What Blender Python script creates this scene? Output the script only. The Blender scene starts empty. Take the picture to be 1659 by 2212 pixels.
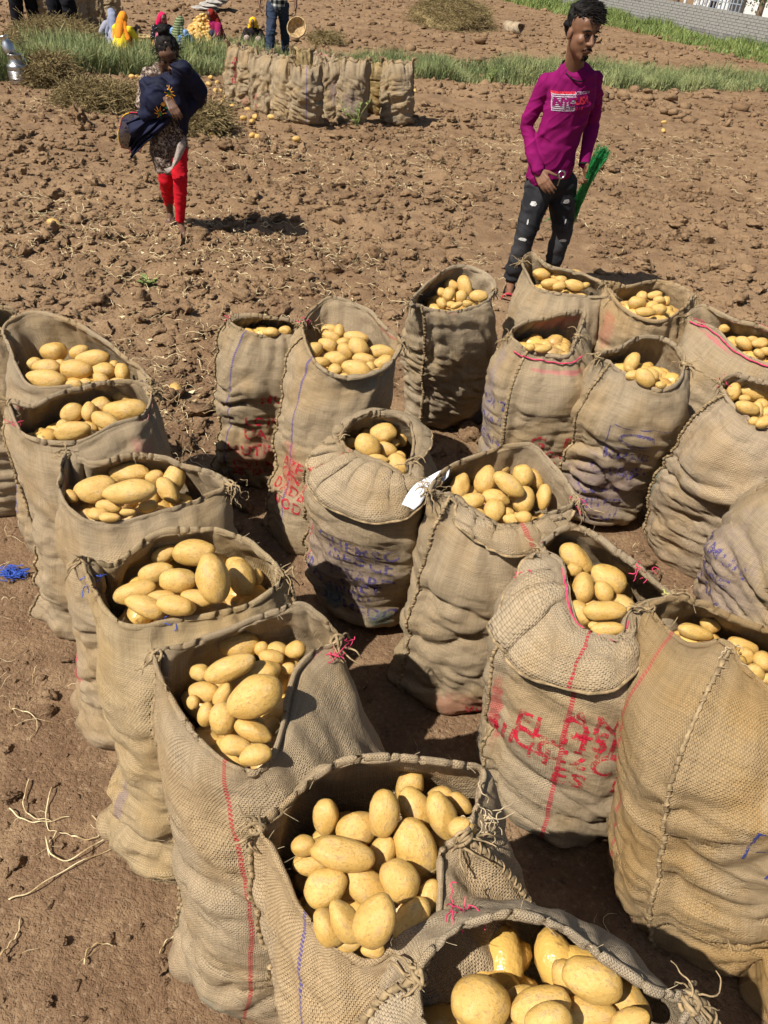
import bpy, bmesh, math, random
import numpy as np
from mathutils import Vector, Matrix
from mathutils.bvhtree import BVHTree

R_ = math.radians
random.seed(11)
rng = np.random.default_rng(11)
SC = bpy.context.scene
COL = SC.collection

# ------------------------------------------------------------------ camera
H_CAM, PITCH, ROLL, FOC = 2.0, R_(37.0), R_(6.0), 1662.0      # focal length in pixels of a 1659 x 2212 frame
FWD = np.array([0, math.cos(PITCH), -math.sin(PITCH)])
RT0 = np.array([1.0, 0, 0])
UP0 = np.array([0, math.sin(PITCH), math.cos(PITCH)])
RT = math.cos(ROLL) * RT0 + math.sin(ROLL) * UP0
UP = -math.sin(ROLL) * RT0 + math.cos(ROLL) * UP0
EYE = np.array([0, 0, H_CAM])
cam_d = bpy.data.cameras.new('camera')
cam = bpy.data.objects.new('camera', cam_d)
COL.objects.link(cam)
cam.matrix_world = Matrix(((RT[0], UP[0], -FWD[0], 0), (RT[1], UP[1], -FWD[1], 0), (RT[2], UP[2], -FWD[2], H_CAM), (0, 0, 0, 1)))
cam_d.sensor_fit = 'VERTICAL'
cam_d.sensor_height = 36
cam_d.lens = 36 * FOC / 2212
cam_d.clip_start = 0.05
cam_d.clip_end = 600
SC.camera = cam
SC.render.resolution_x, SC.render.resolution_y = 768, 1024

# ------------------------------------------------------------------ light
SUN_EL, SUN_AZ = R_(52), R_(-128)      # azimuth from +Y towards +X
sd = np.array([math.sin(SUN_AZ) * math.cos(SUN_EL), math.cos(SUN_AZ) * math.cos(SUN_EL), math.sin(SUN_EL)])
W = bpy.data.worlds.new('World')
SC.world = W
W.use_nodes = True
wn = W.node_tree.nodes
sky = wn.new('ShaderNodeTexSky')
sky.sky_type = 'NISHITA'
sky.sun_disc = False
sky.sun_elevation = SUN_EL
sky.sun_rotation = SUN_AZ
sky.dust_density = 1.5
wn['Background'].inputs[1].default_value = 0.058
W.node_tree.links.new(sky.outputs[0], wn['Background'].inputs[0])
sun_d = bpy.data.lights.new('sun', 'SUN')
sun_d.energy = 5.0
sun_d.angle = R_(0.53)
sun_d.color = (1.0, 0.95, 0.87)
sun = bpy.data.objects.new('sun', sun_d)
COL.objects.link(sun)
sun.location = (-6, -4, 12)
sun.rotation_euler = Vector(sd).to_track_quat('Z', 'Y').to_euler()
SC.view_settings.view_transform = 'Standard'
SC.view_settings.look = 'None'
SC.view_settings.exposure = 0.45
SC.view_settings.gamma = 1.0
SC.view_settings.use_curve_mapping = False
SC.render.engine = 'CYCLES'
SC.cycles.max_bounces = 4
SC.cycles.diffuse_bounces = 2
SC.cycles.glossy_bounces = 2
SC.cycles.transparent_max_bounces = 12
SC.cycles.use_adaptive_sampling = True
SC.cycles.adaptive_threshold = 0.03
SC.cycles.use_denoising = True

# ------------------------------------------------------------------ helpers
def ray(px, py):
    d = FWD + (px - 829.5) / FOC * RT - (py - 1106.0) / FOC * UP
    return d
def at(px, py, z=0.0):
    d = ray(px, py)
    t = (z - H_CAM) / d[2]
    return EYE + d * t
def atY(px, py, y):
    d = ray(px, py)
    return EYE + d * (y / d[1])
def proj(p):
    q = np.asarray(p) - EYE
    w = q @ FWD
    return 829.5 + FOC * (q @ RT) / w, 1106.0 - FOC * (q @ UP) / w

_TAB = np.random.default_rng(5).random((64, 64, 64)) * 2 - 1
def vnoise(p):
    p = np.asarray(p, float)
    i = np.floor(p).astype(int)
    f = p - i
    f = f * f * f * (f * (f * 6 - 15) + 10)
    i0 = i & 63
    i1 = (i + 1) & 63
    x0, y0, z0 = i0[..., 0], i0[..., 1], i0[..., 2]
    x1, y1, z1 = i1[..., 0], i1[..., 1], i1[..., 2]
    fx, fy, fz = f[..., 0], f[..., 1], f[..., 2]
    def L(a, b, t): return a + (b - a) * t
    return L(L(L(_TAB[x0, y0, z0], _TAB[x1, y0, z0], fx), L(_TAB[x0, y1, z0], _TAB[x1, y1, z0], fx), fy),
             L(L(_TAB[x0, y0, z1], _TAB[x1, y0, z1], fx), L(_TAB[x0, y1, z1], _TAB[x1, y1, z1], fx), fy), fz)
def fbm(p, oct=4, gain=0.5, lac=2.03):
    s = 0.0
    a = 1.0
    q = np.asarray(p, float)
    for k in range(oct):
        s = s + a * vnoise(q + 17.3 * k)
        a *= gain
        q = q * lac
    return s
def sstep(a, b, x):
    t = np.clip((x - a) / (b - a), 0, 1)
    return t * t * (3 - 2 * t)

def link(o, parent=None):
    COL.objects.link(o)
    if parent is not None:
        o.parent = parent
    return o
def mesh_np(name, V, F, mat=None, parent=None, uv=None, smooth=True):
    """V (n,3), F (m,k) array; one mesh object"""
    V = np.asarray(V, np.float32)
    F = np.asarray(F, np.int32)
    me = bpy.data.meshes.new(name)
    m, k = F.shape
    me.vertices.add(len(V))
    me.vertices.foreach_set('co', V.ravel())
    me.loops.add(m * k)
    me.loops.foreach_set('vertex_index', F.ravel())
    me.polygons.add(m)
    me.polygons.foreach_set('loop_start', np.arange(0, m * k, k, dtype=np.int32))
    me.polygons.foreach_set('use_smooth', np.full(m, smooth))
    if uv is not None:
        l = me.uv_layers.new(name='UVMap')
        l.data.foreach_set('uv', np.asarray(uv, np.float32)[F.ravel()].ravel())
    me.update(calc_edges=True)
    if mat is not None:
        me.materials.append(mat)
    o = bpy.data.objects.new(name, me)
    return link(o, parent)
def empty(name, loc, rz=0.0):
    o = bpy.data.objects.new(name, None)
    o.location = loc
    o.rotation_euler = (0, 0, rz)
    o.empty_display_size = 0.1
    return link(o)
def tag(o, label=None, cat=None, group=None, kind=None):
    if label: o['label'] = label
    if cat: o['category'] = cat
    if group: o['group'] = group
    if kind: o['kind'] = kind
    return o
def child(o, root):
    """parent a mesh whose vertices are in world coordinates under a root placed at root.location"""
    o.parent = root
    o.matrix_parent_inverse = Matrix.Translation(root.location).inverted() if root.rotation_euler.z == 0 else (Matrix.Translation(root.location) @ root.rotation_euler.to_matrix().to_4x4()).inverted()
    return o
def grid_faces(nu, nv, closed):
    """vertex index = v*nu+u"""
    u = np.arange(nu if closed else nu - 1)
    v = np.arange(nv - 1)
    U, Vv = np.meshgrid(u, v)
    U1 = (U + 1) % nu
    return np.stack([Vv * nu + U, Vv * nu + U1, (Vv + 1) * nu + U1, (Vv + 1) * nu + U], -1).reshape(-1, 4)
class Tubes:
    """collects thin tubes / strands into one mesh"""
    def __init__(s): s.V, s.F, s.n = [], [], 0
    def add(s, P, r, k=5, taper=None):
        P = np.asarray(P, float)
        n = len(P)
        T = np.gradient(P, axis=0)
        T /= np.linalg.norm(T, axis=1, keepdims=True) + 1e-9
        ref = np.array([0.31, 0.17, 0.93])
        A = np.cross(T, ref)
        A /= np.linalg.norm(A, axis=1, keepdims=True) + 1e-9
        B = np.cross(T, A)
        rr = np.full(n, r) if np.isscalar(r) else np.asarray(r)
        if taper: rr = rr * np.linspace(1, taper, n)
        an = np.linspace(0, 2 * np.pi, k, endpoint=False)
        V = P[:, None, :] + rr[:, None, None] * (np.cos(an)[None, :, None] * A[:, None, :] + np.sin(an)[None, :, None] * B[:, None, :])
        s.V.append(V.reshape(-1, 3))
        s.F.append(grid_faces(k, n, True) + s.n)
        s.n += n * k
    def build(s, name, mat, parent=None):
        return mesh_np(name, np.concatenate(s.V), np.concatenate(s.F), mat, parent)
def catmull(P, n, closed=False):
    P = np.asarray(P, float)
    if closed:
        Q = np.concatenate([P[-1:], P, P[:2]])
    else:
        Q = np.concatenate([2 * P[:1] - P[1:2], P, 2 * P[-1:] - P[-2:-1]])
    segs = len(Q) - 3
    t = np.linspace(0, segs, n, endpoint=not closed)
    i = np.minimum(t.astype(int), segs - 1)
    f = (t - i)[:, None]
    a, b, c, d = Q[i], Q[i + 1], Q[i + 2], Q[i + 3]
    return 0.5 * (2 * b + (c - a) * f + (2 * a - 5 * b + 4 * c - d) * f ** 2 + (3 * b - a - 3 * c + d) * f ** 3)
def resample(P, n):
    P = np.asarray(P, float)
    L = np.concatenate([[0], np.cumsum(np.linalg.norm(np.diff(P, axis=0), axis=1))])
    t = np.linspace(0, L[-1], n)
    return np.stack([np.interp(t, L, P[:, k]) for k in range(P.shape[1])], -1)

# ------------------------------------------------------------------ materials
class NT:
    """small node-tree helper"""
    def __init__(s, name):
        s.m = bpy.data.materials.new(name)
        s.m.use_nodes = True
        s.t = s.m.node_tree
        s.b = s.t.nodes['Principled BSDF']
        s.out = s.t.nodes['Material Output']
    def n(s, typ, **kw):
        x = s.t.nodes.new(typ)
        for k, v in kw.items():
            setattr(x, k, v)
        return x
    def l(s, a, b): s.t.links.new(a, b)
    def val(s, sock, v):
        if hasattr(v, 'is_linked') or hasattr(v, 'links'):
            s.l(v, sock)
        else:
            sock.default_value = v
    def math(s, op, a, b=None, c=None, clamp=False):
        x = s.n('ShaderNodeMath', operation=op)
        x.use_clamp = clamp
        s.val(x.inputs[0], a)
        if b is not None: s.val(x.inputs[1], b)
        if c is not None: s.val(x.inputs[2], c)
        return x.outputs[0]
    def mix(s, f, a, b, typ='MIX'):
        x = s.n('ShaderNodeMix', data_type='RGBA', blend_type=typ)
        s.val(x.inputs[0], f)
        s.val(x.inputs[6], a if not isinstance(a, tuple) else (*a, 1))
        s.val(x.inputs[7], b if not isinstance(b, tuple) else (*b, 1))
        return x.outputs[2]
    def noise(s, vec, scale, detail=3, rough=0.5, dist=0.0):
        x = s.n('ShaderNodeTexNoise')
        if vec is not None: s.l(vec, x.inputs['Vector'])
        x.inputs['Scale'].default_value = scale
        x.inputs['Detail'].default_value = detail
        x.inputs['Roughness'].default_value = rough
        x.inputs['Distortion'].default_value = dist
        return x.outputs['Fac']
    def ramp(s, f, stops):
        x = s.n('ShaderNodeValToRGB')
        s.l(f, x.inputs[0])
        e = x.color_ramp.elements
        while len(e) < len(stops): e.new(0.5)
        for k, (p, c) in enumerate(stops):
            e[k].position = p
            e[k].color = (*c, 1) if len(c) == 3 else c
        return x.outputs[0]
    def rng(s, f, a, b, c=0.0, d=1.0):
        x = s.n('ShaderNodeMapRange')
        x.interpolation_type = 'SMOOTHSTEP'
        s.l(f, x.inputs[0])
        for k, v in enumerate((a, b, c, d)): x.inputs[k + 1].default_value = v
        return x.outputs[0]
    def bump(s, h, strength=0.5, dist=0.01, prev=None):
        x = s.n('ShaderNodeBump')
        x.inputs['Strength'].default_value = strength
        x.inputs['Distance'].default_value = dist
        s.l(h, x.inputs['Height'])
        if prev is not None: s.l(prev, x.inputs['Normal'])
        return x.outputs[0]
    def geo(s): return s.n('ShaderNodeNewGeometry').outputs['Position']
    def obj(s): return s.n('ShaderNodeTexCoord').outputs['Object']
    def rand(s): return s.n('ShaderNodeObjectInfo').outputs['Random']
    def set(s, col=None, rough=None, normal=None, metal=None, spec=None):
        if col is not None: s.val(s.b.inputs['Base Color'], (*col, 1) if isinstance(col, tuple) else col)
        if rough is not None: s.val(s.b.inputs['Roughness'], rough)
        if normal is not None: s.l(normal, s.b.inputs['Normal'])
        if metal is not None: s.b.inputs['Metallic'].default_value = metal
        if spec is not None: s.b.inputs['Specular IOR Level'].default_value = spec
        return s.m
def plain(name, col, rough=0.8, var=0.25, scale=30, spec=0.3, bump=0.0):
    t = NT(name)
    n = t.noise(t.obj(), scale, 4)
    c = t.mix(t.rng(n, 0.3, 0.7), tuple(x * (1 - var) for x in col), tuple(min(1, x * (1 + var)) for x in col))
    nm = t.bump(n, 0.6, bump) if bump else None
    return t.set(c, rough, nm, spec=spec)
# ------------------------------------------------------------------ ground
def soil_material():
    t = NT('soil')
    g = t.geo()
    big = t.noise(g, 0.55, 3, 0.55)
    mid = t.noise(g, 6.0, 4, 0.6)
    fine = t.noise(g, 70.0, 3, 0.65)
    sy = t.n('ShaderNodeSeparateXYZ')
    t.l(g, sy.inputs[0])
    dry = t.rng(t.math('ADD', sy.outputs[1], t.math('MULTIPLY', big, 1.6)), 2.9, 5.0)      # trodden earth by the sacks, dry tilth further out
    c1 = t.mix(t.rng(big, 0.35, 0.68), (0.155, 0.092, 0.050), (0.205, 0.128, 0.072))
    c2 = t.mix(t.rng(big, 0.35, 0.68), (0.195, 0.118, 0.062), (0.262, 0.166, 0.090))
    c = t.mix(dry, c1, c2)
    c = t.mix(t.math('MULTIPLY', t.rng(mid, 0.45, 0.72), 0.55), c, (0.340, 0.225, 0.126))
    c = t.mix(t.math('MULTIPLY', t.rng(mid, 0.47, 0.28), 0.55), c, (0.130, 0.075, 0.042))
    c = t.mix(t.math('MULTIPLY', t.rng(fine, 0.5, 0.68), 0.40), c, (0.100, 0.058, 0.034))
    c = t.mix(t.math('MULTIPLY', t.rng(fine, 0.45, 0.30), 0.45), c, (0.36, 0.255, 0.160))
    b = t.bump(t.noise(g, 11.0, 5, 0.75), 0.55, 0.045)
    b = t.bump(fine, 0.9, 0.010, b)
    return t.set(c, 0.95, b, spec=0.15)
M_SOIL = soil_material()

def ground_z(x, y):
    """tilled soil: smooth trodden earth by the sacks, cloddy further out"""
    x = np.asarray(x, float); y = np.asarray(y, float)
    P = np.stack([x, y, np.zeros_like(x)], -1)
    d = np.sqrt(x ** 2 + y ** 2)
    tilled = sstep(2.6, 4.2, y + 0.25 * fbm(P * 0.9, 2)) * 0.85 + 0.15
    lane = 1 - 0.55 * sstep(0.9, 0.0, np.abs(x - (0.10 * (y - 2.2) + 0.55)) ) * sstep(3.0, 4.2, y) * sstep(11, 8, y)
    amp = tilled * lane
    z = 0.022 * fbm(P * 1.1 + 3.1, 2)
    z = z + amp * 0.020 * fbm(P * 4.5 + 9.2, 3)
    z = z + (0.25 + 0.75 * amp) * 0.010 * fbm(P * 14 + 1.7, 3)
    rid = 1 - np.abs(vnoise(P * np.array([2.0, 3.4, 1]) + 31))
    z = z + amp * 0.026 * (rid ** 3 - 0.3)
    z = z + 0.022 * amp * np.sin((y * 0.96 + x * 0.10) * 2 * np.pi / 1.55 + 0.6 * vnoise(P * 0.5)) * sstep(4.5, 6, y)
    z = z + amp * 0.020 * np.abs(vnoise(P * 7.5 + 4.4)) + amp * 0.014 * np.abs(vnoise(P * 17 + 2.2))
    return z - 0.010
def build_ground():
    nr, nc = 900, 500
    r = 2.6 * np.exp(np.linspace(0, math.log(320 / 2.6), nr))
    # rows spaced with distance from a point behind the photographer
    a = np.linspace(R_(-62), R_(62), nc)
    Rr, A = np.meshgrid(r, a, indexing='ij')
    x = Rr * np.sin(A)
    y = Rr * np.cos(A) - 2.9
    z = ground_z(x, y)
    V = np.stack([x, y, z], -1).reshape(-1, 3)
    o = mesh_np('ground', V, grid_faces(nc, nr, False)[:, ::-1], M_SOIL)
    tag(o, kind='structure')
    # the field goes on behind and beside the photographer
    xs = np.linspace(-340, 340, 40)
    V2 = np.array([[-340, -120, -0.12], [340, -120, -0.12], [340, 340, -0.12], [-340, 340, -0.12]])
    o2 = mesh_np('field', V2, np.array([[0, 1, 2, 3]]), M_SOIL)
    tag(o2, kind='structure')
build_ground()
def gz(x, y): return float(ground_z(np.array([x]), np.array([y]))[0])
# ------------------------------------------------------------------ burlap
JUTE = (0.385, 0.290, 0.178)
def burlap(name, tint=JUTE, stripes=(), stains=(), circ=1.3, length=0.85, pitch=0.0062, grey=0.0):
    t = NT(name)
    uvn = t.n('ShaderNodeUVMap').outputs[0]
    sp = t.n('ShaderNodeSeparateXYZ')
    t.l(uvn, sp.inputs[0])
    s, h = sp.outputs[0], sp.outputs[1]
    wob = t.noise(uvn, 9.0, 1)
    sw = t.math('ADD', s, t.math('MULTIPLY', wob, 0.016))
    hw = t.math('ADD', h, t.math('MULTIPLY', wob, 0.016))
    k = 2 * math.pi / pitch
    A = t.math('SINE', t.math('MULTIPLY', sw, k))
    B = t.math('SINE', t.math('MULTIPLY', hw, k))
    weave = t.math('MULTIPLY', A, B)                                # plain weave
    A2 = t.math('ABSOLUTE', t.math('SINE', t.math('MULTIPLY', sw, k)))
    B2 = t.math('ABSOLUTE', t.math('SINE', t.math('MULTIPLY', hw, k)))
    hole = t.math('MULTIPLY', A2, B2)
    # yarns of uneven colour
    cs = t.n('ShaderNodeCombineXYZ')
    t.l(t.math('MULTIPLY', s, 240), cs.inputs[0]); t.l(t.math('MULTIPLY', h, 9), cs.inputs[1])
    ch = t.n('ShaderNodeCombineXYZ')
    t.l(t.math('MULTIPLY', s, 9), ch.inputs[0]); t.l(t.math('MULTIPLY', h, 240), ch.inputs[1])
    y1 = t.noise(cs.outputs[0], 1.0, 0)
    y2 = t.noise(ch.outputs[0], 1.0, 0)
    yarn = t.math('ADD', t.math('MULTIPLY', y1, 0.5), t.math('MULTIPLY', y2, 0.5))
    big = t.noise(t.obj(), 5.0, 3)
    snz = t.noise(uvn, 26, 3, 0.7) if stains else None
    lo = tuple(x * 0.90 for x in tint)
    hi = tuple(min(1, x * 1.10) for x in tint)
    c = t.mix(t.rng(yarn, 0.36, 0.64), lo, hi)
    g = (0.33, 0.27, 0.195)
    c = t.mix(t.math('MULTIPLY', t.rng(big, 0.42, 0.66), 0.22 + grey), c, g)
    c = t.mix(t.math('MULTIPLY', t.rng(big, 0.52, 0.36), 0.35), c, tuple(x * y for x, y in zip(tint, (1.0, 0.86, 0.6))))
    c = t.mix(t.math('MULTIPLY', t.rng(hole, 0.28, 0.0), 0.55), c, (0.085, 0.056, 0.030))
    fuzz = t.noise(uvn, 260.0, 2, 0.7)
    # earth rubbed into the foot of the sack
    low = t.math('MULTIPLY', t.rng(t.math('ADD', h, t.math('MULTIPLY', big, 0.10)), 0.17, 0.05), 0.55)
    c = t.mix(low, c, (0.19, 0.125, 0.075))
    for (u0, col) in stripes:                                       # dyed threads woven into the cloth
        ds = t.math('ABSOLUTE', t.math('SUBTRACT', t.math('ADD', s, t.math('MULTIPLY', wob, 0.012)), u0 * circ + 0.006))
        f = t.math('MULTIPLY', t.rng(ds, 0.0052, 0.0035), t.math('ADD', t.math('MULTIPLY', t.rng(B, -0.5, 0.4), 0.6), 0.32))
        c = t.mix(f, c, col)
    for (u0, v0, ru, rv, col, st) in stains:                        # dye and paint rubbed on the cloth
        du = t.math('DIVIDE', t.math('SUBTRACT', s, u0 * circ), ru)
        dv = t.math('DIVIDE', t.math('SUBTRACT', h, v0 * length), rv)
        d2 = t.math('ADD', t.math('MULTIPLY', du, du), t.math('MULTIPLY', dv, dv))
        d2 = t.math('ADD', d2, t.math('MULTIPLY', t.math('SUBTRACT', snz, 0.5), 2.6))
        f = t.math('MULTIPLY', t.rng(d2, 1.0, 0.15), t.math('ADD', t.math('MULTIPLY', t.rng(weave, -0.5, 0.6), 0.5), 0.45))
        c = t.mix(t.math('MULTIPLY', f, st), c, col)
    b = t.bump(t.noise(t.obj(), 38.0, 2, 0.6), 0.5, 0.014)
    hh = t.math('ADD', t.math('MULTIPLY', weave, 0.5), t.math('MULTIPLY', hole, 0.7))
    b = t.bump(t.math('ADD', hh, t.math('MULTIPLY', fuzz, 0.9)), 0.85, 0.0021, b)
    return t.set(c, 0.95, b, spec=0.08)
M_TWINE = plain('jute_twine', (0.285, 0.205, 0.112), 0.95, 0.4, 60, 0.1)
M_FRAY = plain('jute_fibre', (0.46, 0.36, 0.225), 0.95, 0.35, 60, 0.1)
M_PINKT = plain('pink_thread', (0.62, 0.055, 0.13), 0.9, 0.3, 60, 0.1)
M_BLUET = plain('blue_thread', (0.045, 0.10, 0.42), 0.8, 0.3, 60, 0.2)
M_YELT = plain('yellow_thread', (0.55, 0.60, 0.16), 0.8, 0.3, 60, 0.2)
RED_D, BLUE_D, PINK_D, TEAL_D, PURP_D = (0.44, 0.020, 0.040), (0.060, 0.055, 0.20), (0.62, 0.10, 0.155), (0.012, 0.115, 0.115), (0.115, 0.080, 0.190)

def print_material(name, col, wear=0.5, scale=42):
    t = NT(name)
    g = t.obj()
    w = t.noise(g, scale, 5, 0.75)
    w2 = t.noise(g, 190, 3, 0.7)
    f = t.rng(t.math('ADD', t.math('MULTIPLY', w, 0.6), t.math('MULTIPLY', w2, 0.4)), wear - 0.07, wear + 0.09)
    tr = t.n('ShaderNodeBsdfTransparent')
    mx = t.n('ShaderNodeMixShader')
    t.l(f, mx.inputs[0])
    t.l(tr.outputs[0], mx.inputs[1])
    t.l(t.b.outputs[0], mx.inputs[2])
    t.l(mx.outputs[0], t.out.inputs[0])
    c = t.mix(t.rng(w2, 0.35, 0.65), tuple(x * 0.7 for x in col), tuple(min(1, x * 1.25) for x in col))
    return t.set(c, 0.95, t.bump(w2, 0.6, 0.003), spec=0.05)
M_PRED = print_material('red_print', RED_D, 0.485)
M_PBLUE = print_material('blue_print', (0.085, 0.07, 0.215), 0.50)
M_PNAVY = print_material('navy_print', (0.045, 0.06, 0.22), 0.48)
M_PTEAL = print_material('teal_print', TEAL_D, 0.44)
M_PPINK = print_material('pink_print', (0.55, 0.06, 0.11), 0.49)

def text_mesh(lines, size, shear=0.0, step=0.012, spacing=1.0, weight=0.022):
    """flat lettering in x/y metres, cut fine enough to follow a curved cloth"""
    cu = bpy.data.curves.new('t', 'FONT')
    cu.body = lines
    cu.size = size
    cu.shear = shear
    cu.align_x = 'CENTER'
    cu.align_y = 'CENTER'
    cu.space_character = spacing
    cu.resolution_u = 3
    cu.offset = size * weight
    ob = bpy.data.objects.new('t', cu)
    COL.objects.link(ob)
    dg = bpy.context.evaluated_depsgraph_get()
    me = bpy.data.meshes.new_from_object(ob.evaluated_get(dg))
    bpy.data.objects.remove(ob)
    bpy.data.curves.remove(cu)
    bm = bmesh.new()
    bm.from_mesh(me)
    bpy.data.meshes.remove(me)
    refine(bm, step)
    V = np.array([v.co for v in bm.verts])
    F = np.array([[v.index for v in f.verts] for f in bm.faces])
    bm.free()
    return V, F
def refine(bm, step):
    bmesh.ops.triangulate(bm, faces=bm.faces[:])
    for k in range(5):
        es = [e for e in bm.edges if e.calc_length() > step]
        if not es: break
        bmesh.ops.subdivide_edges(bm, edges=es, cuts=1)
        bmesh.ops.triangulate(bm, faces=bm.faces[:])
    bm.verts.index_update()
def shape_mesh(polys, step=0.012):
    """flat polygons (lists of x,y) cut fine"""
    bm = bmesh.new()
    for P in polys:
        bm.faces.new([bm.verts.new((x, y, 0)) for x, y in P])
    refine(bm, step)
    V = np.array([v.co for v in bm.verts])
    F = np.array([[v.index for v in f.verts] for f in bm.faces])
    bm.free()
    return V, F
def lay_on(name, VF, bvh, origin, right, up, off, mat, parent, maxd=0.6):
    """lay a flat mark on a cloth: cast every vertex onto the surface along -normal of (right, up)"""
    V, F = VF
    right = np.asarray(right, float); right /= np.linalg.norm(right)
    up = np.asarray(up, float); up = up - right * (up @ right); up /= np.linalg.norm(up)
    n = np.cross(right, up)
    out = np.zeros((len(V), 3))
    ok = np.ones(len(V), bool)
    for i, p in enumerate(V):
        w = np.asarray(origin) + right * p[0] + up * p[1] + n * 0.3
        hit = bvh.ray_cast(Vector(w), Vector(-n), maxd)
        if hit[0] is None:
            ok[i] = False
            continue
        nn = np.array(hit[1])
        if nn @ n < 0: nn = -nn
        if nn @ n < 0.03: ok[i] = False
        out[i] = np.array(hit[0]) + nn * off
    keep = ok[F].all(1)
    # drop faces stretched across a fold
    if keep.any():
        e = 0.07
        tri = out[F]
        mx = np.max([np.linalg.norm(tri[:, a] - tri[:, b], axis=1) for a, b in ((0, 1), (1, 2), (0, 2))], axis=0)
        keep &= mx < e
    F = F[keep]
    if not len(F): return None
    used = np.unique(F)
    remap = np.zeros(len(V), int)
    remap[used] = np.arange(len(used))
    o = mesh_np(name, out[used], remap[F], mat)
    return child(o, parent)

NU, NV, NI = 132, 92, 26
def spline_ring(W, ridx):
    """closed rim through control points; u=0 at point 0, u=.5 at point ridx"""
    n = len(W)
    D = catmull(W, n * 24, closed=True)
    k = ridx * 24
    A = resample(np.concatenate([D[:k + 1]]), NU // 2 + 1)[:-1]
    B = resample(np.concatenate([D[k:], D[:1]]), NU - NU // 2 + 1)[:-1]
    return np.concatenate([A, B])
SACKS = {}
def sack_core(name, ring, base, ab, h, seed, mat, wr=1.0, bulge=1.0, corners=(0.0, 0.5), seams=(0.0, 0.5), neck=0.66, lump=1.0, rot=0.0, fray=1.0, tufts=((0.0, 1.0), (0.5, 1.0)), inner=0.30, cuffs=(), bend=(0, 0), hem_r=0.0062, prof=None):
    """base: world xy of the foot; ring: rim points (NU,3). returns the sack Empty with its parts"""
    ring = np.asarray(ring)
    a, b = ab
    e1 = ring[NU // 2] - ring[0]
    e1 = np.array([e1[0], e1[1], 0]); e1 /= np.linalg.norm(e1)
    if rot:
        c_, s_ = math.cos(rot), math.sin(rot)
        e1 = np.array([c_ * e1[0] - s_ * e1[1], s_ * e1[0] + c_ * e1[1], 0])
    e2 = np.array([-e1[1], e1[0], 0])
    top = ring.mean(0)
    foot = np.array([base[0], base[1], gz(*base) - 0.015])
    u = np.arange(NU) / NU
    v = np.linspace(0, 1, NV)
    U, Vv = np.meshgrid(u, v)
    ex = 2 / 2.35
    cx, sx = -np.cos(2 * np.pi * U), np.sin(2 * np.pi * U)
    ca = np.sign(cx) * np.abs(cx) ** ex
    sb = np.sign(sx) * np.abs(sx) ** ex
    pv, ps = prof if prof else ((0, 0.03, 0.10, 0.28, 0.5, 0.7, 0.82, 0.92, 1.0), (0.66, 0.82, 0.92, 0.99, 1.03, 1.07, 1.06, 0.98, 0.90))
    sc = np.interp(Vv, pv, 1 + (np.array(ps) - 1) * bulge)
    zz = Vv ** 1.0
    cen = foot[None, None] + (top - foot)[None, None] * Vv[..., None]
    bd = np.sin(np.pi * Vv)[..., None] * (np.array([bend[0], bend[1], 0]))[None, None]
    body = cen + bd + (ca * a * sc)[..., None] * e1 + (sb * b * sc)[..., None] * e2
    for cu in corners:                                              # stitched corners that stick out at the foot
        du = np.minimum(np.abs(U - cu), 1 - np.abs(U - cu))
        g = np.exp(-(du / 0.035) ** 2) * np.exp(-((Vv - 0.03) / 0.06) ** 2)
        body += (g * 0.055)[..., None] * (ca[..., None] * e1 + sb[..., None] * e2)
    # slight unevenness of each ring
    w = sstep(neck, 1.0, Vv) ** 1.25
    rim = ring[None].repeat(NV, 0)
    P = body * (1 - w[..., None]) + rim * w[..., None]
    def normals(P):
        du = np.roll(P, -1, 1) - np.roll(P, 1, 1)
        dv = np.gradient(P, axis=0)
        n = np.cross(du, dv)
        return n / (np.linalg.norm(n, axis=-1, keepdims=True) + 1e-9)
    N = normals(P)
    out_dir = P - (cen + bd)
    if (N * out_dir).sum() < 0: N = -N
    C3 = np.stack([-np.cos(2 * np.pi * U) * 0.2, np.sin(2 * np.pi * U) * 0.2, Vv * h], -1)
    o = seed * 7.37
    warp = fbm(C3 * 3.2 + o, 2)[..., None]
    rr_ = random.Random(seed * 13)
    C3 = C3 + np.stack([0 * U, 0 * U, rr_.uniform(.02, .07) * np.sin(2 * np.pi * U + rr_.uniform(0, 6.28)) + .02 * np.sin(4 * np.pi * U + rr_.uniform(0, 6.28))], -1)
    wr = wr * rr_.uniform(.7, 1.2)
    q = C3 * np.array([3.4, 3.4, 13.0]) + warp * np.array([0.5, 0.5, 1.5]) + o
    f1 = np.minimum(np.abs(vnoise(q)) * 2.2, 1.15) ** 0.8 - 0.45
    q2 = C3 * np.array([6.5, 6.5, 27.0]) + warp * 1.2 + o + 50
    f2 = np.minimum(np.abs(vnoise(q2)) * 2.2, 1.1) ** 0.8 - 0.45
    env = np.interp(Vv, (0, 0.06, 0.2, 0.62, 0.85, 1), (0.3, 0.9, 1.1, 0.9, 0.40, 0.15))
    D = wr * env * (0.021 * f1 + 0.014 * f2 * (0.4 + 0.6 * sstep(-0.3, 0.5, vnoise(C3 * 4 + o + 9))))
    q3 = C3 * np.array([12, 12, 52.0]) + warp * 2.0 + o + 80
    D = D + wr * env * 0.006 * (np.minimum(np.abs(vnoise(q3)) * 2.2, 1.1) - 0.5)
    D = D + lump * 0.0125 * np.maximum(vnoise(C3 * 16 + o + 4), -0.30) * np.interp(Vv, (0, .1, .8, 1), (.3, 1, 1, .2))
    D = D + 0.013 * fbm(C3 * 5.5 + o + 21, 2) * np.interp(Vv, (0, .1, .85, 1), (.4, 1, 1, .45))
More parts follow.
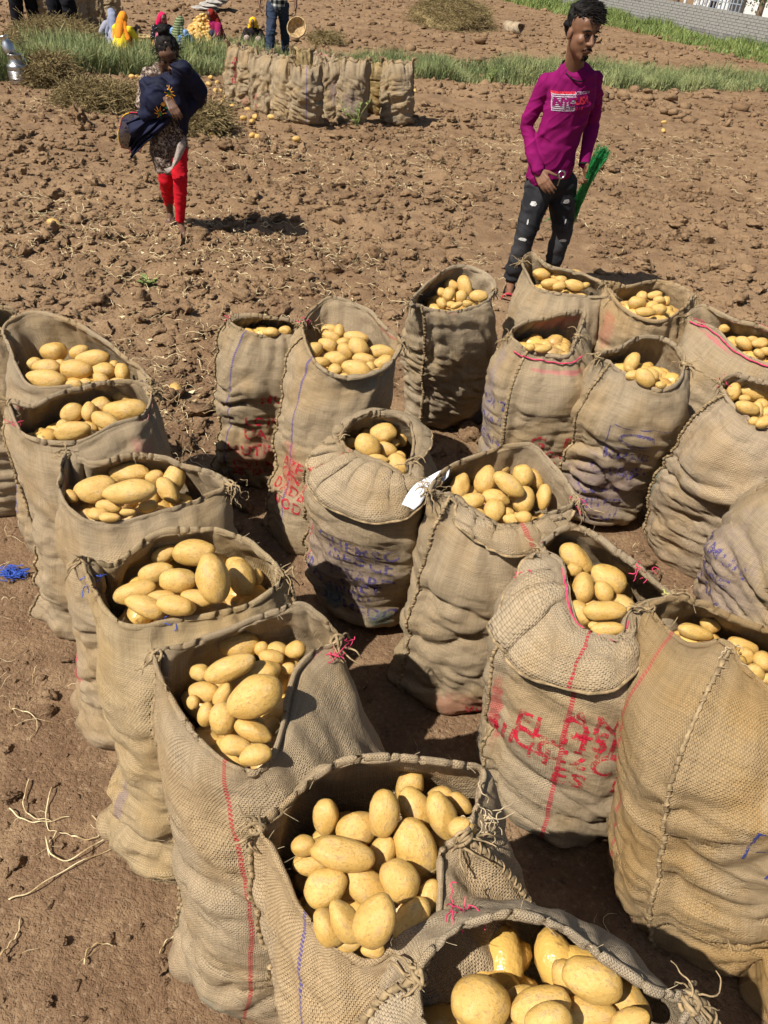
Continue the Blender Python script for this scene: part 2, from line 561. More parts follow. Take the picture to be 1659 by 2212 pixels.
    # vertical puckers under the gathered mouth
    D = D + 0.006 * np.sin(2 * np.pi * U * 19 + 4 * vnoise(C3 * 4 + o)) * sstep(0.62, 0.9, Vv) * sstep(1.0, 0.93, Vv) * (0.5 + 0.5 * vnoise(C3 * 7 + o + 3))
    for su in seams:
        du = np.minimum(np.abs(U - su), 1 - np.abs(U - su)) * 1.3
        D = D + 0.012 * np.exp(-(du / 0.012) ** 2) * sstep(0.0, 0.1, Vv) * (1 - 0.5 * sstep(.85, 1, Vv)) - 0.008 * np.exp(-((du - 0.03) / 0.016) ** 2) * sstep(0.05, 0.15, Vv) * sstep(1, .85, Vv)
    P = P + N * D[..., None]
    lowz = ground_z(P[..., 0], P[..., 1]) - 0.012
    P[..., 2] = np.where(Vv < 0.2, np.maximum(P[..., 2], lowz), P[..., 2])
    N = normals(P)
    if (N * out_dir).sum() < 0: N = -N
    # inside of the mouth
    vi = np.linspace(1, 1 - inner / max(h, 0.3), NI)[1:]
    idx = vi * (NV - 1)
    i0 = np.floor(idx).astype(int); f = (idx - i0)[:, None, None]
    i1 = np.minimum(i0 + 1, NV - 1)
    inn = (P[i0] * (1 - f) + P[i1] * f) - (N[i0] * (1 - f) + N[i1] * f) * 0.007
    allP = np.concatenate([P, inn])
    nv = len(allP)
    circ, length = 1.3, 0.85
    uv = np.stack([np.concatenate([U, np.repeat(u[None], NI - 1, 0)]) * circ, np.concatenate([Vv, np.repeat(vi[:, None], NU, 1)]) * length], -1)
    # a seam column for the uv
    allP = np.concatenate([allP, allP[:, :1]], 1)
    uvl = uv[:, :1].copy(); uvl[..., 0] = circ
    uv = np.concatenate([uv, uvl], 1)
    root = empty(name, tuple(foot + np.array([0, 0, 0.015])))
    F = grid_faces(NU + 1, nv, False)
    ob = mesh_np('body', allP.reshape(-1, 3), F, mat, uv=uv.reshape(-1, 2))
    child(ob, root)
    # shade the uv seam smoothly
    bvh = BVHTree.FromPolygons([tuple(p) for p in P.reshape(-1, 3)], [tuple(q_) for q_ in grid_faces(NU, NV, True)])
    rs = random.Random(seed)
    # rolled hem round the mouth
    rp = np.concatenate([P[-1], P[-1][:1]])
    hem_pts = rp + np.array([0, 0, 0.002])
    k = 8
    an = np.linspace(0, 2 * np.pi, k, endpoint=False)
    Nn = np.concatenate([N[-1], N[-1][:1]])
    Nh = Nn * np.array([1, 1, 0]); Nh /= np.linalg.norm(Nh, axis=1, keepdims=True) + 1e-9
    hn = 1 + 0.28 * vnoise(hem_pts * 15 + o)
    HV = hem_pts[:, None] + (hem_r * hn)[:, None, None] * (np.cos(an)[None, :, None] * Nh[:, None] * 1.0 + np.sin(an)[None, :, None] * np.array([0, 0, 1.7]))
    uvh = np.stack([np.repeat(np.arange(NU + 1)[:, None] / NU * circ, k + 1, 1), np.repeat(np.linspace(0, 0.05, k + 1)[None], NU + 1, 0) + length], -1)
    HV = np.concatenate([HV, HV[:, :1]], 1)
    hem = mesh_np('hem', HV.reshape(-1, 3), grid_faces(k + 1, NU + 1, False), mat, uv=uvh.reshape(-1, 2))
    child(hem, root)
    # side seams: overcast stitching
    for su in seams:
        j = int(round(su * NU)) % NU
        line = P[2:NV - 1, j] + N[2:NV - 1, j] * 0.003
        line = resample(line, 150)
        nl = resample(N[2:NV - 1, j], 150)
        tl = np.gradient(line, axis=0); tl /= np.linalg.norm(tl, axis=1, keepdims=True)
        side = np.cross(tl, nl)
        tb = Tubes()
        tb.add(line, 0.0048 * (1 + 0.4 * np.sin(np.arange(150) * 1.9)), 6)
        for i in range(3, 148, 3):
            tt = np.linspace(-1, 1, 5)[:, None]
            st = line[i] + side[i] * tt * 0.0075 + nl[i] * (0.0055 * (1 - tt ** 2)) + tl[i] * tt * 0.005
            tb.add(st, 0.0019, 4)
        sm = tb.build('seam', M_TWINE)
        child(sm, root)
    # knots of twine and loose ends at the corners of the mouth
    for (tu, sz) in tufts:
        j = int(round(tu * NU)) % NU
        c0 = P[-1, j]
        outw = c0 - top; outw[2] = 0; outw /= np.linalg.norm(outw) + 1e-9
        tb = Tubes()
        for i in range(int(11 * sz) + 3):
            L = rs.uniform(0.03, 0.085) * sz
            d0 = outw * rs.uniform(0.3, 1.0) + np.array([rs.uniform(-.7, .7), rs.uniform(-.7, .7), rs.uniform(-.6, .7)])
            d0 /= np.linalg.norm(d0)
            p = c0 + np.array([rs.uniform(-.012, .012), rs.uniform(-.012, .012), rs.uniform(-.012, .010)])
            pts = [p]
            for s_ in range(6):
                d0 = d0 + np.array([rs.uniform(-.6, .6), rs.uniform(-.6, .6), rs.uniform(-.7, .25)])
                d0 /= np.linalg.norm(d0)
                p = p + d0 * L / 6
                pts.append(p)
            tb.add(catmull(pts, 14), rs.uniform(0.0016, 0.0034), 5, 0.5)
        for i in range(5):
            tt = np.linspace(0, 2 * np.pi, 14)
            ax = np.array([rs.uniform(-1, 1), rs.uniform(-1, 1), rs.uniform(-1, 1)]); ax /= np.linalg.norm(ax)
            e = np.cross(ax, [0.3, 0.5, 0.8]); e /= np.linalg.norm(e); g = np.cross(ax, e)
            r0 = rs.uniform(.008, .017) * sz
            tb.add(c0 + r0 * (np.cos(tt)[:, None] * e + np.sin(tt)[:, None] * g), 0.0032, 5)
        tw = tb.build('twine_knot', M_TWINE)
        child(tw, root)
    # loose fibres on hem
    if fray > 0:
        tb = Tubes()
        for i in range(int(85 * fray)):
            j = rs.randrange(NU); r = NV - 1 if rs.random() < 0.62 else rs.randrange(6, NV - 2)
            p = P[r, j]; n_ = N[r, j]
            d0 = n_ * rs.uniform(.4, 1) + np.array([rs.uniform(-1, 1), rs.uniform(-1, 1), rs.uniform(-.5, .9)])
            d0 /= np.linalg.norm(d0)
            L = rs.uniform(0.006, 0.024)
            b0 = np.array([rs.uniform(-1, 1), rs.uniform(-1, 1), rs.uniform(-1, .3)])
            tt = np.linspace(0, 1, 5)[:, None]
            tb.add(p + d0 * L * tt + b0 * L * 0.5 * tt ** 2, 0.00042, 3)
        fr = tb.build('loose_fibres', M_FRAY)
        child(fr, root)
        fr['kind'] = 'stuff'
    # folded-down cuffs
    for (u0, u1, dep, seed2) in cuffs:
        nu2, nv2 = 60, 15
        uu = np.linspace(u0, u1, nu2)
        rows = []
        prof_ = np.sin(np.pi * (uu - u0) / (u1 - u0)) ** 0.5
        for kk in range(nv2):
            s_ = kk / (nv2 - 1)
            vv = 1 - dep * s_ * (0.25 + 0.75 * prof_) / h
            iu = (uu % 1) * NU; iv = vv * (NV - 1)
            a0 = np.floor(iu).astype(int) % NU; a1 = (a0 + 1) % NU; fu = (iu - np.floor(iu))[:, None]
            b0 = np.clip(np.floor(iv).astype(int), 0, NV - 2); b1 = b0 + 1; fv = (iv - b0)[:, None]
            def smp(A): return (A[b0, a0] * (1 - fu) + A[b0, a1] * fu) * (1 - fv) + (A[b1, a0] * (1 - fu) + A[b1, a1] * fu) * fv
            p = smp(P); n_ = smp(N)
            n_ = n_ * np.array([1, 1, 0.3])
            offs = 0.004 + 0.040 * np.sin(min(s_ * 2.2, 1.35)) * (0.35 + 0.65 * prof_) + 0.012 * vnoise(np.stack([uu * 14, np.full(nu2, s_ * 2), np.full(nu2, seed2)], -1)) * s_
            q_ = p + n_ * offs[:, None]
            if kk == 0: q_ = q_ + np.array([0, 0, 0.010])
            rows.append(q_)
        Q = np.array(rows)
        du = np.gradient(Q, axis=1); dv = np.gradient(Q, axis=0)
        nn = np.cross(du, dv); nn /= np.linalg.norm(nn, axis=-1, keepdims=True) + 1e-9
        if (nn * (Q - top)).sum() < 0: nn = -nn
        # a doubled sheet with real thickness
        Q2 = Q - nn * 0.005
        ring_uv = np.stack([np.repeat((uu * circ)[None], nv2, 0), np.repeat(np.linspace(0.62, 0.75, nv2)[:, None], nu2, 1)], -1)
        allq = np.concatenate([Q, Q2[::-1]]); alluv = np.concatenate([ring_uv, ring_uv[::-1]])
        cf = mesh_np('cuff', allq.reshape(-1, 3), grid_faces(nu2, 2 * nv2, False), mat, uv=alluv.reshape(-1, 2))
        child(cf, root)
        tb = Tubes()
        tb.add(Q[-1] - nn[-1] * 0.002, 0.0042 * (1 + 0.35 * vnoise(Q[-1] * 30)), 7)
        ch_ = tb.build('cuff_edge', M_TWINE)
        ch_.parent = cf
        ch_.matrix_parent_inverse = Matrix.Identity(4)
    SACKS[name] = None
    return root, P, N, bvh
def thread_scribble(root, name, c0, r, n, mat, seed, flat=0.5, rad=0.0011):
    rs = random.Random(seed)
    tb = Tubes()
    for i in range(n):
        p = np.array(c0) + np.array([rs.gauss(0, r * .22), rs.gauss(0, r * .22), rs.gauss(0, r * .16 * flat)])
        d = np.array([rs.uniform(-1, 1), rs.uniform(-1, 1), rs.uniform(-1, 1) * flat])
        pts = [p]
        for s_ in range(7):
            d = d + np.array([rs.uniform(-1, 1), rs.uniform(-1, 1), rs.uniform(-1.1, .7) * flat])
            d /= np.linalg.norm(d)
            p = p + d * r * 0.13
            pts.append(p)
        tb.add(catmull(pts, 20), rad, 4)
    o = tb.build(name, mat)
    return child(o, root)
# ------------------------------------------------------------------ the open sacks, nearest first in each row
# rim: image points of the mouth from its left corner over the back to the right corner (index ri) and round the front, each with its own
# height above/below h; base: where the middle of the foot stands; ab: half width and half depth of the filled body in metres
def RIM(pts, h): return np.array([at(x, y, h + dz) for (x, y, dz) in pts])
SD = {}
SD['L1'] = dict(h=.72, rim=[(8, 712, .04), (40, 686, .06), (72, 678, .07), (125, 689, .07), (215, 732, .05), (279, 782, .02), (324, 822, .0), (270, 832, -.02), (215, 833, -.03), (125, 841, -.03), (64, 836, -.03), (36, 800, -.01), (20, 746, .02)], ri=6, base=(150, 1150), bend=(.058, 0), ab=(.215, .19), seams=(0.0,))
SD['L2'] = dict(h=0.74, rim=[(21, 868, .0), (72, 877, .0), (118, 857, .02), (179, 839, .03), (251, 830, .03), (304, 832, .03), (328, 845, .02), (318, 888, -.01), (300, 909, -.01), (251, 926, -.02), (179, 955, -.03), (107, 955, -.03), (54, 940, -.03), (28, 905, -.02)], ri=6, base=(212, 1305), bend=(.058, 0), ab=(.215, .19), seams=(0.0,))
SD['L3'] = dict(h=0.77, rim=[(147, 980, .03), (179, 999, .02), (222, 1000, .03), (286, 984, .04), (358, 993, .04), (401, 1009, .03), (458, 1026, .02), (494, 1050, .01), (458, 1072, .0), (405, 1097, -.01), (322, 1122, -.02), (233, 1137, -.03), (172, 1122, -.02), (134, 1076, .0), (131, 1022, .02)], ri=7, base=(298, 1530), bend=(.058, 0), ab=(.21, .185), seams=(0.06,))
SD['L4'] = dict(h=0.79, rim=[(183, 1212, .03), (240, 1225, .0), (290, 1190, .02), (335, 1158, .04), (400, 1146, .05), (480, 1153, .05), (550, 1180, .04), (604, 1238, .02), (596, 1275, .0), (545, 1306, -.01), (480, 1327, -.02), (380, 1342, -.03), (285, 1358, -.03), (232, 1322, -.02), (200, 1268, .0)], ri=7, base=(405, 1790), bend=(.058, 0), ab=(.205, .185), seams=(0.04, 0.5))
SD['L5'] = dict(h=0.81, rim=[(337, 1418, .02), (405, 1398, .02), (495, 1362, .04), (565, 1330, .06), (648, 1305, .07), (705, 1340, .05), (728, 1385, .02), (676, 1412, .01), (640, 1450, .0), (622, 1510, -.01), (612, 1570, -.02), (585, 1640, -.03), (545, 1672, -.04), (475, 1638, -.04), (410, 1570, -.03), (362, 1490, -.01)], ri=6, base=(575, 2060), bend=(.058, 0), ab=(.215, .19), seams=(0.02,))
SD['L6'] = dict(h=0.83, rim=[(565, 1790, .02), (630, 1730, .03), (715, 1662, .06), (800, 1634, .08), (900, 1638, .08), (985, 1648, .07), (1044, 1668, .05), (1030, 1745, .03), (1000, 1812, .02), (955, 1838, .0), (950, 1910, -.01), (942, 1990, -.02), (895, 2018, -.03), (835, 2062, -.04), (785, 2078, -.05), (715, 2030, -.04), (655, 1965, -.03), (615, 1895, -.01), (588, 1840, .0)], ri=8, base=None, bend=(.058, 0), ab=(.22, .20), seams=(0.0, 0.5))
SD['L7'] = dict(h=0.85, rim=[(903, 2110, .0), (950, 2038, .03), (1045, 1988, .06), (1150, 1984, .07), (1250, 2026, .06), (1340, 2088, .04), (1405, 2138, .03), (1490, 2160, .01), (1445, 2240, -.01), (1320, 2350, -.03), (1150, 2400, -.05), (1000, 2350, -.04), (925, 2240, -.02)], ri=7, base=None, ab=(.25, .22), seams=(0.0, 0.5))
SD['RB'] = dict(h=0.80, rim=[(1404, 1312, .02), (1440, 1299, .04), (1505, 1303, .05), (1565, 1328, .05), (1630, 1352, .05), (1700, 1378, .04), (1770, 1420, .02), (1815, 1490, .0), (1770, 1560, -.02), (1710, 1540, -.03), (1650, 1490, -.03), (1600, 1440, -.01), (1562, 1392, .0), (1520, 1398, -.02), (1475, 1392, -.02), (1430, 1352, -.0)], ri=7, base=(1505, 1955), ab=(.222, .215), seams=(0.80,))
SD['RED'] = dict(h=0.77, rim=[(1168, 1188, .01), (1205, 1152, .03), (1265, 1146, .05), (1330, 1192, .05), (1400, 1250, .04), (1446, 1288, .02), (1395, 1302, .02), (1352, 1330, .0), (1335, 1376, -.02), (1285, 1374, -.03), (1236, 1352, -.03), (1222, 1290, -.01), (1212, 1222, .0)], ri=5, base=(1195, 1705), ab=(.228, .205), seams=(0.86,), neck=.72, cuffs=((.60, .99, .16, 3),))
SD['C2'] = dict(h=.74, rim=[(930, 1060, .02), (975, 1012, .02), (1040, 985, .03), (1110, 964, .05), (1152, 966, .05), (1190, 1005, .03), (1243, 1085, .01), (1190, 1112, -.01), (1150, 1132, -.02), (1085, 1138, -.03), (1030, 1112, -.02), (992, 1080, -.01), (958, 1072, .0)], ri=6, base=(975, 1460), ab=(.195, .185), seams=(0.93,), cuffs=((.53, .93, .12, 7),))
SD['C'] = dict(h=.74, rim=[(735, 948, .0), (765, 915, .02), (805, 897, .05), (850, 897, .05), (880, 915, .04), (895, 950, .02), (888, 1000, .0), (880, 1030, -.02), (840, 1015, -.02), (790, 992, -.02), (752, 972, -.01)], ri=6, base=(800, 1285), ab=(.205, .19), seams=(0.95,), neck=.72, cuffs=((-.02, .5, .07, 4), (.48, 1.0, .15, 9)))
SD['M'] = dict(h=.74, rim=[(655, 702, .02), (688, 660, .05), (722, 645, .07), (790, 669, .06), (832, 708, .04), (866, 742, .01), (850, 780, -.01), (820, 806, -.02), (762, 821, -.03), (702, 802, -.02), (666, 762, -.0)], ri=5, base=(680, 1150), ab=(.195, .19), seams=(0.93,))
SD['N'] = dict(h=.74, rim=[(495, 690, .0), (540, 684, .02), (600, 690, .02), (640, 694, .02), (668, 700, .0), (640, 716, -.02), (602, 727, -.03), (562, 729, -.03), (515, 712, -.02)], ri=4, base=(552, 1010), ab=(.165, .16), seams=(0.0,))
SD['B1'] = dict(h=.74, rim=[(886, 655, .02), (930, 612, .04), (978, 581, .06), (1022, 581, .06), (1064, 606, .04), (1068, 630, .01), (1040, 662, -.02), (990, 676, -.03), (940, 674, -.02), (905, 664, -.0)], ri=5, base=(950, 895), ab=(.185, .18), seams=(0.93,))
SD['B2'] = dict(h=.74, rim=[(1128, 565, .05), (1150, 549, .06), (1190, 578, .04), (1240, 590, .03), (1290, 610, .02), (1325, 640, .0), (1262, 642, -.02), (1210, 638, -.02), (1160, 625, -.02), (1140, 596, .0)], ri=5, base=None, ab=(.215, .19), seams=(0.5,))
SD['B3'] = dict(h=.74, rim=[(1308, 612, .04), (1360, 622, .02), (1420, 608, .03), (1470, 622, .03), (1493, 640, .02), (1480, 664, .0), (1440, 692, -.02), (1400, 694, -.03), (1350, 672, -.02), (1322, 642, .0)], ri=4, base=None, ab=(.205, .185), seams=(0.5,))
SD['B4'] = dict(h=.74, rim=[(1487, 680, .01), (1520, 662, .03), (1590, 697, .04), (1650, 712, .04), (1710, 738, .03), (1760, 775, .0), (1700, 800, -.02), (1640, 784, -.03), (1590, 758, -.03), (1540, 712, -.01), (1505, 700, -.01)], ri=5, base=None, ab=(.235, .20), seams=(0.5,))
SD['S1'] = dict(h=.74, rim=[(1100, 728, .0), (1130, 702, .03), (1190, 688, .05), (1262, 676, .06), (1246, 730, .02), (1228, 768, .0), (1186, 768, -.02), (1146, 760, -.02), (1118, 748, -.01)], ri=4, base=None, ab=(.215, .19), seams=(0.86,))
SD['S2'] = dict(h=.75, rim=[(1290, 768, .03), (1330, 756, .02), (1370, 736, .05), (1430, 735, .05), (1466, 756, .04), (1477, 790, .02), (1468, 822, .0), (1440, 842, -.02), (1398, 842, -.03), (1350, 812, -.02), (1312, 786, .0)], ri=5, base=(1275, 1095), ab=(.205, .19), seams=(0.93,))
SD['S3'] = dict(h=.77, rim=[(1556, 826, .03), (1592, 813, .05), (1645, 828, .05), (1705, 850, .04), (1765, 890, .02), (1785, 930, .0), (1740, 960, -.02), (1685, 945, -.03), (1635, 922, -.03), (1600, 892, -.02), (1570, 860, -.0)], ri=5, base=(1500, 1190), ab=(.225, .21), seams=(0.95,))
SD['S4'] = dict(h=.74, rim=[(1680, 1040, .0), (1730, 1020, .03), (1800, 1030, .04), (1860, 1070, .02), (1880, 1110, .0), (1820, 1130, -.02), (1750, 1110, -.02), (1700, 1080, -.01)], ri=4, base=None, ab=(.225, .20), seams=(0.5,))
SD['S5'] = dict(h=.74, rim=[(2080, 1800, .0), (2130, 1760, .03), (2230, 1780, .03), (2290, 1850, .0), (2230, 1920, -.02), (2130, 1890, -.02)], ri=3, base=None, ab=(.25, .22), seams=(0.5,))
SD['L0'] = dict(h=.72, rim=[(-180, 690, .0), (-120, 668, .03), (-40, 664, .05), (22, 668, .05), (34, 690, .02), (10, 720, -.01), (-60, 740, -.02), (-140, 730, -.02)], ri=4, base=None, ab=(.22, .19), seams=(0.5,))
# label, tint, marks per sack
SI = {
 'L1': ('open jute sack with a tall raised back edge, far end of the left row', dict(stains=[(.93, .38, .05, .16, BLUE_D, .5)], grey=.2)),
 'L2': ('open jute sack with pink-edged mouth, second from the far end of the left row', dict(stains=[(.55, .95, .09, .035, PINK_D, .6), (.05, .92, .05, .03, PINK_D, .45), (.62, .80, .05, .07, PINK_D, .35)])),
 'L3': ('open jute sack with long pink streak and twisted right corner, middle of the left row', dict(stains=[(.965, .74, .025, .09, PINK_D, .85), (.95, .85, .03, .08, PINK_D, .8), (.975, .62, .012, .10, PINK_D, .6), (.62, .83, .03, .03, PINK_D, .5), (.93, .30, .07, .11, RED_D, .75)])),
 'L4': ('open jute sack with twisted rope corner, fourth along the left row', dict(tint=(.42, .31, .17), stains=[(.90, .35, .02, .14, PURP_D, .5), (.88, .10, .05, .04, TEAL_D, .5)])),
 'L5': ('open jute sack with a red dashed stripe down its front, left of the nearest sacks', dict(stripes=[(.80, (.40, .05, .05))], stains=[(.55, .97, .04, .02, PINK_D, .5), (.86, .08, .08, .05, (.10, .20, .19), .4)])),
 'L6': ('wide open jute sack heaped with the most potatoes, in the foreground', dict(tint=(.43, .32, .195), stripes=[(.86, (.10, .08, .24))])),
 'L7': ('open jute sack cut off by the bottom edge of the picture', dict(tint=(.40, .315, .21), stains=[(.90, .90, .05, .02, PINK_D, .5)])),
 'RB': ('large golden brown jute sack with a thick seam down its front', dict(tint=(.33, .222, .105), stains=[(.62, .55, .20, .24, (.40, .32, .21), .5)], stripes=[(.93, (.42, .08, .07))])),
 'RED': ('jute sack with folded cuff and bold red stencil lettering', dict(stripes=[(.735, (.42, .03, .05)), (.02, (.36, .08, .12))], stains=[(.85, .52, .018, .16, RED_D, .8), (.90, .98, .05, .03, PINK_D, .7), (.80, .04, .16, .05, (.05, .13, .12), .6), (.70, .97, .10, .02, PINK_D, .7)], grey=.18)),
 'C2': ('open jute sack with a white paper tag at its left corner', dict(stains=[(.74, .10, .12, .08, (.42, .12, .09), .55), (.62, .12, .05, .05, RED_D, .4)], stripes=[(.69, (.40, .06, .06))])),
 'C': ('jute sack with wide folded cuff, purple print and green paint at its foot', dict(stripes=[(.90, (.42, .06, .05))], stains=[(.79, .22, .055, .075, TEAL_D, .95), (.66, .17, .06, .05, TEAL_D, .8), (.78, .42, .24, .26, PURP_D, .28)])),
 'M': ('open jute sack brim full of potatoes with a blue stripe, behind the cuffed sack', dict(stripes=[(.84, (.09, .07, .25))], stains=[(.84, .44, .06, .13, RED_D, .5), (.42, .93, .12, .015, RED_D, .6)])),
 'N': ('narrow nearly closed jute sack with a blue stripe and red print', dict(stripes=[(.86, (.09, .07, .27))], stains=[(.73, .28, .13, .14, RED_D, .3)])),
 'B1': ('open jute sack with a shaded front and pink stained mouth, at the back', dict(tint=(.40, .31, .20), stains=[(.25, .95, .14, .02, PINK_D, .5), (.80, .94, .05, .015, PINK_D, .4)])),
 'B2': ('open jute sack standing in front of the man in the magenta shirt', dict(stains=[(.74, .70, .09, .04, RED_D, .4)])),
 'B3': ('open jute sack with drooping front edge, right of the one before the man', dict(tint=(.41, .29, .16), stains=[(.92, .78, .06, .07, RED_D, .4)])),
 'B4': ('jute sack with long pink sewn edges, farthest to the right of the group', dict(stains=[(.30, .98, .16, .015, PINK_D, .9), (.85, .90, .12, .012, PINK_D, .8)])),
 'S1': ('jute sack with a red letter G and a blue printed side', dict(stains=[(.96, .55, .05, .34, (.14, .13, .24), .45), (.25, .90, .14, .06, PINK_D, .5), (.72, .84, .15, .012, PINK_D, .7)])),
 'S2': ('tall leaning jute sack with faded purple print on a grey front', dict(grey=.25, stains=[(.80, .34, .2, .22, PURP_D, .40)])),
 'S3': ('large jute sack with slanting side seam and plain ribbed front', dict(tint=(.395, .30, .195), pitch=.0075, stains=[(.95, .45, .02, .16, TEAL_D, .6), (.85, .55, .03, .12, (.33, .22, .09), .5), (.68, .20, .05, .04, PURP_D, .6)])),
 'S4': ('jute sack covered in violet block lettering at the right edge', dict(stains=[(.9, .5, .2, .3, PURP_D, .3)])),
 'S5': ('golden jute sack showing only its foot in the lower right corner', dict(tint=(.40, .265, .115))),
 'L0': ('jute sack showing only its folded mouth at the left edge', dict()),
}
GRP = 'open sacks of potatoes standing together'
SK = {}
for i, (k, s) in enumerate(SD.items()):
    lab, mk = SI[k]
    ring = spline_ring(RIM(s['rim'], s['h']), s['ri'])
    c = ring.mean(0)
    b = at(*s['base'])[:2] if s['base'] else c[:2] + np.array([0.02 if k != 'L6' else 0.08, -0.02 if k not in ('L6', 'L7') else -0.10])
    m = burlap('burlap_%d' % i, **mk)
    root, P, N, bvh = sack_core('jute_sack', ring, b, s['ab'], s['h'], i + 3, m, seams=s['seams'], neck=s.get('neck', .66), bend=s.get('bend', (0, 0)), cuffs=s.get('cuffs', ()),
                                tufts=s.get('tufts', ((0.0, .8), (.5, 1.0))))
    tag(root, lab, 'sack', GRP)
    SK[k] = (root, P, N, bvh, ring, s)

# ------------------------------------------------------------------ potatoes
def potato_material():
    t = NT('potato_skin')
    g = t.obj()
    r = t.rand()
    ad = t.n('ShaderNodeVectorMath', operation='ADD')
    t.l(g, ad.inputs[0]); t.l(r, ad.inputs[1])
    p = ad.outputs[0]
    n1 = t.noise(p, 1.6, 4, 0.6)
    n2 = t.noise(p, 7.0, 5, 0.65)
    n3 = t.noise(p, 34.0, 3, 0.6)
    c = t.mix(t.rng(n1, 0.35, 0.68), (0.60, 0.365, 0.090), (0.68, 0.450, 0.145))
    c = t.mix(t.math('MULTIPLY', r, 0.35), c, (0.56, 0.315, 0.072))
    c = t.mix(t.math('MULTIPLY', t.rng(n2, 0.52, 0.64), 0.62), c, (0.36, 0.20, 0.075))
    c = t.mix(t.math('MULTIPLY', t.rng(n1, 0.54, 0.66), 0.50), c, (0.40, 0.255, 0.12))
    c = t.mix(t.math('MULTIPLY', t.rng(n3, 0.60, 0.68), 0.75), c, (0.20, 0.11, 0.05))
    b = t.bump(n3, 0.25, 0.02)
    b = t.bump(n2, 0.22, 0.05, b)
    return t.set(c, t.math('ADD', t.math('MULTIPLY', n2, 0.40), 0.16), b, spec=0.5)
M_POT = potato_material()
M_POTS = M_POT
def potato_mesh(seed, sub):
    bm = bmesh.new()
    bmesh.ops.create_icosphere(bm, subdivisions=sub, radius=1.0)
    V = np.array([v.co for v in bm.verts])
    F = np.array([[v.index for v in f.verts] for f in bm.faces])
    bm.free()
    o = seed * 3.7
    x = V[:, 0]
    r = 1 + 0.15 * vnoise(V * 0.8 + o) + 0.045 * vnoise(V * 1.7 + o) + 0.012 * vnoise(V * 3.5 + o) + 0.008 * vnoise(V * 9 + o)
    egg = 1 + (0.13 if seed % 3 == 0 else 0.05) * x                # one end fatter
    W = V * r[:, None]
    W[:, 1:] *= egg[:, None]
    rs = np.random.default_rng(seed)
    for e in range(9):                                             # eyes
        d = rs.normal(size=3); d /= np.linalg.norm(d)
        q_ = ((V - d) ** 2).sum(1)
        g = np.exp(-q_ / rs.uniform(.006, .018)) - .35 * np.exp(-q_ / .045)
        W -= V * (g * rs.uniform(.03, .06))[:, None]
    return W, F
POT = []
for s_ in range(9):
    Vp, Fp = potato_mesh(s_, 4 if s_ < 9 else 3)
    me_o = mesh_np('potato', Vp, Fp, M_POT)
    POT.append(me_o.data)
    bpy.data.objects.remove(me_o)
LOWP = [potato_mesh(20 + s_, 2) for s_ in range(5)]

PL = {}     # image lists: transform (ox, oy, scale) then (x, y, length, width, angle)
PL['L6'] = ((540, 1593, .6184), [(560, 170, 110, 90, 60), (215, 445, 130, 80, -10), (190, 380, 90, 70, 0), (345, 718, 80, 60, 0), (430, 742, 80, 55, 0), (660, 210, 90, 70, 20), (735, 235, 90, 60, -50), (575, 250, 170, 115, -60), (266, 277, 122, 88, 80), (375, 320, 138, 125, 20), (465, 270, 170, 108, 86), (670, 275, 160, 100, -70), (742, 318, 90, 80, 0), (460, 415, 130, 95, 70), (320, 402, 212, 110, -15), (262, 520, 150, 122, 20), (415, 530, 178, 115, -35), (525, 497, 150, 130, -40), (625, 565, 150, 100, 75), (585, 392, 222, 146, -65), (270, 660, 142, 105, -60), (330, 640, 170, 100, -60), (438, 634, 198, 152, 60), (562, 632, 152, 110, 50)])
PL['L7'] = ((540, 1593, .6184), [(950, 915, 110, 85, 20), (880, 1000, 90, 60, 0), (1130, 925, 90, 65, 0), (806, 925, 188, 176, 0), (1010, 945, 200, 125, 22), (1320, 930, 190, 125, -40), (1040, 992, 165, 120, 20), (1100, 838, 130, 92, -70), (1185, 962, 180, 102, -10), (1330, 990, 145, 90, 20), (1195, 846, 208, 140, -20)])
PL['L5'] = ((0, 1080, .5208), [(830, 715, 85, 70, 0), (1085, 620, 65, 60, 90), (1150, 625, 80, 70, 0), (990, 602, 150, 108, 0), (1225, 620, 86, 76, 20), (1125, 652, 95, 70, -10), (1195, 700, 60, 50, 0), (845, 800, 125, 85, 0), (800, 840, 62, 50, 90), (855, 890, 90, 70, 80), (925, 812, 100, 72, 60), (1045, 925, 100, 60, 0), (945, 705, 222, 104, 20), (927, 906, 132, 118, 90), (1052, 730, 226, 118, 22), (1050, 960, 150, 90, -25), (975, 1020, 132, 92, -10), (1060, 1058, 122, 88, 10), (1055, 812, 234, 160, 33)])
PL['L4'] = ((0, 1080, .5208), [(900, 248, 95, 60, -20), (975, 268, 85, 64, 0), (815, 368, 80, 64, 0), (1065, 322, 70, 50, 90), (685, 226, 112, 82, 20), (645, 306, 142, 86, 20), (560, 385, 162, 102, 15), (1000, 322, 142, 110, -70), (808, 215, 182, 116, 5), (740, 333, 142, 110, 0), (670, 406, 112, 66, 0), (600, 440, 150, 84, -20), (735, 436, 150, 86, -10), (815, 410, 132, 72, -5), (882, 325, 192, 140, -75)])
PL['L3'] = ((0, 621, .358), [(690, 1178, 70, 60, 0), (430, 1262, 84, 62, -60), (930, 1150, 112, 92, 10), (770, 1352, 92, 56, 0), (575, 1220, 232, 166, 15), (1055, 1150, 182, 132, 80), (780, 1120, 222, 122, 0), (660, 1320, 160, 84, -10), (590, 1366, 112, 82, 0), (660, 1388, 122, 66, 0), (890, 1322, 122, 84, 20), (1010, 1226, 162, 122, -55), (785, 1236, 316, 150, 5)])
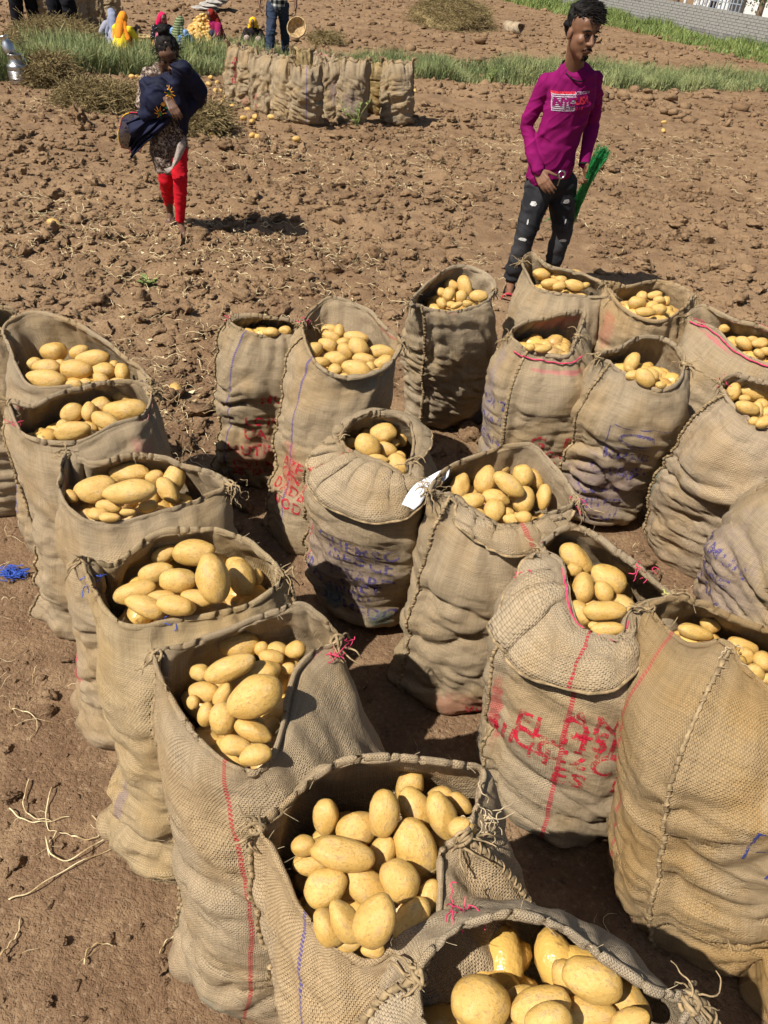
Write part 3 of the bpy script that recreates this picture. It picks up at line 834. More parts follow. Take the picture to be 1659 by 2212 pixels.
PL['L2'] = ((0, 621, .358), [(375, 832, 86, 72, 30), (545, 842, 92, 64, -20), (560, 882, 64, 46, 0), (740, 822, 70, 44, 0), (430, 757, 146, 106, 30), (535, 746, 122, 92, 90), (745, 662, 122, 84, -20), (608, 720, 137, 112, 30), (432, 863, 212, 112, 10), (628, 805, 172, 100, -20), (757, 742, 236, 132, 0)])
PL['L1'] = ((0, 621, .358), [(365, 462, 70, 60, 0), (690, 472, 64, 64, 90), (520, 574, 74, 54, 0), (205, 460, 102, 82, 30), (325, 388, 152, 124, 0), (475, 396, 122, 92, 10), (280, 480, 152, 92, 0), (735, 512, 122, 92, -70), (560, 426, 202, 100, 8), (620, 500, 146, 102, 0), (610, 556, 102, 82, -40), (715, 572, 112, 54, 0), (445, 582, 102, 66, 0), (450, 498, 192, 120, 0), (280, 553, 238, 120, -5)])
PL['M'] = ((432, 567, .3906), [(720, 372, 110, 66, 0), (580, 458, 64, 46, 90), (795, 442, 74, 54, 0), (920, 492, 64, 46, 0), (800, 632, 54, 44, 0), (980, 608, 64, 44, 0), (770, 382, 76, 66, 90), (725, 412, 92, 62, -20), (862, 416, 136, 68, -10), (625, 488, 112, 100, 30), (705, 456, 116, 92, -20), (1005, 496, 132, 78, -5), (805, 492, 102, 82, -30), (875, 466, 112, 92, -30), (905, 532, 122, 64, -10), (745, 536, 142, 84, -5), (1010, 562, 112, 92, 30), (660, 559, 112, 76, 10), (940, 582, 66, 62, 0), (750, 600, 82, 76, 0), (870, 593, 166, 106, -15)])
PL['C'] = ((432, 567, .3906), [(935, 947, 84, 64, 0), (1070, 1002, 70, 54, 0), (830, 997, 82, 62, 20), (1118, 972, 82, 54, 90), (1015, 945, 137, 112, 0), (1030, 1032, 112, 78, -20), (930, 1020, 152, 130, -40), (975, 1090, 122, 64, 0), (1020, 1132, 64, 44, 0), (1112, 1072, 64, 52, -50), (1092, 1116, 142, 112, -60)])
PL['C2'] = ((945, 513, .4303), [(380, 1112, 50, 46, 0), (490, 1212, 112, 66, -60), (270, 1252, 70, 50, 0), (355, 1382, 64, 60, 0), (180, 1152, 86, 80, 60), (110, 1252, 132, 96, 70), (328, 1146, 92, 86, 90), (425, 1196, 122, 112, -60), (245, 1216, 132, 106, 75), (428, 1320, 132, 106, 70), (175, 1330, 142, 96, 20), (295, 1306, 126, 86, -15), (205, 1386, 68, 54, 0), (380, 1416, 96, 64, -10), (433, 1402, 82, 62, 0), (285, 1372, 116, 102, 80), (360, 1240, 166, 96, -35), (533, 1303, 120, 76, 80)])
PL['B1'] = ((945, 513, .4303), [(20, 276, 54, 44, 0), (150, 332, 46, 36, 0), (70, 337, 46, 36, 0), (70, 240, 76, 52, -20), (140, 246, 112, 72, -70), (55, 286, 72, 66, 80), (208, 296, 86, 58, 0), (120, 296, 72, 62, 60), (20, 331, 62, 52, -40), (95, 341, 62, 36, 20)])
PL['B2'] = ((945, 513, .4303), [(605, 196, 64, 46, 0), (620, 212, 54, 42, 0), (527, 187, 94, 60, 0), (695, 196, 82, 62, -30), (562, 233, 94, 54, 0), (740, 241, 54, 36, 20), (610, 244, 72, 44, 10), (687, 238, 92, 54, -15)])
PL['B3'] = ((945, 513, .4303), [(1025, 296, 62, 52, 70), (1090, 288, 77, 40, 10), (1150, 316, 44, 34, 90), (1000, 329, 87, 72, 0), (1115, 316, 62, 44, 0), (1075, 341, 62, 48, 10), (1113, 361, 72, 57, 0), (1040, 376, 92, 46, 0)])
PL['B4'] = ((945, 513, .4303), [(1330, 390, 82, 46, 0), (1440, 456, 54, 40, 0), (1580, 512, 64, 40, 0), (1545, 530, 97, 62, -35), (1620, 531, 82, 54, 0), (1615, 582, 54, 44, -30), (1652, 572, 64, 40, 0), (1700, 562, 92, 62, 0)])
PL['S1'] = ((945, 513, .4303), [(467, 553, 52, 42, 0), (555, 550, 42, 36, 0), (525, 559, 72, 44, 0)])
PL['S2'] = ((945, 513, .4303), [(965, 662, 46, 36, -30), (990, 692, 92, 54, 0), (1120, 742, 50, 40, 0), (1075, 687, 82, 54, -45), (975, 622, 112, 76, 55), (1045, 706, 117, 76, -45)])
PL['S3'] = ((945, 513, .4303), [(1545, 807, 56, 40, 0), (1625, 837, 64, 60, 0), (1487, 776, 92, 76, 90), (1600, 782, 142, 82, -10), (1690, 882, 122, 82, 0), (1600, 872, 112, 64, 80), (1590, 922, 56, 46, 0), (1640, 926, 84, 64, 20), (1555, 856, 122, 68, -15)])
PL['RED'] = ((1026, 1026, .3907), [(550, 522, 76, 72, 0), (655, 832, 66, 50, 0), (560, 462, 192, 122, -40), (735, 572, 222, 152, -30), (710, 642, 122, 102, -60), (575, 762, 162, 112, -50), (594, 626, 166, 136, 80), (735, 852, 162, 86, 0), (718, 750, 212, 122, 0)])
PL['RB'] = ((1350, 1269, .3245), [(560, 252, 142, 104, -30), (800, 452, 116, 112, -50), (950, 612, 96, 82, 0), (780, 382, 202, 94, -20), (920, 492, 132, 136, 0), (860, 562, 132, 112, -40), (465, 296, 228, 112, -15)])
PL['N'] = ((432, 567, .3906), [(390, 386, 82, 58, 0), (470, 376, 62, 48, 0), (590, 346, 62, 34, 10)])
PLAB = {'L1': 'yellow potato in the sack with a tall raised back edge', 'L2': 'yellow potato in the second sack of the left row', 'L3': 'yellow potato in the sack with a pink streak',
        'L4': 'yellow potato in the sack with a twisted rope corner', 'L5': 'yellow potato in the sack with a red dashed stripe', 'L6': 'yellow potato in the fullest foreground sack',
        'L7': 'yellow potato in the sack cut off by the bottom edge', 'M': 'yellow potato in the brim full sack with a blue stripe', 'C': 'yellow potato in the sack with a wide folded cuff',
        'C2': 'yellow potato in the sack with a white paper tag', 'B1': 'yellow potato in the back sack with a shaded front', 'B2': 'yellow potato in the sack before the man in magenta',
        'B3': 'yellow potato in the sack with a drooping front edge', 'B4': 'yellow potato in the sack with pink sewn edges', 'S1': 'yellow potato in the sack with a red letter G',
        'S2': 'yellow potato in the tall leaning grey sack', 'S3': 'yellow potato in the sack with a slanting side seam', 'RED': 'yellow potato in the sack with bold red stencil lettering',
        'RB': 'yellow potato in the large golden brown sack', 'N': 'yellow potato in the narrow nearly closed sack'}
BIGGEST = {}
LOOSE_V, LOOSE_F, LOOSE_N = [], [], [0]
def loose_add(pos, M3, rs):
    V, F = rs.choice(LOWP)
    LOOSE_V.append(V @ M3.T + pos)
    LOOSE_F.append(F + LOOSE_N[0])
    LOOSE_N[0] += len(V)
def in_poly(x, y, poly):
    c = False
    n = len(poly)
    for i in range(n):
        x0, y0 = poly[i]; x1, y1 = poly[i - 1]
        if (y0 > y) != (y1 > y) and x < (x1 - x0) * (y - y0) / (y1 - y0 + 1e-12) + x0: c = not c
    return c
def put_potato(pos, ax, L, Wd, seed, label, group, th=None):
    rs = random.Random(seed)
    ax = np.asarray(ax); ax /= np.linalg.norm(ax)
    vd = pos - EYE; vd /= np.linalg.norm(vd)
    b = np.cross(vd, ax); b /= np.linalg.norm(b)
    c = np.cross(ax, b)
    me = POT[rs.randrange(len(POT))]
    o = bpy.data.objects.new('potato', me)
    sg = rs.choice((-1, 1))
    M = Matrix(((ax[0] * sg * L / 2, b[0] * Wd / 2, c[0] * sg * (th or Wd * .9) / 2, pos[0]), (ax[1] * sg * L / 2, b[1] * Wd / 2, c[1] * sg * (th or Wd * .9) / 2, pos[1]), (ax[2] * sg * L / 2, b[2] * Wd / 2, c[2] * sg * (th or Wd * .9) / 2, pos[2]), (0, 0, 0, 1)))
    o.matrix_world = M @ Matrix.Rotation(rs.uniform(0, 6.28), 4, 'X')
    COL.objects.link(o)
    return tag(o, label, 'potato', group)
npot = 0
for k, ((ox, oy, sc), lst) in PL.items():
    root, P, N, bvh, ring, s = SK[k]
    zr = np.median(ring[:, 2])
    z0 = zr - {'L7': .07, 'L6': .05, 'L1': .045, 'L5': .045, 'L2': .035, 'L3': .035, 'L4': .035, 'N': .01, 'B1': .025, 'B2': .02, 'B3': .025, 'B4': .02, 'S1': .015, 'S2': .025, 'S3': .025}.get(k, .05)
    done = []
    where = {}
    nrow = 3 if len(lst) > 6 else 2 if len(lst) > 3 else 1
    byy = sorted(range(len(lst)), key=lambda i_: lst[i_][1])
    rows_ = [byy[r_ * len(byy) // nrow:(r_ + 1) * len(byy) // nrow] for r_ in range(nrow)]
    ORD = ('leftmost', 'second from left', 'third from left', 'fourth from left', 'fifth from left', 'sixth from left', 'seventh from left', 'eighth from left', 'ninth from left')
    for r_, ids in enumerate(rows_):
        ids = sorted(ids, key=lambda i_: lst[i_][0])
        nm = {3: (', back row, ', ', middle row, ', ', front row, '), 2: (', back row, ', ', front row, '), 1: (', ',)}[nrow][r_]
        for q_, i_ in enumerate(ids): where[i_] = nm + (ORD[q_] if q_ < len(ids) - 1 or q_ == 0 else 'rightmost')
    for i_, (x, y, L, Wd, an) in enumerate(lst):
        px, py = ox + x * sc, oy + y * sc
        d = ray(px, py)
        dn = d / np.linalg.norm(d)
        p = at(px, py, z0)
        w = (p - EYE) @ FWD
        mpp = w / FOC
        Lm, Wm = L * sc * mpp * 1.02, Wd * sc * mpp * 1.02
        a_ = R_(an)
        ax = math.cos(a_) * RT + math.sin(a_) * UP
        rr = Wm / 2 * 0.93
        for it in range(40):
            ok = True
            offs = (-(Lm - Wm) / 2, 0, (Lm - Wm) / 2)
            pts = [p + ax * o_ for o_ in offs]
            for (q, r2) in done:
                if min(np.linalg.norm(pp - q) for pp in pts) < (rr + r2) * 0.94:
                    ok = False
                    break
            if ok: break
            p = p - dn * 0.006
        w = (p - EYE) @ FWD
        f = (w / FOC) / mpp
        Lm *= f; Wm *= f
        for o_ in offs: done.append((p + ax * o_ * f, rr * f))
        lab = PLAB[k].replace('yellow potato', 'potato') + where[i_]
        g = 'potatoes in the ' + PLAB[k].split(' in the ')[1]
        put_potato(p, ax, Lm, Wm, npot, lab, g)
        npot += 1
    # potatoes further down that only show through the gaps
    rs = random.Random(hash(k) % 1000 if False else len(k) * 31 + ord(k[0]) * 7 + ord(k[-1]))
    row = P[int(np.argmin(np.abs(P[..., 2].mean(1) - (z0 - .065))))]
    poly = [(q[0], q[1]) for q in row]
    cx_, cy_ = row[:, 0].mean(), row[:, 1].mean()
    n_ = 0
    for tr in range(400):
        x = rs.uniform(row[:, 0].min(), row[:, 0].max()); y = rs.uniform(row[:, 1].min(), row[:, 1].max())
        if not in_poly(cx_ + (x - cx_) / .76, cy_ + (y - cy_) / .76, poly): continue
        hz = z0 - rs.uniform(.045, .085)
        nr = bvh.find_nearest(Vector((x, y, hz)))
        if nr[3] is None or nr[3] < .058: continue
        a_ = rs.uniform(0, 6.28)
        q = Matrix.Rotation(a_, 3, 'Z') @ Matrix.Rotation(rs.uniform(-.4, .4), 3, 'Y')
        S = np.array(q) @ np.diag([rs.uniform(.040, .058), rs.uniform(.028, .036), rs.uniform(.026, .034)])
        loose_add(np.array([x, y, hz]), S, rs)
        n_ += 1
        if n_ > 34: break
print('potatoes', npot)

# ------------------------------------------------------------------ stencilled marks, tags and threads
def frame_on(k, u, v):
    root, P, N, bvh, ring, s = SK[k]
    j = int(u * NU) % NU; i = int(v * (NV - 1))
    p = P[i, j]
    right = P[i, (j - 5) % NU] - P[i, (j + 5) % NU]
    up = P[min(i + 5, NV - 1), j] - P[max(i - 5, 0), j]
    return p, right, up
def mark(k, u, v, VF, mat, off=.0016):
    p, r, up = frame_on(k, u, v)
    return lay_on('printed_lettering', VF, SK[k][3], p, r, up, off, mat, SK[k][0])
def rows(k, mat, size, items):
    for (u, v, txt) in items: mark(k, u, v, text_mesh(txt, size, 0, .02, 1.15), mat)
rows('RED', M_PRED, .082, [(.66, .69, 'ANEZ'), (.66, .62, 'HSIOI'), (.735, .60, 'EL. TII'), (.72, .53, 'CC:2C8'), (.80, .50, '4II H'), (.68, .43, 'ES  FI')])
rows('S1', M_PRED, .095, [(.73, .50, 'G. R')])
rows('S1', M_PRED, .050, [(.76, .42, 'WGOGA'), (.76, .36, 'SO9TAJ'), (.75, .30, 'ALOZER')])
rows('S1', M_PBLUE, .055, [(.97, .66, 'EXPORT'), (.97, .55, 'ORDIN'), (.97, .43, 'SUGAR')])
rows('N', M_PRED, .062, [(.70, .66, 'MUIJ'), (.74, .52, 'LOJO'), (.72, .43, 'UA:CL'), (.76, .34, 'MUTIU'), (.74, .24, 'CVI MU'), (.73, .15, 'M DOO')])
rows('M', M_PRED, .060, [(.84, .47, 'AZE'), (.84, .41, 'KENI'), (.84, .35, 'DADB'), (.84, .28, 'WOD')])
rows('C', M_PBLUE, .064, [(.74, .62, 'CHEMSO'), (.73, .54, 'ISEDCE'), (.72, .45, 'HEARD'), (.73, .37, '4 JET'), (.76, .29, 'LINED'), (.86, .36, 'IPA'), (.84, .21, 'INDU'), (.70, .20, 'MEDO')])
rows('S2', M_PBLUE, .058, [(.76, .58, 'MMMB'), (.77, .47, 'CIVE  9'), (.72, .43, 'AMS'), (.80, .33, 'CODE'), (.80, .24, 'LIMITED'), (.80, .14, 'NUMMI')])
bx = [[(-.12, -.05), (.12, -.05), (.12, -.046), (-.12, -.046)], [(-.12, .046), (.12, .046), (.12, .05), (-.12, .05)], [(-.12, -.05), (-.116, -.05), (-.116, .05), (-.12, .05)]]
for i in range(20):
    a0, a1 = i * math.pi / 10, (i + 1) * math.pi / 10
    bx.append([(.07 * math.cos(a0) - .01, .032 * math.sin(a0)), (.07 * math.cos(a1) - .01, .032 * math.sin(a1)), (.055 * math.cos(a1) - .01, .022 * math.sin(a1)), (.055 * math.cos(a0) - .01, .022 * math.sin(a0))])
mark('S2', .75, .70, shape_mesh(bx, .02), M_PBLUE)
rows('S4', M_PBLUE, .060, [(.90, .70, 'IMMUN'), (.92, .58, 'ONNE'), (.92, .47, 'GAR 4'), (.90, .36, '1 8 8'), (.93, .25, 'WINDE')])
rows('L1', M_PNAVY, .052, [(.93, .34, '808'), (.93, .25, 'DCOS'), (.93, .16, '0033')])
rows('L3', M_PPINK, .075, [(.93, .36, 'DA'), (.93, .27, 'EI')])
rows('C2', M_PRED, .045, [(.66, .12, 'IIA'), (.70, .08, 'MOD')])
bx = [[(-.05, -.05), (-.044, -.05), (-.044, .05), (-.05, .05)], [(-.05, .044), (.09, .044), (.09, .05), (-.05, .05)], [(-.03, -.02), (.08, -.02), (.08, -.014), (-.03, -.014)]]
mark('RB', .68, .66, shape_mesh(bx, .02), M_PNAVY)
mark('RB', .66, .57, text_mesh('FI', .06, .1, .02), M_PNAVY)
rows('L6', M_PNAVY, .030, [(.86, .62, 'VIMO'), (.86, .50, 'EDA')])
rows('B2', M_PRED, .045, [(.76, .72, 'SIRI')])
# white paper tag tucked into the corner of a sack
M_PAPER = plain('white_paper', (.78, .78, .80), .8, .05, 30)
tp = [((972, 1013), (968, 1030)), ((940, 1022), (948, 1046)), ((905, 1040), (925, 1064)), ((880, 1068), (908, 1088)), ((868, 1088), (894, 1104))]
A_ = catmull([at(*a, .765 - .012 * i) for i, (a, b) in enumerate(tp)], 16); B_ = catmull([at(*b, .755 - .014 * i) for i, (a, b) in enumerate(tp)], 16)
G_ = np.array([A_ * (1 - t) + B_ * t + np.outer(np.sin(np.arange(16) * .8 + t * 3) * .006, [0, -.5, 1]) for t in np.linspace(0, 1, 6)])
o = mesh_np('paper_tag', G_.reshape(-1, 3), grid_faces(16, 6, False), M_PAPER)
child(o, SK['C2'][0])
so = o.modifiers.new('s', 'SOLIDIFY'); so.thickness = .0008
# tufts of dyed thread
for i, (k, u, v, mt, r, n) in enumerate((('N', .0, .985, M_PINKT, .03, 14), ('N', .46, .99, M_PINKT, .03, 12), ('L4', .97, .93, M_BLUET, .04, 10), ('L4', .75, .985, M_BLUET, .035, 8), ('L5', .52, .93, M_PINKT, .05, 14), ('C2', .5, .98, M_PINKT, .04, 10), ('RED', .95, .90, M_PINKT, .05, 12), ('RED', .40, .99, M_PINKT, .04, 8),
                                      ('RED', .52, .97, M_YELT, .04, 8), ('C2', .66, .975, M_YELT, .03, 6), ('L2', .93, .97, M_PINKT, .03, 6), ('L7', .15, .9, M_PINKT, .05, 8), ('M', .02, .97, M_PINKT, .035, 10), ('B4', .95, .97, M_PINKT, .05, 12), ('S3', .02, .985, M_PINKT, .04, 5), ('L6', .46, .94, M_FRAY, .06, 18), ('L3', .5, .99, M_TWINE, .06, 14), ('C2', .02, .95, M_TWINE, .06, 16), ('RB', .80, .99, M_FRAY, .05, 10))):
    root, P, N, bvh, ring, s = SK[k]
    j = int(u * NU) % NU; q = min(int(v * (NV - 1)), NV - 1)
    thread_scribble(root, 'thread_tuft', P[q, j] + N[q, j] * .006, r, n, mt, 200 + i)
# seam of pink stitching along a folded edge
for k, u0, u1, v in (('RED', .93, .62, .985), ('B4', .08, .42, .985), ('S1', .92, .6, .90), ('B4', .98, .62, .93), ('RED', .98, .88, .86)):
    root, P, N, bvh, ring, s = SK[k]
    q = int(v * (NV - 1))
    js = np.linspace(u0, u1, 26) * NU
    tb = Tubes()
    Q = np.array([P[q, int(j) % NU] + N[q, int(j) % NU] * .009 for j in js])
    for i in range(0, 24, 2): tb.add(Q[i:i + 3], .0028, 5)
    child(tb.build('pink_stitching', M_PINKT), root)
p = at(24, 1232)
tb = Tubes(); rs = random.Random(6)
for i in range(26):
    a = rs.uniform(0, 6.28); c0 = np.array([rs.gauss(0, .016), rs.gauss(0, .008), rs.uniform(.004, .014)])
    Q = [c0 + np.array([rs.uniform(-.04, .04), rs.uniform(-.025, .025), rs.uniform(-.004, .012)]) for _ in range(5)]
    tb.add(catmull(Q, 18), .0016, 4)
o = tb.build('blue_twine', M_BLUET); o.location = (p[0], p[1], gz(p[0], p[1]) + .006)
tag(o, 'tangle of blue plastic twine on the earth at the left edge', 'twine')
# ------------------------------------------------------------------ clods, straw, grass
def strands(P, r, k=3, taper=0.6):
    """many strands at once: P (n,m,3), r (n,) -> V,F"""
    n, m, _ = P.shape
    T = np.gradient(P, axis=1)
    T /= np.linalg.norm(T, axis=-1, keepdims=True) + 1e-9
    A = np.cross(T, np.array([0.21, 0.33, 0.92])); A /= np.linalg.norm(A, axis=-1, keepdims=True) + 1e-9
    B = np.cross(T, A)
    an = np.linspace(0, 2 * np.pi, k, endpoint=False)
    rr = r[:, None] * np.linspace(1, taper, m)[None]
    V = P[:, :, None] + rr[..., None, None] * (np.cos(an)[None, None, :, None] * A[:, :, None] + np.sin(an)[None, None, :, None] * B[:, :, None])
    F1 = grid_faces(k, m, True)
    F = (F1[None] + (np.arange(n) * m * k)[:, None, None]).reshape(-1, 4)
    return V.reshape(-1, 3), F
def ico(sub):
    bm = bmesh.new()
    bmesh.ops.create_icosphere(bm, subdivisions=sub, radius=1.0)
    V = np.array([v.co for v in bm.verts]); F = np.array([[v.index for v in f.verts] for f in bm.faces])
    bm.free()
    return V, F
def clod_template(seed, sub):
    V, F = ico(sub)
    o = seed * 5.13
    # cleaved lumps: cut a noisy ball by random planes, then roughen
    g = np.random.default_rng(seed)
    r = 1 + 0.30 * vnoise(V * 1.3 + o)
    W = V * r[:, None]
    for k in range(12):
        n = g.normal(size=3); n /= np.linalg.norm(n)
        d = g.uniform(0.35, 0.80)
        e = np.maximum(W @ n - d, 0)
        W = W - 0.85 * e[:, None] * n
    W = W + V * (0.26 * vnoise(V * 3.1 + o) + (0.24 * vnoise(V * 6.5 + o) if sub > 1 else 0) + (0.07 * vnoise(V * 14 + o) if sub > 2 else 0))[:, None]
    return W * np.array([1.15, 0.95, 0.75]), F
def scatter_clods(xs, ys, rs_, sub, seed):
    T = [clod_template(seed + i, sub) for i in range(10)]
    g = np.random.default_rng(seed)
    ti = g.integers(0, 10, len(xs))
    an = g.uniform(0, 2 * np.pi, len(xs))
    Vs, Fs, n0 = [], [], 0
    zz = ground_z(xs, ys)
    for t in range(10):
        m = np.where(ti == t)[0]
        if not len(m): continue
        V, F = T[t]
        c, s = np.cos(an[m]), np.sin(an[m])
        q = g.uniform(0.6, 1.45, (len(m), 3)) * np.array([1, 1, .85])
        W = V[None] * q[:, None] * rs_[m][:, None, None]
        X = W[..., 0] * c[:, None] - W[..., 1] * s[:, None] + xs[m][:, None]
        Y = W[..., 0] * s[:, None] + W[..., 1] * c[:, None] + ys[m][:, None]
        Z = W[..., 2] + (zz[m] + rs_[m] * g.uniform(-.12, .38, len(m)))[:, None]
        Vs.append(np.stack([X, Y, Z], -1).reshape(-1, 3))
        Fs.append((F[None] + (np.arange(len(m)) * len(V))[:, None, None]).reshape(-1, 3) + n0)
        n0 += len(m) * len(V)
    return np.concatenate(Vs), np.concatenate(Fs)
def fan(n, y0, y1, g, wmul=0.62, pad=0.7, pw=1.0):
    y = y0 + (y1 - y0) * g.random(n) ** pw
    x = (g.random(n) * 2 - 1) * (y * wmul + pad) + 0.05 * y
    return x, y
FOOT = np.array([SK[k][0].location[:2] for k in SK])
def clear_of_sacks(x, y, r=0.24):
    d = np.sqrt((x[:, None] - FOOT[None, :, 0]) ** 2 + (y[:, None] - FOOT[None, :, 1]) ** 2).min(1)
    return d > r
parts = []
g = np.random.default_rng(3)
# cloddy field between the sacks and the grass
x, y = fan(52000, 2.3, 12.8, g)
P_ = np.stack([x, y, 0 * x], -1)
lane = np.abs(x - (0.10 * (y - 2.2) + 0.55)) < 0.5
keep = clear_of_sacks(x, y) & (vnoise(P_ * 0.9) * .5 + g.random(len(x)) * 1.1 > -0.05 + 0.55 * lane * (y < 9) + 0.55 * (y < 3.0) + .25 * (x > 1.2))
x, y = x[keep], y[keep]
r = np.minimum(0.0105 * np.exp(g.normal(0, 0.80, len(x))), 0.075)
nb = r > .018
parts.append(scatter_clods(x[nb], y[nb], r[nb], 3, 40))
parts.append(scatter_clods(x[~nb], y[~nb], r[~nb], 1, 50))
# crumbs in the trodden earth near the sacks
x, y = fan(9000, 0.0, 4.0, g, 0.5, 1.1)
keep = clear_of_sacks(x, y, .22)
x, y = x[keep], y[keep]
r = np.minimum(0.0042 * np.exp(g.normal(0, 0.70, len(x))), 0.034)
nb = r > .008
parts.append(scatter_clods(x[nb], y[nb], r[nb], 3, 60))
parts.append(scatter_clods(x[~nb], y[~nb], r[~nb], 1, 70))
# ploughed field beyond the grass
x, y = fan(19000, 13.5, 40, g, 0.55, 1.0, 1.25)
r = np.minimum(0.034 * np.exp(g.normal(0, 0.6, len(x))), 0.16)
parts.append(scatter_clods(x, y, r, 1, 80))
n0 = 0
VV, FF = [], []
for V, F in parts:
    VV.append(V); FF.append(F + n0); n0 += len(V)
o = mesh_np('soil_clods', np.concatenate(VV), np.concatenate(FF), M_SOIL)
tag(o, 'small brown earth clods covering the tilled field', 'clods', kind='stuff')
# single big clods that stand out
CL = [(172, 280, 25, 44, 'large pointed earth clod standing behind the girl, left of her'), (38, 325, 24, 26, 'rounded earth clod near the left edge below the milk can'), (62, 300, 15, 14, 'small earth clod behind the rounded one at the left edge'),
      (598, 478, 25, 22, 'dark earth clod in the open field right of the girl'), (262, 590, 24, 22, 'broad earth clod above the left row of sacks'), (470, 480, 12, 10, 'small earth clod at the end of the girl\'s shadow'),
      (975, 268, 13, 15, 'earth clod right of the far row of tied sacks'), (1010, 262, 12, 14, 'pointed earth clod farther right of the tied sacks'), (1500, 300, 15, 12, 'flat earth clod right of the man in magenta'),
      (140, 2035, 16, 20, 'small earth clod in the lower left corner beside the straw'), (352, 2095, 24, 26, 'lump of earth beside the foot of the striped sack'), (20, 1720, 24, 20, 'earth clod at the left edge above the dry vine'),
      (395, 838, 16, 16, 'earth clod beside the shaded right side of the left row'), (350, 940, 18, 16, 'dark earth clod in the shade right of the left row'), (100, 2170, 20, 20, 'earth lump at the bottom left edge')]
for i, (px, py, hw, hh, lab) in enumerate(CL):
    p = at(px, py)
    w = (p - EYE) @ FWD / FOC
    V, F = clod_template(100 + i, 4)
    V = V + V * (0.05 * fbm(V * 9 + i, 3))[:, None]
    if i == 0:
        V[:, :2] *= (1.15 - 0.42 * (V[:, 2:3] + .7))
    V = V / np.abs(V).max(0) * np.array([hw * w, hw * w * .8, hh * w * (0.62 if i else .7)])
    o = mesh_np('earth_clod', V, F, M_SOIL)
    o.location = (p[0], p[1], gz(p[0], p[1]) + hh * w * (.35 if i else .5))
    tag(o, lab, 'clod')
# straw
def straw_material(name, a, b):
    t = NT(name)
    c = t.mix(t.rng(t.noise(t.geo(), 23.0, 2), 0.38, 0.62), a, b)
    return t.set(c, 0.8, spec=0.2)
M_STRAW = straw_material('straw', (0.36, 0.25, 0.12), (0.76, 0.63, 0.38))
M_HAULM = straw_material('dry_haulm', (0.110, 0.078, 0.030), (0.33, 0.25, 0.115))
def lying_strands(x, y, L, g, m=7, curl=0.45, lift=0.012):
    n = len(x)
    a = g.uniform(0, 2 * np.pi, n)
    k = g.normal(0, curl, n)
    s = np.linspace(0, 1, m)
    P = np.zeros((n, m, 3))
    ang = a[:, None] + k[:, None] * s[None] * 2 + 0.3 * np.sin(s[None] * 7 + a[:, None] * 5)
    P[..., 0] = x[:, None] + np.cumsum(np.cos(ang), 1) * (L / m)[:, None]
    P[..., 1] = y[:, None] + np.cumsum(np.sin(ang), 1) * (L / m)[:, None]
    P[..., 2] = ground_z(P[..., 0], P[..., 1]) + lift * (0.5 + np.abs(np.sin(s[None] * 5 + a[:, None] * 3))) + g.uniform(0, lift * 1.4, n)[:, None]
    return P
g = np.random.default_rng(9)
x, y = fan(11000, 1.2, 12.5, g)
P_ = np.stack([x, y, 0 * x], -1)
d_ = vnoise(P_ * 0.7 + 8) + 0.8 * np.exp(-((x + 1.25) ** 2 / .5 + (y - 3.9) ** 2 / 1.6)) * 1.6 + 0.5 * np.exp(-((x + 2.6) ** 2 / 1.5 + (y - 6.5) ** 2 / 6))
keep = clear_of_sacks(x, y, .23) & (d_ + g.random(len(x)) * 1.5 > 1.12 + .35 * (y < 2.4))
x, y = x[keep], y[keep]
V1, F1 = strands(lying_strands(x, y, g.uniform(.05, .24, len(x)), g, lift=.02), g.uniform(.0012, .0030, len(x)) * np.clip(y / 4.5, .45, 1.1), 4)
xx, yy = fan(900, 0.1, 3.0, g, .5, 1.1)
kk = clear_of_sacks(xx, yy, .23) & (g.random(900) < .55)
V2, F2 = strands(lying_strands(xx[kk], yy[kk], g.uniform(.02, .10, kk.sum()), g, lift=.005), g.uniform(.0005, .0012, kk.sum()), 3)
# flat dry leaves
xl, yl = fan(2600, 2.4, 9.0, g)
pl = np.stack([xl, yl, 0 * xl], -1)
kl = clear_of_sacks(xl, yl) & (vnoise(pl * 0.7 + 8) + 1.4 * np.exp(-((xl + 1.25) ** 2 / .5 + (yl - 3.9) ** 2 / 1.6)) + g.random(2600) * 1.4 > 1.1)
xl, yl = xl[kl], yl[kl]
nl = len(xl)
an = g.uniform(0, 6.28, nl); sz = g.uniform(.008, .022, nl)
q = np.array([[-1, 0, .15], [0, -.5, -.1], [1, 0, .25], [0, .5, .1]])
c, s = np.cos(an), np.sin(an)
LV = np.stack([(q[None, :, 0] * c[:, None] - q[None, :, 1] * s[:, None]) * sz[:, None] + xl[:, None], (q[None, :, 0] * s[:, None] + q[None, :, 1] * c[:, None]) * sz[:, None] + yl[:, None],
               q[None, :, 2] * sz[:, None] * 1.5 + (ground_z(xl, yl) + .012)[:, None]], -1).reshape(-1, 3)
LF = np.arange(nl * 4).reshape(-1, 4)
o = mesh_np('straw_litter', np.concatenate([V1, V2, LV]), np.concatenate([F1, F2 + len(V1), LF + len(V1) + len(V2)]), M_STRAW)
tag(o, 'dry pale straw and leaf litter strewn over the soil', 'straw', kind='stuff')
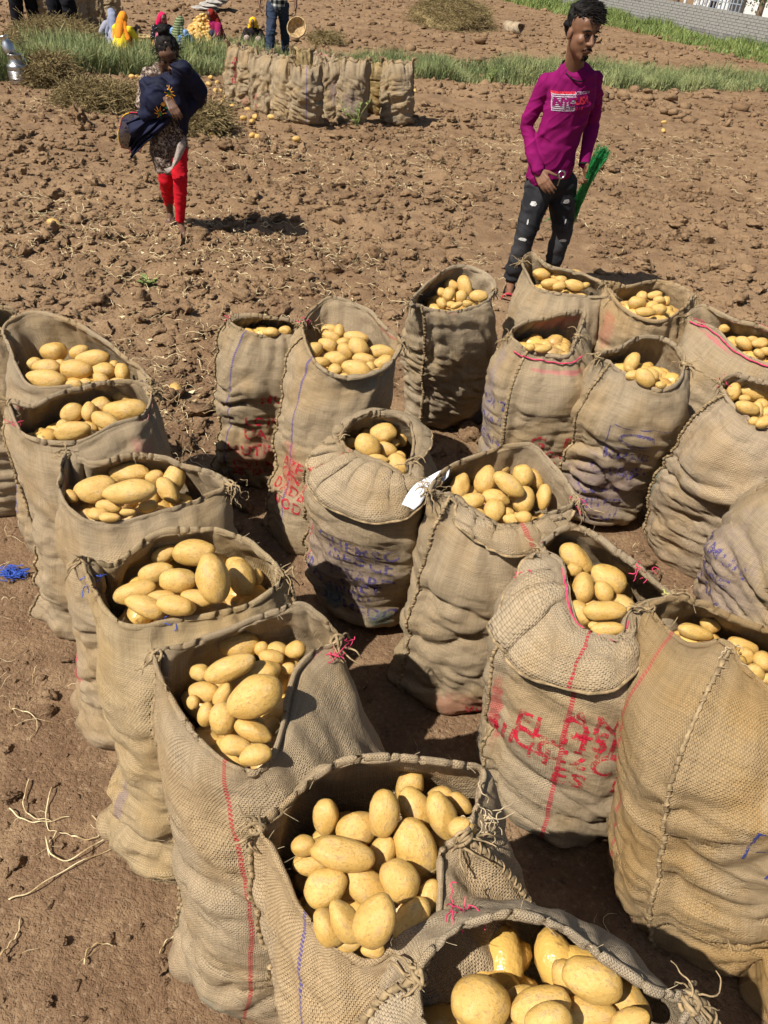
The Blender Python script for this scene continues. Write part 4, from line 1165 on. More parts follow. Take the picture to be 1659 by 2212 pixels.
# single dry vines lying on the trodden earth
VINES = [('branching dry white vine on the earth left of the rope-cornered sack', [[(20, 1745), (50, 1770), (95, 1775), (150, 1765)], [(62, 1680), (50, 1735), (68, 1762), (110, 1772)], [(112, 1700), (100, 1745), (104, 1790), (130, 1800), (155, 1808)], [(100, 1810), (112, 1850), (150, 1862), (220, 1820), (255, 1790)], [(125, 1800), (105, 1830), (108, 1855)], [(155, 1808), (200, 1815), (220, 1795), (200, 1765)]]),
         ('long straight straw pointing left from the foot of the rope-cornered sack', [[(20, 1945), (70, 1930), (140, 1885), (215, 1845), (290, 1820)]]),
         ('short curved straw near the lower left edge', [[(5, 2070), (25, 2045), (40, 2020), (45, 1985)]]),
         ('curled dry stem beside the foot of the striped sack', [[(346, 2065), (360, 2040), (385, 2025), (420, 2022)]]),
         ('thin curled stem on the earth left of the pink printed sack', [[(25, 1525), (50, 1528), (75, 1545), (78, 1570), (62, 1590)]]),
         ('curled thin root in the lower left', [[(185, 2090), (190, 2060), (215, 2045), (245, 2050)]]),
         ('looping pale vine lying in the field in front of the man', [[(930, 440), (960, 420), (985, 440), (1000, 465), (985, 500), (992, 470), (960, 430)], [(900, 420), (950, 425), (990, 430)]]),
         ('pale vine stems right of the second sack of the left row', [[(418, 965), (410, 990), (430, 1005), (470, 1018)], [(412, 905), (420, 950), (440, 975), (468, 1000)], [(400, 920), (415, 955), (425, 985)]]),
         ('dry stems trailing down beside the narrow sack', [[(415, 930), (440, 935), (450, 950)], [(330, 700), (360, 690), (400, 672), (420, 660)]])]
for i, (lab, br) in enumerate(VINES):
    tb = Tubes()
    rs = random.Random(i)
    c0 = at(*br[0][0])
    for B in br:
        Q = catmull([at(px, py) + np.array([0, 0, gz(*at(px, py)[:2]) + rs.uniform(.004, .014)]) for px, py in B], 26)
        Q[:, 2] += 0.004 * np.sin(np.arange(26) * .9)
        tb.add(Q, rs.uniform(.0016, .0028), 5, .55)
    o = tb.build('dry_vine', M_STRAW)
    tag(o, lab, 'vine')
# grass
def grass_material(name, a, b, c):
    t = NT(name)
    g_ = t.geo()
    n = t.noise(g_, 2.2, 3); n2 = t.noise(g_, 37.0, 2)
    col = t.mix(t.rng(n, .36, .64), a, b)
    col = t.mix(t.math('MULTIPLY', t.rng(n2, .52, .7), .8), col, c)
    t.b.inputs['Subsurface Weight'].default_value = 0.0
    return t.set(col, 0.55, spec=0.25)
M_GRASS = grass_material('grass_blade', (0.15, 0.195, 0.072), (0.29, 0.32, 0.13), (0.52, 0.47, 0.25))
M_WEED = grass_material('weed_leaf', (0.10, 0.16, 0.04), (0.21, 0.27, 0.075), (0.38, 0.37, 0.13))
def blades(x, y, h, g, wid=0.006, lean=0.5):
    n = len(x)
    a = g.uniform(0, 6.28, n); ld = g.uniform(0, 6.28, n); l = np.abs(g.normal(0, lean, n)) * h
    z = ground_z(x, y)
    w = wid * g.uniform(.6, 1.4, n)
    V = np.zeros((n, 6, 3))
    for k, (f, ww) in enumerate(((0, 1), (.55, .8), (1, .12))):
        cx = x + np.cos(ld) * l * f ** 1.8; cy = y + np.sin(ld) * l * f ** 1.8; cz = z + h * f * (1 - .25 * f * np.minimum(l / h, 1)) - (.01 if k == 0 else 0)
        V[:, 2 * k] = np.stack([cx - np.cos(a) * w * ww, cy - np.sin(a) * w * ww, cz], -1)
        V[:, 2 * k + 1] = np.stack([cx + np.cos(a) * w * ww, cy + np.sin(a) * w * ww, cz], -1)
    F = np.array([[0, 1, 3, 2], [2, 3, 5, 4]])
    return V.reshape(-1, 3), (F[None] + (np.arange(n) * 6)[:, None, None]).reshape(-1, 4)
g = np.random.default_rng(21)
BOT = [(-60, 172), (40, 172), (200, 164), (480, 164), (560, 160), (900, 176), (1100, 184), (1300, 194), (1720, 203)]
TOP = [(-60, 116), (40, 113), (200, 100), (480, 104), (560, 118), (900, 148), (1000, 156), (1100, 166), (1300, 158), (1400, 168), (1720, 186)]
def edge(E, x): return np.interp(x, [p[0] for p in E], [p[1] for p in E])
n = 52000
gx = g.uniform(-60, 1720, n); f = g.random(n)
gy = edge(TOP, gx) * (1 - f) + edge(BOT, gx) * f
D_ = np.array([FWD + (a - 829.5) / FOC * RT - (b - 1106.0) / FOC * UP for a, b in zip(gx, gy)])
Pg = EYE + D_ * (-H_CAM / D_[:, 2])[:, None]
x, y = Pg[:, 0], Pg[:, 1]
P_ = np.stack([x, y, 0 * x], -1)
den = vnoise(P_ * 1.3 + 2) + 0.5 * vnoise(P_ * 3.1)
ef = np.minimum(f, 1 - f)
keep = 1.3 * den + g.random(n) * 1.4 + np.minimum(ef * 4, .6) > .45
x, y, den, gx = x[keep], y[keep], den[keep], gx[keep]
h = (0.15 + 0.16 * np.clip(den, -1, 1) + .13 * g.random(len(x)) ** 2) * np.interp(gx, [0, 500, 900, 1300, 1650], [1.15, 1.2, .85, 1.25, 1.0])
V, F = blades(x, y, np.maximum(h, .05), g, .0055, .55)
o = mesh_np('grass_strip', V, F, M_GRASS)
tag(o, 'strip of tall green grass across the field behind the sacks', 'grass', kind='stuff')
# ------------------------------------------------------------------ far things
def depth(px, py): return (at(px, py) - EYE) @ FWD
def ppm(px, py): return FOC / depth(px, py)
def height_to(px, py, top_px, top_py):
    p = at(px, py)
    return atY(top_px, top_py, p[1])[2]
def flat_ring(c, ang, half, h, seed, ear=0.05, gap=0.018):
    rs = np.random.default_rng(seed)
    u = np.arange(NU) / NU
    e1 = np.array([math.cos(ang), math.sin(ang), 0]); e2 = np.array([-e1[1], e1[0], 0])
    ca = -np.cos(2 * np.pi * u)
    ring = np.array([c[0], c[1], h])[None] + (np.sign(ca) * np.abs(ca) ** .8 * half)[:, None] * e1 + (np.sin(2 * np.pi * u) * gap)[:, None] * e2
    ring += (0.016 * np.sin(ca * 9 + seed) + 0.02 * vnoise(np.stack([ca * 3, ca * 0 + seed, ca * 0], -1)))[:, None] * e2
    ring[:, 2] += ear * np.abs(ca) ** 5 + 0.012 * np.sin(ca * 14 + seed * 2)
    return ring
TIED_PROF = ((0, .03, .10, .28, .5, .75, .88, .96, 1.0), (.70, .88, .99, 1.06, 1.03, 1.0, .96, .80, .70))
FS = [(655, 278, 36, 141, 5, 'front of the far row, pale tied jute sack with a thin blue stripe', dict(stripes=[(.74, (.09, .07, .27))], grey=.2)),
      (608, 266, 31, 121, -35, 'tied jute sack left of the blue striped one in the far row', dict(tint=(.41, .31, .19))),
      (582, 254, 27, 117, -50, 'tied jute sack with red marks low on its side, far row', dict(stains=[(.8, .3, .05, .06, RED_D, .8), (.8, .15, .05, .04, RED_D, .7)])),
      (562, 250, 28, 118, -20, 'wrinkled tied jute sack, third from the left of the far row', dict(stains=[(.8, .05, .06, .05, (.1, .2, .19), .5)])),
      (536, 236, 26, 103, -25, 'tied jute sack with a reddish foot, second from the left of the far row', dict(stains=[(.75, .15, .1, .07, (.45, .12, .1), .5)])),
      (513, 225, 24, 98, -15, 'leftmost tied jute sack of the far row, with red lettering', dict(stains=[(.72, .05, .1, .05, (.1, .2, .19), .5)], grey=.15)),
      (848, 266, 37, 131, 12, 'rightmost tied jute sack of the far row with its ear turned up', dict(stains=[(.80, .10, .10, .08, (.09, .10, .09), .6)])),
      (809, 252, 30, 136, 10, 'golden brown tied jute sack beside the rightmost one, far row', dict(tint=(.40, .28, .12))),
      (757, 270, 35, 127, 0, 'tied jute sack with red tie and faint purple print, far row', dict(stains=[(.75, .35, .16, .2, PURP_D, .3), (.93, .88, .04, .08, RED_D, .7)])),
      (716, 256, 30, 128, 20, 'tied jute sack with violet lettering half hidden in the far row', dict(stains=[(.75, .5, .14, .25, PURP_D, .5)])),
      (650, 238, 30, 106, 30, 'golden tied jute sack at the back of the far row', dict(tint=(.42, .30, .13))),
      (694, 242, 30, 116, -10, 'tied jute sack with a white and red top at the back of the far row', dict(stains=[(.75, .97, .2, .05, PINK_D, .5)], grey=.2))]
FARS = []
for i, (px, py, hw, ty, ang, lab, mk) in enumerate(FS):
    base = at(px, py)
    a = hw * .88 / ppm(px, py)
    h = height_to(px, py, px + 4, ty) - .03
    base[1] += a * .6
    m = burlap('burlap_far_%d' % i, **mk)
    ring = flat_ring(base, R_(ang), a * 1.0, h, 60 + i, .05)
    root, P, N, bvh = sack_core('tied_jute_sack', ring, base[:2] + np.array([math.sin(i * 2.3) * .05, math.cos(i * 1.7) * .04]), (a, a * .8), h, 60 + i, m, wr=.85, neck=.72, lump=2.0, inner=.05, fray=.25, prof=TIED_PROF, tufts=((0., 1.2), (.5, 1.2), (.25, 1.0)), seams=(0.97 if ang < 0 else .5,), hem_r=.011)
    tag(root, lab, 'sack', 'full tied sacks in a far row')
    FARS.append((root, bvh, base, a, h))
# lettering on the leftmost tied sack
root, bvh, base, a, h = FARS[5]
lay_on('printed_lettering', text_mesh('Fadda', .13, step=.03), bvh, base + np.array([0, -a, h * .62]), (0, 0, 1), (-1, 0.2, 0), .004, M_PRED, root)
# sacks standing behind the heap at the upper left
TS = [(104, 64, 29, -80, 4, 'brown jute sack held up between the two people in dark clothes', dict(tint=(.34, .25, .16))),
      (166, 78, 25, -60, 10, 'wide jute sack right of the person in black, upper left', dict(tint=(.36, .275, .18))),
      (194, 76, 17, -50, -10, 'ribbed jute sack in shade among the upper left sacks', dict()),
      (215, 70, 14, -46, 5, 'narrow jute sack among the upper left sacks', dict()),
      (242, 66, 22, -46, 0, 'jute sack behind the woman in orange, upper left', dict(tint=(.42, .32, .20)))]
for i, (px, py, hw, ty, ang, lab, mk) in enumerate(TS):
    base = at(px, py); a = hw / ppm(px, py)
    h = min(1.02, height_to(px, py, px, ty))
    m = burlap('burlap_back_%d' % i, **mk)
    root, P, N, bvh = sack_core('tied_jute_sack', flat_ring(base, R_(ang), a, h, 90 + i, .06), base[:2], (a, a * .8), h, 90 + i, m, wr=1.2, neck=.72, lump=1.6, inner=.05, fray=.0, prof=TIED_PROF, tufts=((0., 1.2),), seams=(.98,), hem_r=.011)
    tag(root, lab, 'sack', 'sacks standing at the upper left')

# dry haulm heaps
def heap(cx, cy, ax, ay, h, n, lab, mat, seed, L=(.15, .4), rr=(.003, .006), ground=True):
    g = np.random.default_rng(seed)
    V0, F0 = ico(4)
    V0 = V0[:]
    D0 = V0 * (1 + .14 * fbm(V0 * 2.2 + seed, 3))[:, None] * np.array([ax * .92, ay * .92, h * .9])
    z0 = gz(cx, cy)
    a = g.uniform(0, 6.28, n); rad = np.sqrt(g.random(n)) * 1.04
    x = np.cos(a) * rad; y = np.sin(a) * rad
    z = np.sqrt(np.maximum(0, 1 - rad ** 2)) * (1 + .2 * vnoise(np.stack([x * 3, y * 3, 0 * x + seed], -1)))
    C = np.stack([x * ax, y * ay, z * h], -1)
    m = 6
    Ls = g.uniform(*L, n)
    t = np.linspace(-.5, .5, m)
    d = np.stack([np.cos(g.uniform(0, 6.28, n)), np.sin(g.uniform(0, 6.28, n)), g.normal(0, .28, n)], -1)
    k = g.normal(0, .5, (n, 3))
    P = C[:, None] + d[:, None] * (Ls[:, None] * t[None])[..., None] + k[:, None] * (Ls[:, None] * (t[None] ** 2))[..., None]
    P += g.normal(0, .012, P.shape)
    P[..., 2] = np.maximum(P[..., 2], .004)
    V1, F1 = strands(P, g.uniform(*rr, n), 3)
    root = empty('haulm_heap', (cx, cy, z0))
    o1 = mesh_np('core', D0 - np.array([0, 0, .02]), F0, mat, root)
    o2 = mesh_np('stalks', V1, F1, mat, root)
    o2['kind'] = 'stuff'
    tag(root, lab, 'heap')
def heap_px(px, py, hwpx, tpx_y, depthm, n, lab, seed, **kw):
    p = at(px, py)
    hw = hwpx / ppm(px, py)
    h = max(.1, height_to(px, py, px, tpx_y))
    heap(p[0], p[1] + depthm * .6, hw, depthm, h, n, lab, M_HAULM, seed, **kw)
heap_px(92, 96, 92, 56, 1.2, 2600, 'wide heap of dry potato haulm at the upper left', 1)
heap_px(92, 182, 42, 131, .45, 1300, 'dry haulm heap beside the milk can', 2)
heap_px(205, 236, 92, 196, .5, 1700, 'flat spread of dry haulm left of the girl', 3)
heap_px(437, 290, 40, 238, .4, 1100, 'dry haulm heap right of the girl', 4)
heap_px(-6, 150, 26, 92, .5, 600, 'dry haulm at the left edge behind the milk can', 8)
heap_px(700, 100, 36, 80, .4, 500, 'small low heap of haulm behind the far row of sacks', 5)
heap_px(975, 62, 92, 4, 2.2, 2600, 'big brown heap of dry haulm in the ploughed field', 6, L=(.2, .55), rr=(.004, .008))

# milk can
def lathe(name, prof, mat, parent=None, n=40, loc=None):
    an = np.linspace(0, 2 * np.pi, n, endpoint=False)
    V = np.array([[r * math.cos(a), r * math.sin(a), z] for (r, z) in prof for a in an])
    return mesh_np(name, V, grid_faces(n, len(prof), True), mat, parent)
def metal_material():
    t = NT('aluminium')
    n = t.noise(t.obj(), 9, 4, .6)
    return t.set(t.mix(t.rng(n, .4, .7), (.62, .62, .61), (.42, .41, .39)), t.math('ADD', t.math('MULTIPLY', n, .25), .22), metal=1.0)
M_ALU = metal_material()
p = at(35, 181); k_ = 1 / ppm(35, 181)
rb = 21 * k_
H1 = height_to(30, 181, 30, 139); H2 = height_to(30, 181, 27, 118)
can = empty('milk_can', (p[0], p[1] + rb, gz(p[0], p[1] + rb) + .003))
can.rotation_euler = (0, R_(-3), 0)
pr = [(0, .0), (rb * .98, 0), (rb, .012)]
for z_ in np.linspace(.04, H1 * .86, 15):
    pr += [(rb, z_ - .012), (rb * 1.022, z_), (rb, z_ + .012)] if H1 * .25 < z_ < H1 * .62 else [(rb, z_)]
pr += [(rb, H1 * .88), (rb * .93, H1 * .96), (rb * .70, H1 * 1.04), (rb * .66, H1 * 1.06), (rb * .66, H2 * .96), (rb * .73, H2 * .985), (rb * .74, H2), (rb * .62, H2), (rb * .60, H2 * .7)]
lathe('body', pr, M_ALU, can)
ld = lathe('lid', [(0, .0), (rb * .55, 0), (rb * .58, .03), (rb * .58, .10), (rb * .40, .135), (rb * .36, .17), (rb * .46, .19), (rb * .46, .205), (0, .21)], M_ALU, can)
ld.location = (-rb * .35, 0, H2 + .0); ld.rotation_euler = (0, R_(-14), 0)
tb = Tubes()
tt = np.linspace(0, math.pi, 14)
tb.add(np.stack([rb * .7 + .05 * np.sin(tt), 0 * tt, H2 * .9 - .06 + .06 * np.cos(tt)], -1), .008, 6)
tb.build('handle', M_ALU, can)
tag(can, 'shiny aluminium milk can with tilted lid at the left edge', 'milk can')

# baskets
M_CANE = straw_material('cane', (0.30, 0.195, 0.09), (0.50, 0.36, 0.19))
def basket(loc, r, h, lab, rot=(0, 0, 0)):
    root = empty('cane_basket', loc)
    root.rotation_euler = rot
    n = 48
    an = np.linspace(0, 2 * np.pi, n, endpoint=False)
    prof = [(0, .005), (r * .55, .0), (r * .72, h * .25), (r * .9, h * .65), (r, h), (r * .96, h), (r * .86, h * .65), (r * .68, h * .28), (r * .5, .02), (0, .02)]
    V = np.array([[(rr + .006 * math.sin(k * math.pi / 1.5)) * math.cos(a), (rr + .006 * math.sin(k * math.pi / 1.5)) * math.sin(a), z] for (rr, z) in prof for k, a in enumerate(an)])
    mesh_np('bowl', V, grid_faces(n, len(prof), True), M_CANE, root)
    tb = Tubes()
    for z_, rr in ((h, r * .99), (h * .75, r * .945), (h * .5, r * .84), (h * .3, r * .755)):
        tb.add(np.stack([np.cos(np.linspace(0, 6.283, 40)) * rr, np.sin(np.linspace(0, 6.283, 40)) * rr, np.full(40, z_)], -1), .012 if z_ == h else .006, 5)
    tb.build('rim', M_CANE, root)
    return tag(root, lab, 'basket')
p = at(311, 106); basket((p[0], p[1], gz(p[0], p[1])), 24 / ppm(311, 106), .19, 'shallow cane basket of potatoes right of the woman in orange')
pbk = p.copy()

# distant potato heap and loose potatoes
rs = random.Random(77)
def far_potato(x, y, z, seed, s=1.0):
    r_ = random.Random(seed)
    q = Matrix.Rotation(r_.uniform(0, 6.28), 3, 'Z') @ Matrix.Rotation(r_.uniform(-.5, .5), 3, 'Y')
    loose_add(np.array([x, y, z]), np.array(q) @ np.diag([r_.uniform(.038, .055) * s, .031 * s, .029 * s]), r_)
for i in range(14):
    a = rs.uniform(0, 6.28); r0 = rs.uniform(0, .16)
    far_potato(pbk[0] + r0 * math.cos(a), pbk[1] + r0 * math.sin(a), gz(pbk[0], pbk[1]) + .14 + .03 * rs.random(), i)
def pot_heap(px, py, hw, hm, dm, n, sd):
    p = at(px, py); w = hw / ppm(px, py)
    r_ = random.Random(sd)
    for i in range(n):
        a = r_.uniform(0, 6.28); rad = math.sqrt(r_.random())
        x = math.cos(a) * rad; y = math.sin(a) * rad
        z = hm * max(0, 1 - rad) ** .8 * r_.uniform(.8, 1.0)
        far_potato(p[0] + x * w, p[1] + dm * .5 + y * dm, gz(p[0], p[1]) + .03 + z, sd * 1000 + i, 1.12)
pot_heap(432, 116, 52, .52, .6, 620, 3)
pot_heap(345, 114, 32, .22, .35, 130, 4)
SCAT = [(140, 185), (178, 187), (285, 168), (296, 166), (305, 168), (436, 182), (450, 186), (470, 178), (500, 190), (478, 205), (445, 212), (480, 222), (466, 206), (495, 192), (500, 180), (535, 240), (547, 295), (478, 263), (527, 266), (551, 268), (555, 296), (640, 312), (586, 264), (118, 497), (459, 296), (487, 232), (455, 170), (520, 196), (508, 222), (895, 203), (1432, 285), (1432, 271), (497, 230), (503, 232), (452, 250), (545, 270), (490, 215), (380, 852)]
for i, (px, py) in enumerate(SCAT):
    p = at(px, py)
    p[2] = gz(p[0], p[1]) + .022
    big = px in (118, 547)
    L_ = .085 if not big else .095
    a = random.Random(i).uniform(0, 3.14)
    o = put_potato(p, np.array([math.cos(a), math.sin(a), 0]), L_ * 1.1, L_ * .78, 500 + i, 'yellow potato lying loose on the soil near the far row of sacks', 'loose potatoes on the field')
    if px == 118: o['label'] = 'single yellow potato on the soil left of the girl'
    if px == 380: o['label'] = 'small yellow potato on the soil right of the left sack row'
    if px in (1432,): o['label'] = 'pale potato on the soil right of the man in magenta'
    if px < 310 and px > 120: o['label'] = 'yellow potato on the soil by the dry haulm at left'

# rolled empty sack in the ploughed field
p = at(1107, 72); k_ = 1 / ppm(1107, 72)
root = empty('empty_sack', (p[0], p[1], gz(p[0], p[1])))
mm = burlap('burlap_empty', tint=(.46, .37, .26))
nn_, mm_ = 40, 20
an = np.linspace(0, 2 * np.pi, nn_, endpoint=False)
rad = 14 * k_; ln = 34 * k_
rows = []
for j, s_ in enumerate(list(np.linspace(0, 1, mm_)) + list(np.linspace(1, .15, 12))):
    inner_ = j >= mm_
    rr = rad * (1 + .10 * math.sin(s_ * 17)) * (.86 if inner_ else 1) * (0.9 if s_ == 0 else 1)
    x_ = (s_ - .5) * ln
    nz = vnoise(np.stack([np.cos(an) * 2, np.sin(an) * 2, 0 * an + s_ * 4], -1)) * .09
    rows.append(np.stack([x_ + .05 * np.sin(an * 2), np.cos(an) * rr * (1 + nz), rad * .85 + np.sin(an) * rr * .85 * (1 + nz)], -1))
A_ = np.array(rows)
uvv = np.stack(np.broadcast_arrays(an[None] * rad, np.arange(len(rows))[:, None] * .03), -1)
b_ = mesh_np('body', A_.reshape(-1, 3), grid_faces(nn_, len(rows), True), mm, root, uv=uvv.reshape(-1, 2))
tb = Tubes()
ed = A_[mm_ - 1]
tb.add(np.concatenate([ed, ed[:1]]), .02, 6)
tb.build('hem', mm, root)
cap_ = mesh_np('bottom', np.concatenate([A_[0], A_[0].mean(0)[None]]), np.array([[i, (i + 1) % nn_, nn_] for i in range(nn_)]), mm, root)
root.rotation_euler = (0, 0, R_(-28))
tag(root, 'empty pale jute sack lying open in the ploughed field', 'sack')
# folded sacks on the ground
p = at(452, 22); k_ = 1 / ppm(452, 22)
M_CLOTHG = plain('folded_cloth', (.36, .33, .29), .95, .3, 9)
for i in range(4):
    V, F = ico(4)
    V = V * (1 + .12 * fbm(V * 2 + i * 9, 3))[:, None] * np.array([28 * k_ * (1 - .12 * i), .35, .05])
    o = mesh_np('folded_sack', V, F, M_CLOTHG)
    o.location = (p[0] + .12 * i - .1, p[1] + .1 * i, gz(p[0], p[1]) + .05 + .085 * i)
    o.rotation_euler = (R_(3 * i), 0, R_(10 * i - 10))
    tag(o, ('bottom', 'second lowest', 'third', 'topmost')[i] + ' of the folded grey sacks piled in the ploughed field', 'sack', 'folded sacks in a pile')

# weed in front of the tied sacks
def weed(px, py, hpx, n, lab, seed, spread=.5):
    p = at(px, py); hh = hpx / ppm(px, py)
    r_ = random.Random(seed)
    root = empty('weed', (p[0], p[1], gz(p[0], p[1])))
    tb = Tubes(); LV, LF, nL = [], [], 0
    for i in range(n):
        a = r_.uniform(0, 6.28)
        tip = np.array([math.cos(a) * spread * hh * r_.uniform(.4, 1), math.sin(a) * spread * hh * .5, hh * r_.uniform(.5, 1.0)])
        Q = catmull([np.zeros(3), tip * np.array([.25, .25, .5]), tip * np.array([.7, .7, .85]), tip], 14)
        tb.add(Q, .005, 5, .4)
        for j in range(3, 14, 2):
            ln_ = r_.uniform(.03, .06); dr = np.array([r_.uniform(-1, 1), r_.uniform(-1, 1), r_.uniform(-.1, .5)]); dr /= np.linalg.norm(dr)
            sd_ = np.cross(dr, [0, 0, 1]); sd_ /= np.linalg.norm(sd_) + 1e-6
            b0 = Q[j]
            LV += [b0, b0 + dr * ln_ * .5 + sd_ * ln_ * .28 + [0, 0, .006], b0 + dr * ln_, b0 + dr * ln_ * .5 - sd_ * ln_ * .28]
            LF.append([nL, nL + 1, nL + 2, nL + 3]); nL += 4
    st = tb.build('stems', M_WEED, root)
    lf = mesh_np('leaves', np.array(LV), np.array(LF), M_WEED, root)
    tag(root, lab, 'weed')
weed(770, 288, 62, 7, 'thin green weed growing in front of the far row of sacks', 1, .7)
weed(250, 158, 40, 12, 'leafy weed in the grass behind the girl, left', 2, .6)
weed(405, 150, 40, 12, 'pale leafy weed in the grass right of the girl\'s head', 3, .6)
weed(1060, 182, 40, 12, 'bushy weed at the edge of the grass left of the man', 4, .7)
weed(320, 612, 12, 6, 'small flat green weed in the cloddy field', 5, 1.5)

# ------------------------------------------------------------------ brick wall and what stands behind it
WA = at(1240, 20); WB = at(1720, 128)
WA[2] = WB[2] = 0
wd = (WB - WA); wl = np.linalg.norm(wd); wd /= wl
wn_ = np.array([wd[1], -wd[0], 0])
if wn_ @ (-WA) < 0: wn_ = -wn_
_b = at(1655, 118); WH = float(np.clip(atY(1655, 47, _b[1])[2], .5, 1.6)); print('wall height', WH)
A0 = WA - wd * 10; A1 = WB + wd * 6
M_BRICK = plain('grey_brick', (.235, .225, .205), .95, .30, 2.2, .1)
M_MORT = plain('mortar', (.13, .12, .105), .95, .3, 6, .1)
wall = empty('brick_wall', tuple(A0))
wall.rotation_euler = (0, 0, math.atan2(wd[1], wd[0]))
wlen = float(np.linalg.norm(A1 - A0))
sgn = -1.0
def box_np(x0, x1, y0, y1, z0, z1):
    V = np.array([[x, y, z] for z in (z0, z1) for y in (y0, y1) for x in (x0, x1)])
    F = np.array([[0, 2, 3, 1], [4, 5, 7, 6], [0, 1, 5, 4], [2, 6, 7, 3], [0, 4, 6, 2], [1, 3, 7, 5]])
    return V, F
mesh_np('mortar', *box_np(0, wlen, -.10, .10, -.1, WH), M_MORT, wall, smooth=False)
BL, BH = .24, .085
V, F = box_np(-BL / 2 + .008, BL / 2 - .008, -.114, .114, 0.006, BH - .004)
bo = mesh_np('brick', V, F, M_BRICK, wall, smooth=False)
bdata = bo.data
bpy.data.objects.remove(bo)
cells = []
for r_i in range(int(WH / BH) + 1):
    for c_i in range(int(wlen / BL)):
        x_ = (c_i + .5 + .5 * (r_i % 2)) * BL
        if x_ < wlen - .2: cells.append((x_, r_i * BH))
pj = []
for (x_, z_) in cells:
    wpt = A0 + wd * x_ + wn_ * .11 + np.array([0, 0, z_ + .04])
    sx, sy = proj(wpt)
    vis = 0 <= sx <= 1659 and 0 <= sy <= 2212 and z_ > .25
    pj.append((vis, np.linalg.norm(wpt - EYE)))
order = sorted(range(len(cells)), key=lambda i: (not pj[i][0], pj[i][1]))
RV, RF, rn = [], [], 0
rs = random.Random(5)
for j, i in enumerate(order):
    x_, z_ = cells[i]
    if j < 290:
        b_ = bpy.data.objects.new('brick', bdata)
        b_.parent = wall
        b_.location = (x_ + rs.uniform(-.004, .004), rs.uniform(-.006, .006), z_)
        b_.rotation_euler = (0, 0, rs.uniform(-.015, .015))
        COL.objects.link(b_)
    else:
        q = V + np.array([x_, rs.uniform(-.006, .006), z_])
        RV.append(q); RF.append(F + rn); rn += len(q)
o = mesh_np('bricks', np.concatenate(RV), np.concatenate(RF), M_BRICK, wall, smooth=False)
o['kind'] = 'stuff'
tag(wall, 'long grey whitewashed brick wall at the upper right', 'wall')
# grass along the wall
g = np.random.default_rng(33)
n = 22000
s_ = g.random(n) * wlen; d_ = g.random(n) ** 1.3 * 2.4 + .15
x = A0[0] + wd[0] * s_ + wn_[0] * d_; y = A0[1] + wd[1] * s_ + wn_[1] * d_
den = vnoise(np.stack([x * .8, y * .8, 0 * x], -1))
h = np.maximum(.06, .24 + .30 * den + .18 * g.random(n) ** 2) * np.interp(d_, [0, 2.4], [1.1, .45])
V_, F_ = blades(x, y, h, g, .013, .5)
o = mesh_np('wall_grass', V_, F_, M_WEED)
tag(o, 'bright green grass growing along the foot of the brick wall', 'grass', kind='stuff')
# trees behind the wall
M_BARK = plain('bark', (.16, .115, .08), .95, .35, 6, .1, .02)
M_LEAF = grass_material('tree_leaf', (0.030, 0.060, 0.018), (0.075, 0.115, 0.035), (0.13, 0.16, 0.06))
def tree(x, y, h, r, lab, seed):
    g = np.random.default_rng(seed); rs = random.Random(seed)
    root = empty('tree', (x, y, -.02))
    tb = Tubes()
    trunk = catmull([np.zeros(3), np.array([rs.uniform(-.1, .1), 0, h * .3]), np.array([rs.uniform(-.3, .3), rs.uniform(-.2, .2), h * .6]), np.array([0, 0, h * .92])], 20)
    tb.add(trunk, np.linspace(.13, .03, 20) * h / 5, 9)
    cl = []
    for i in range(13):
        b0 = trunk[rs.randrange(7, 19)]
        a = rs.uniform(0, 6.28)
        t1 = b0 + np.array([math.cos(a) * r * rs.uniform(.5, 1), math.sin(a) * r * rs.uniform(.5, 1), rs.uniform(-.2, .6) * r])
        tb.add(catmull([b0, (b0 + t1) / 2 + [0, 0, .15 * r], t1], 8), .045 * h / 5, 5, .3)
        cl += [t1, (b0 + t1) / 2]
    tr = tb.build('trunk', M_BARK, root)
    n = 7000
    C = np.array(cl)[g.integers(0, len(cl), n)] + g.normal(0, .30 * r, (n, 3)) * np.array([1, 1, .75])
    d = g.normal(0, 1, (n, 3)); d[:, 2] -= .5; d /= np.linalg.norm(d, axis=1, keepdims=True)
    e = np.cross(d, g.normal(0, 1, (n, 3))); e /= np.linalg.norm(e, axis=1, keepdims=True)
    L_ = g.uniform(.06, .15, n)[:, None]
    V = np.stack([C, C + d * L_ * .5 + e * L_ * .3, C + d * L_, C + d * L_ * .5 - e * L_ * .3], 1).reshape(-1, 3)
    cr = mesh_np('crown', V, np.arange(n * 4).reshape(-1, 4), M_LEAF, root)
    tag(root, lab, 'tree')
def behind(px, dist):
    s0 = at(px, 30); d = s0[:2] / np.linalg.norm(s0[:2])
    # where the sight line meets the wall, then further on
    Mx = np.array([[d[0], -wd[0]], [d[1], -wd[1]]])
    t = np.linalg.solve(Mx, A0[:2])[0]
    q = d * (t + dist)
    return q
for i, (px, dist, h, r, lab) in enumerate([(1395, 6, 5.0, 1.7, 'dark leafy tree behind the left part of the brick wall'), (1455, 4, 5.5, 1.8, 'tree behind the middle of the brick wall, left of the gate'), (1530, 7, 6.0, 2.1, 'dark tree behind the brick wall, right of the gate'), (1640, 5, 5.0, 1.7, 'drooping tree in front of the white building, upper right'), (1340, 8, 5.0, 1.9, 'shady tree behind the far end of the brick wall')]):
    q = behind(px, dist)
    tree(q[0], q[1], h, r, lab, 50 + i)
q = behind(1645, 14)
bld = empty('shed', (q[0], q[1], 0)); bld.rotation_euler = (0, 0, math.atan2(wd[1], wd[0]))
M_WHITE = plain('white_plaster', (.72, .71, .68), .9, .12, 2)
M_TIN = plain('grey_roof', (.42, .45, .46), .7, .15, 1.5)
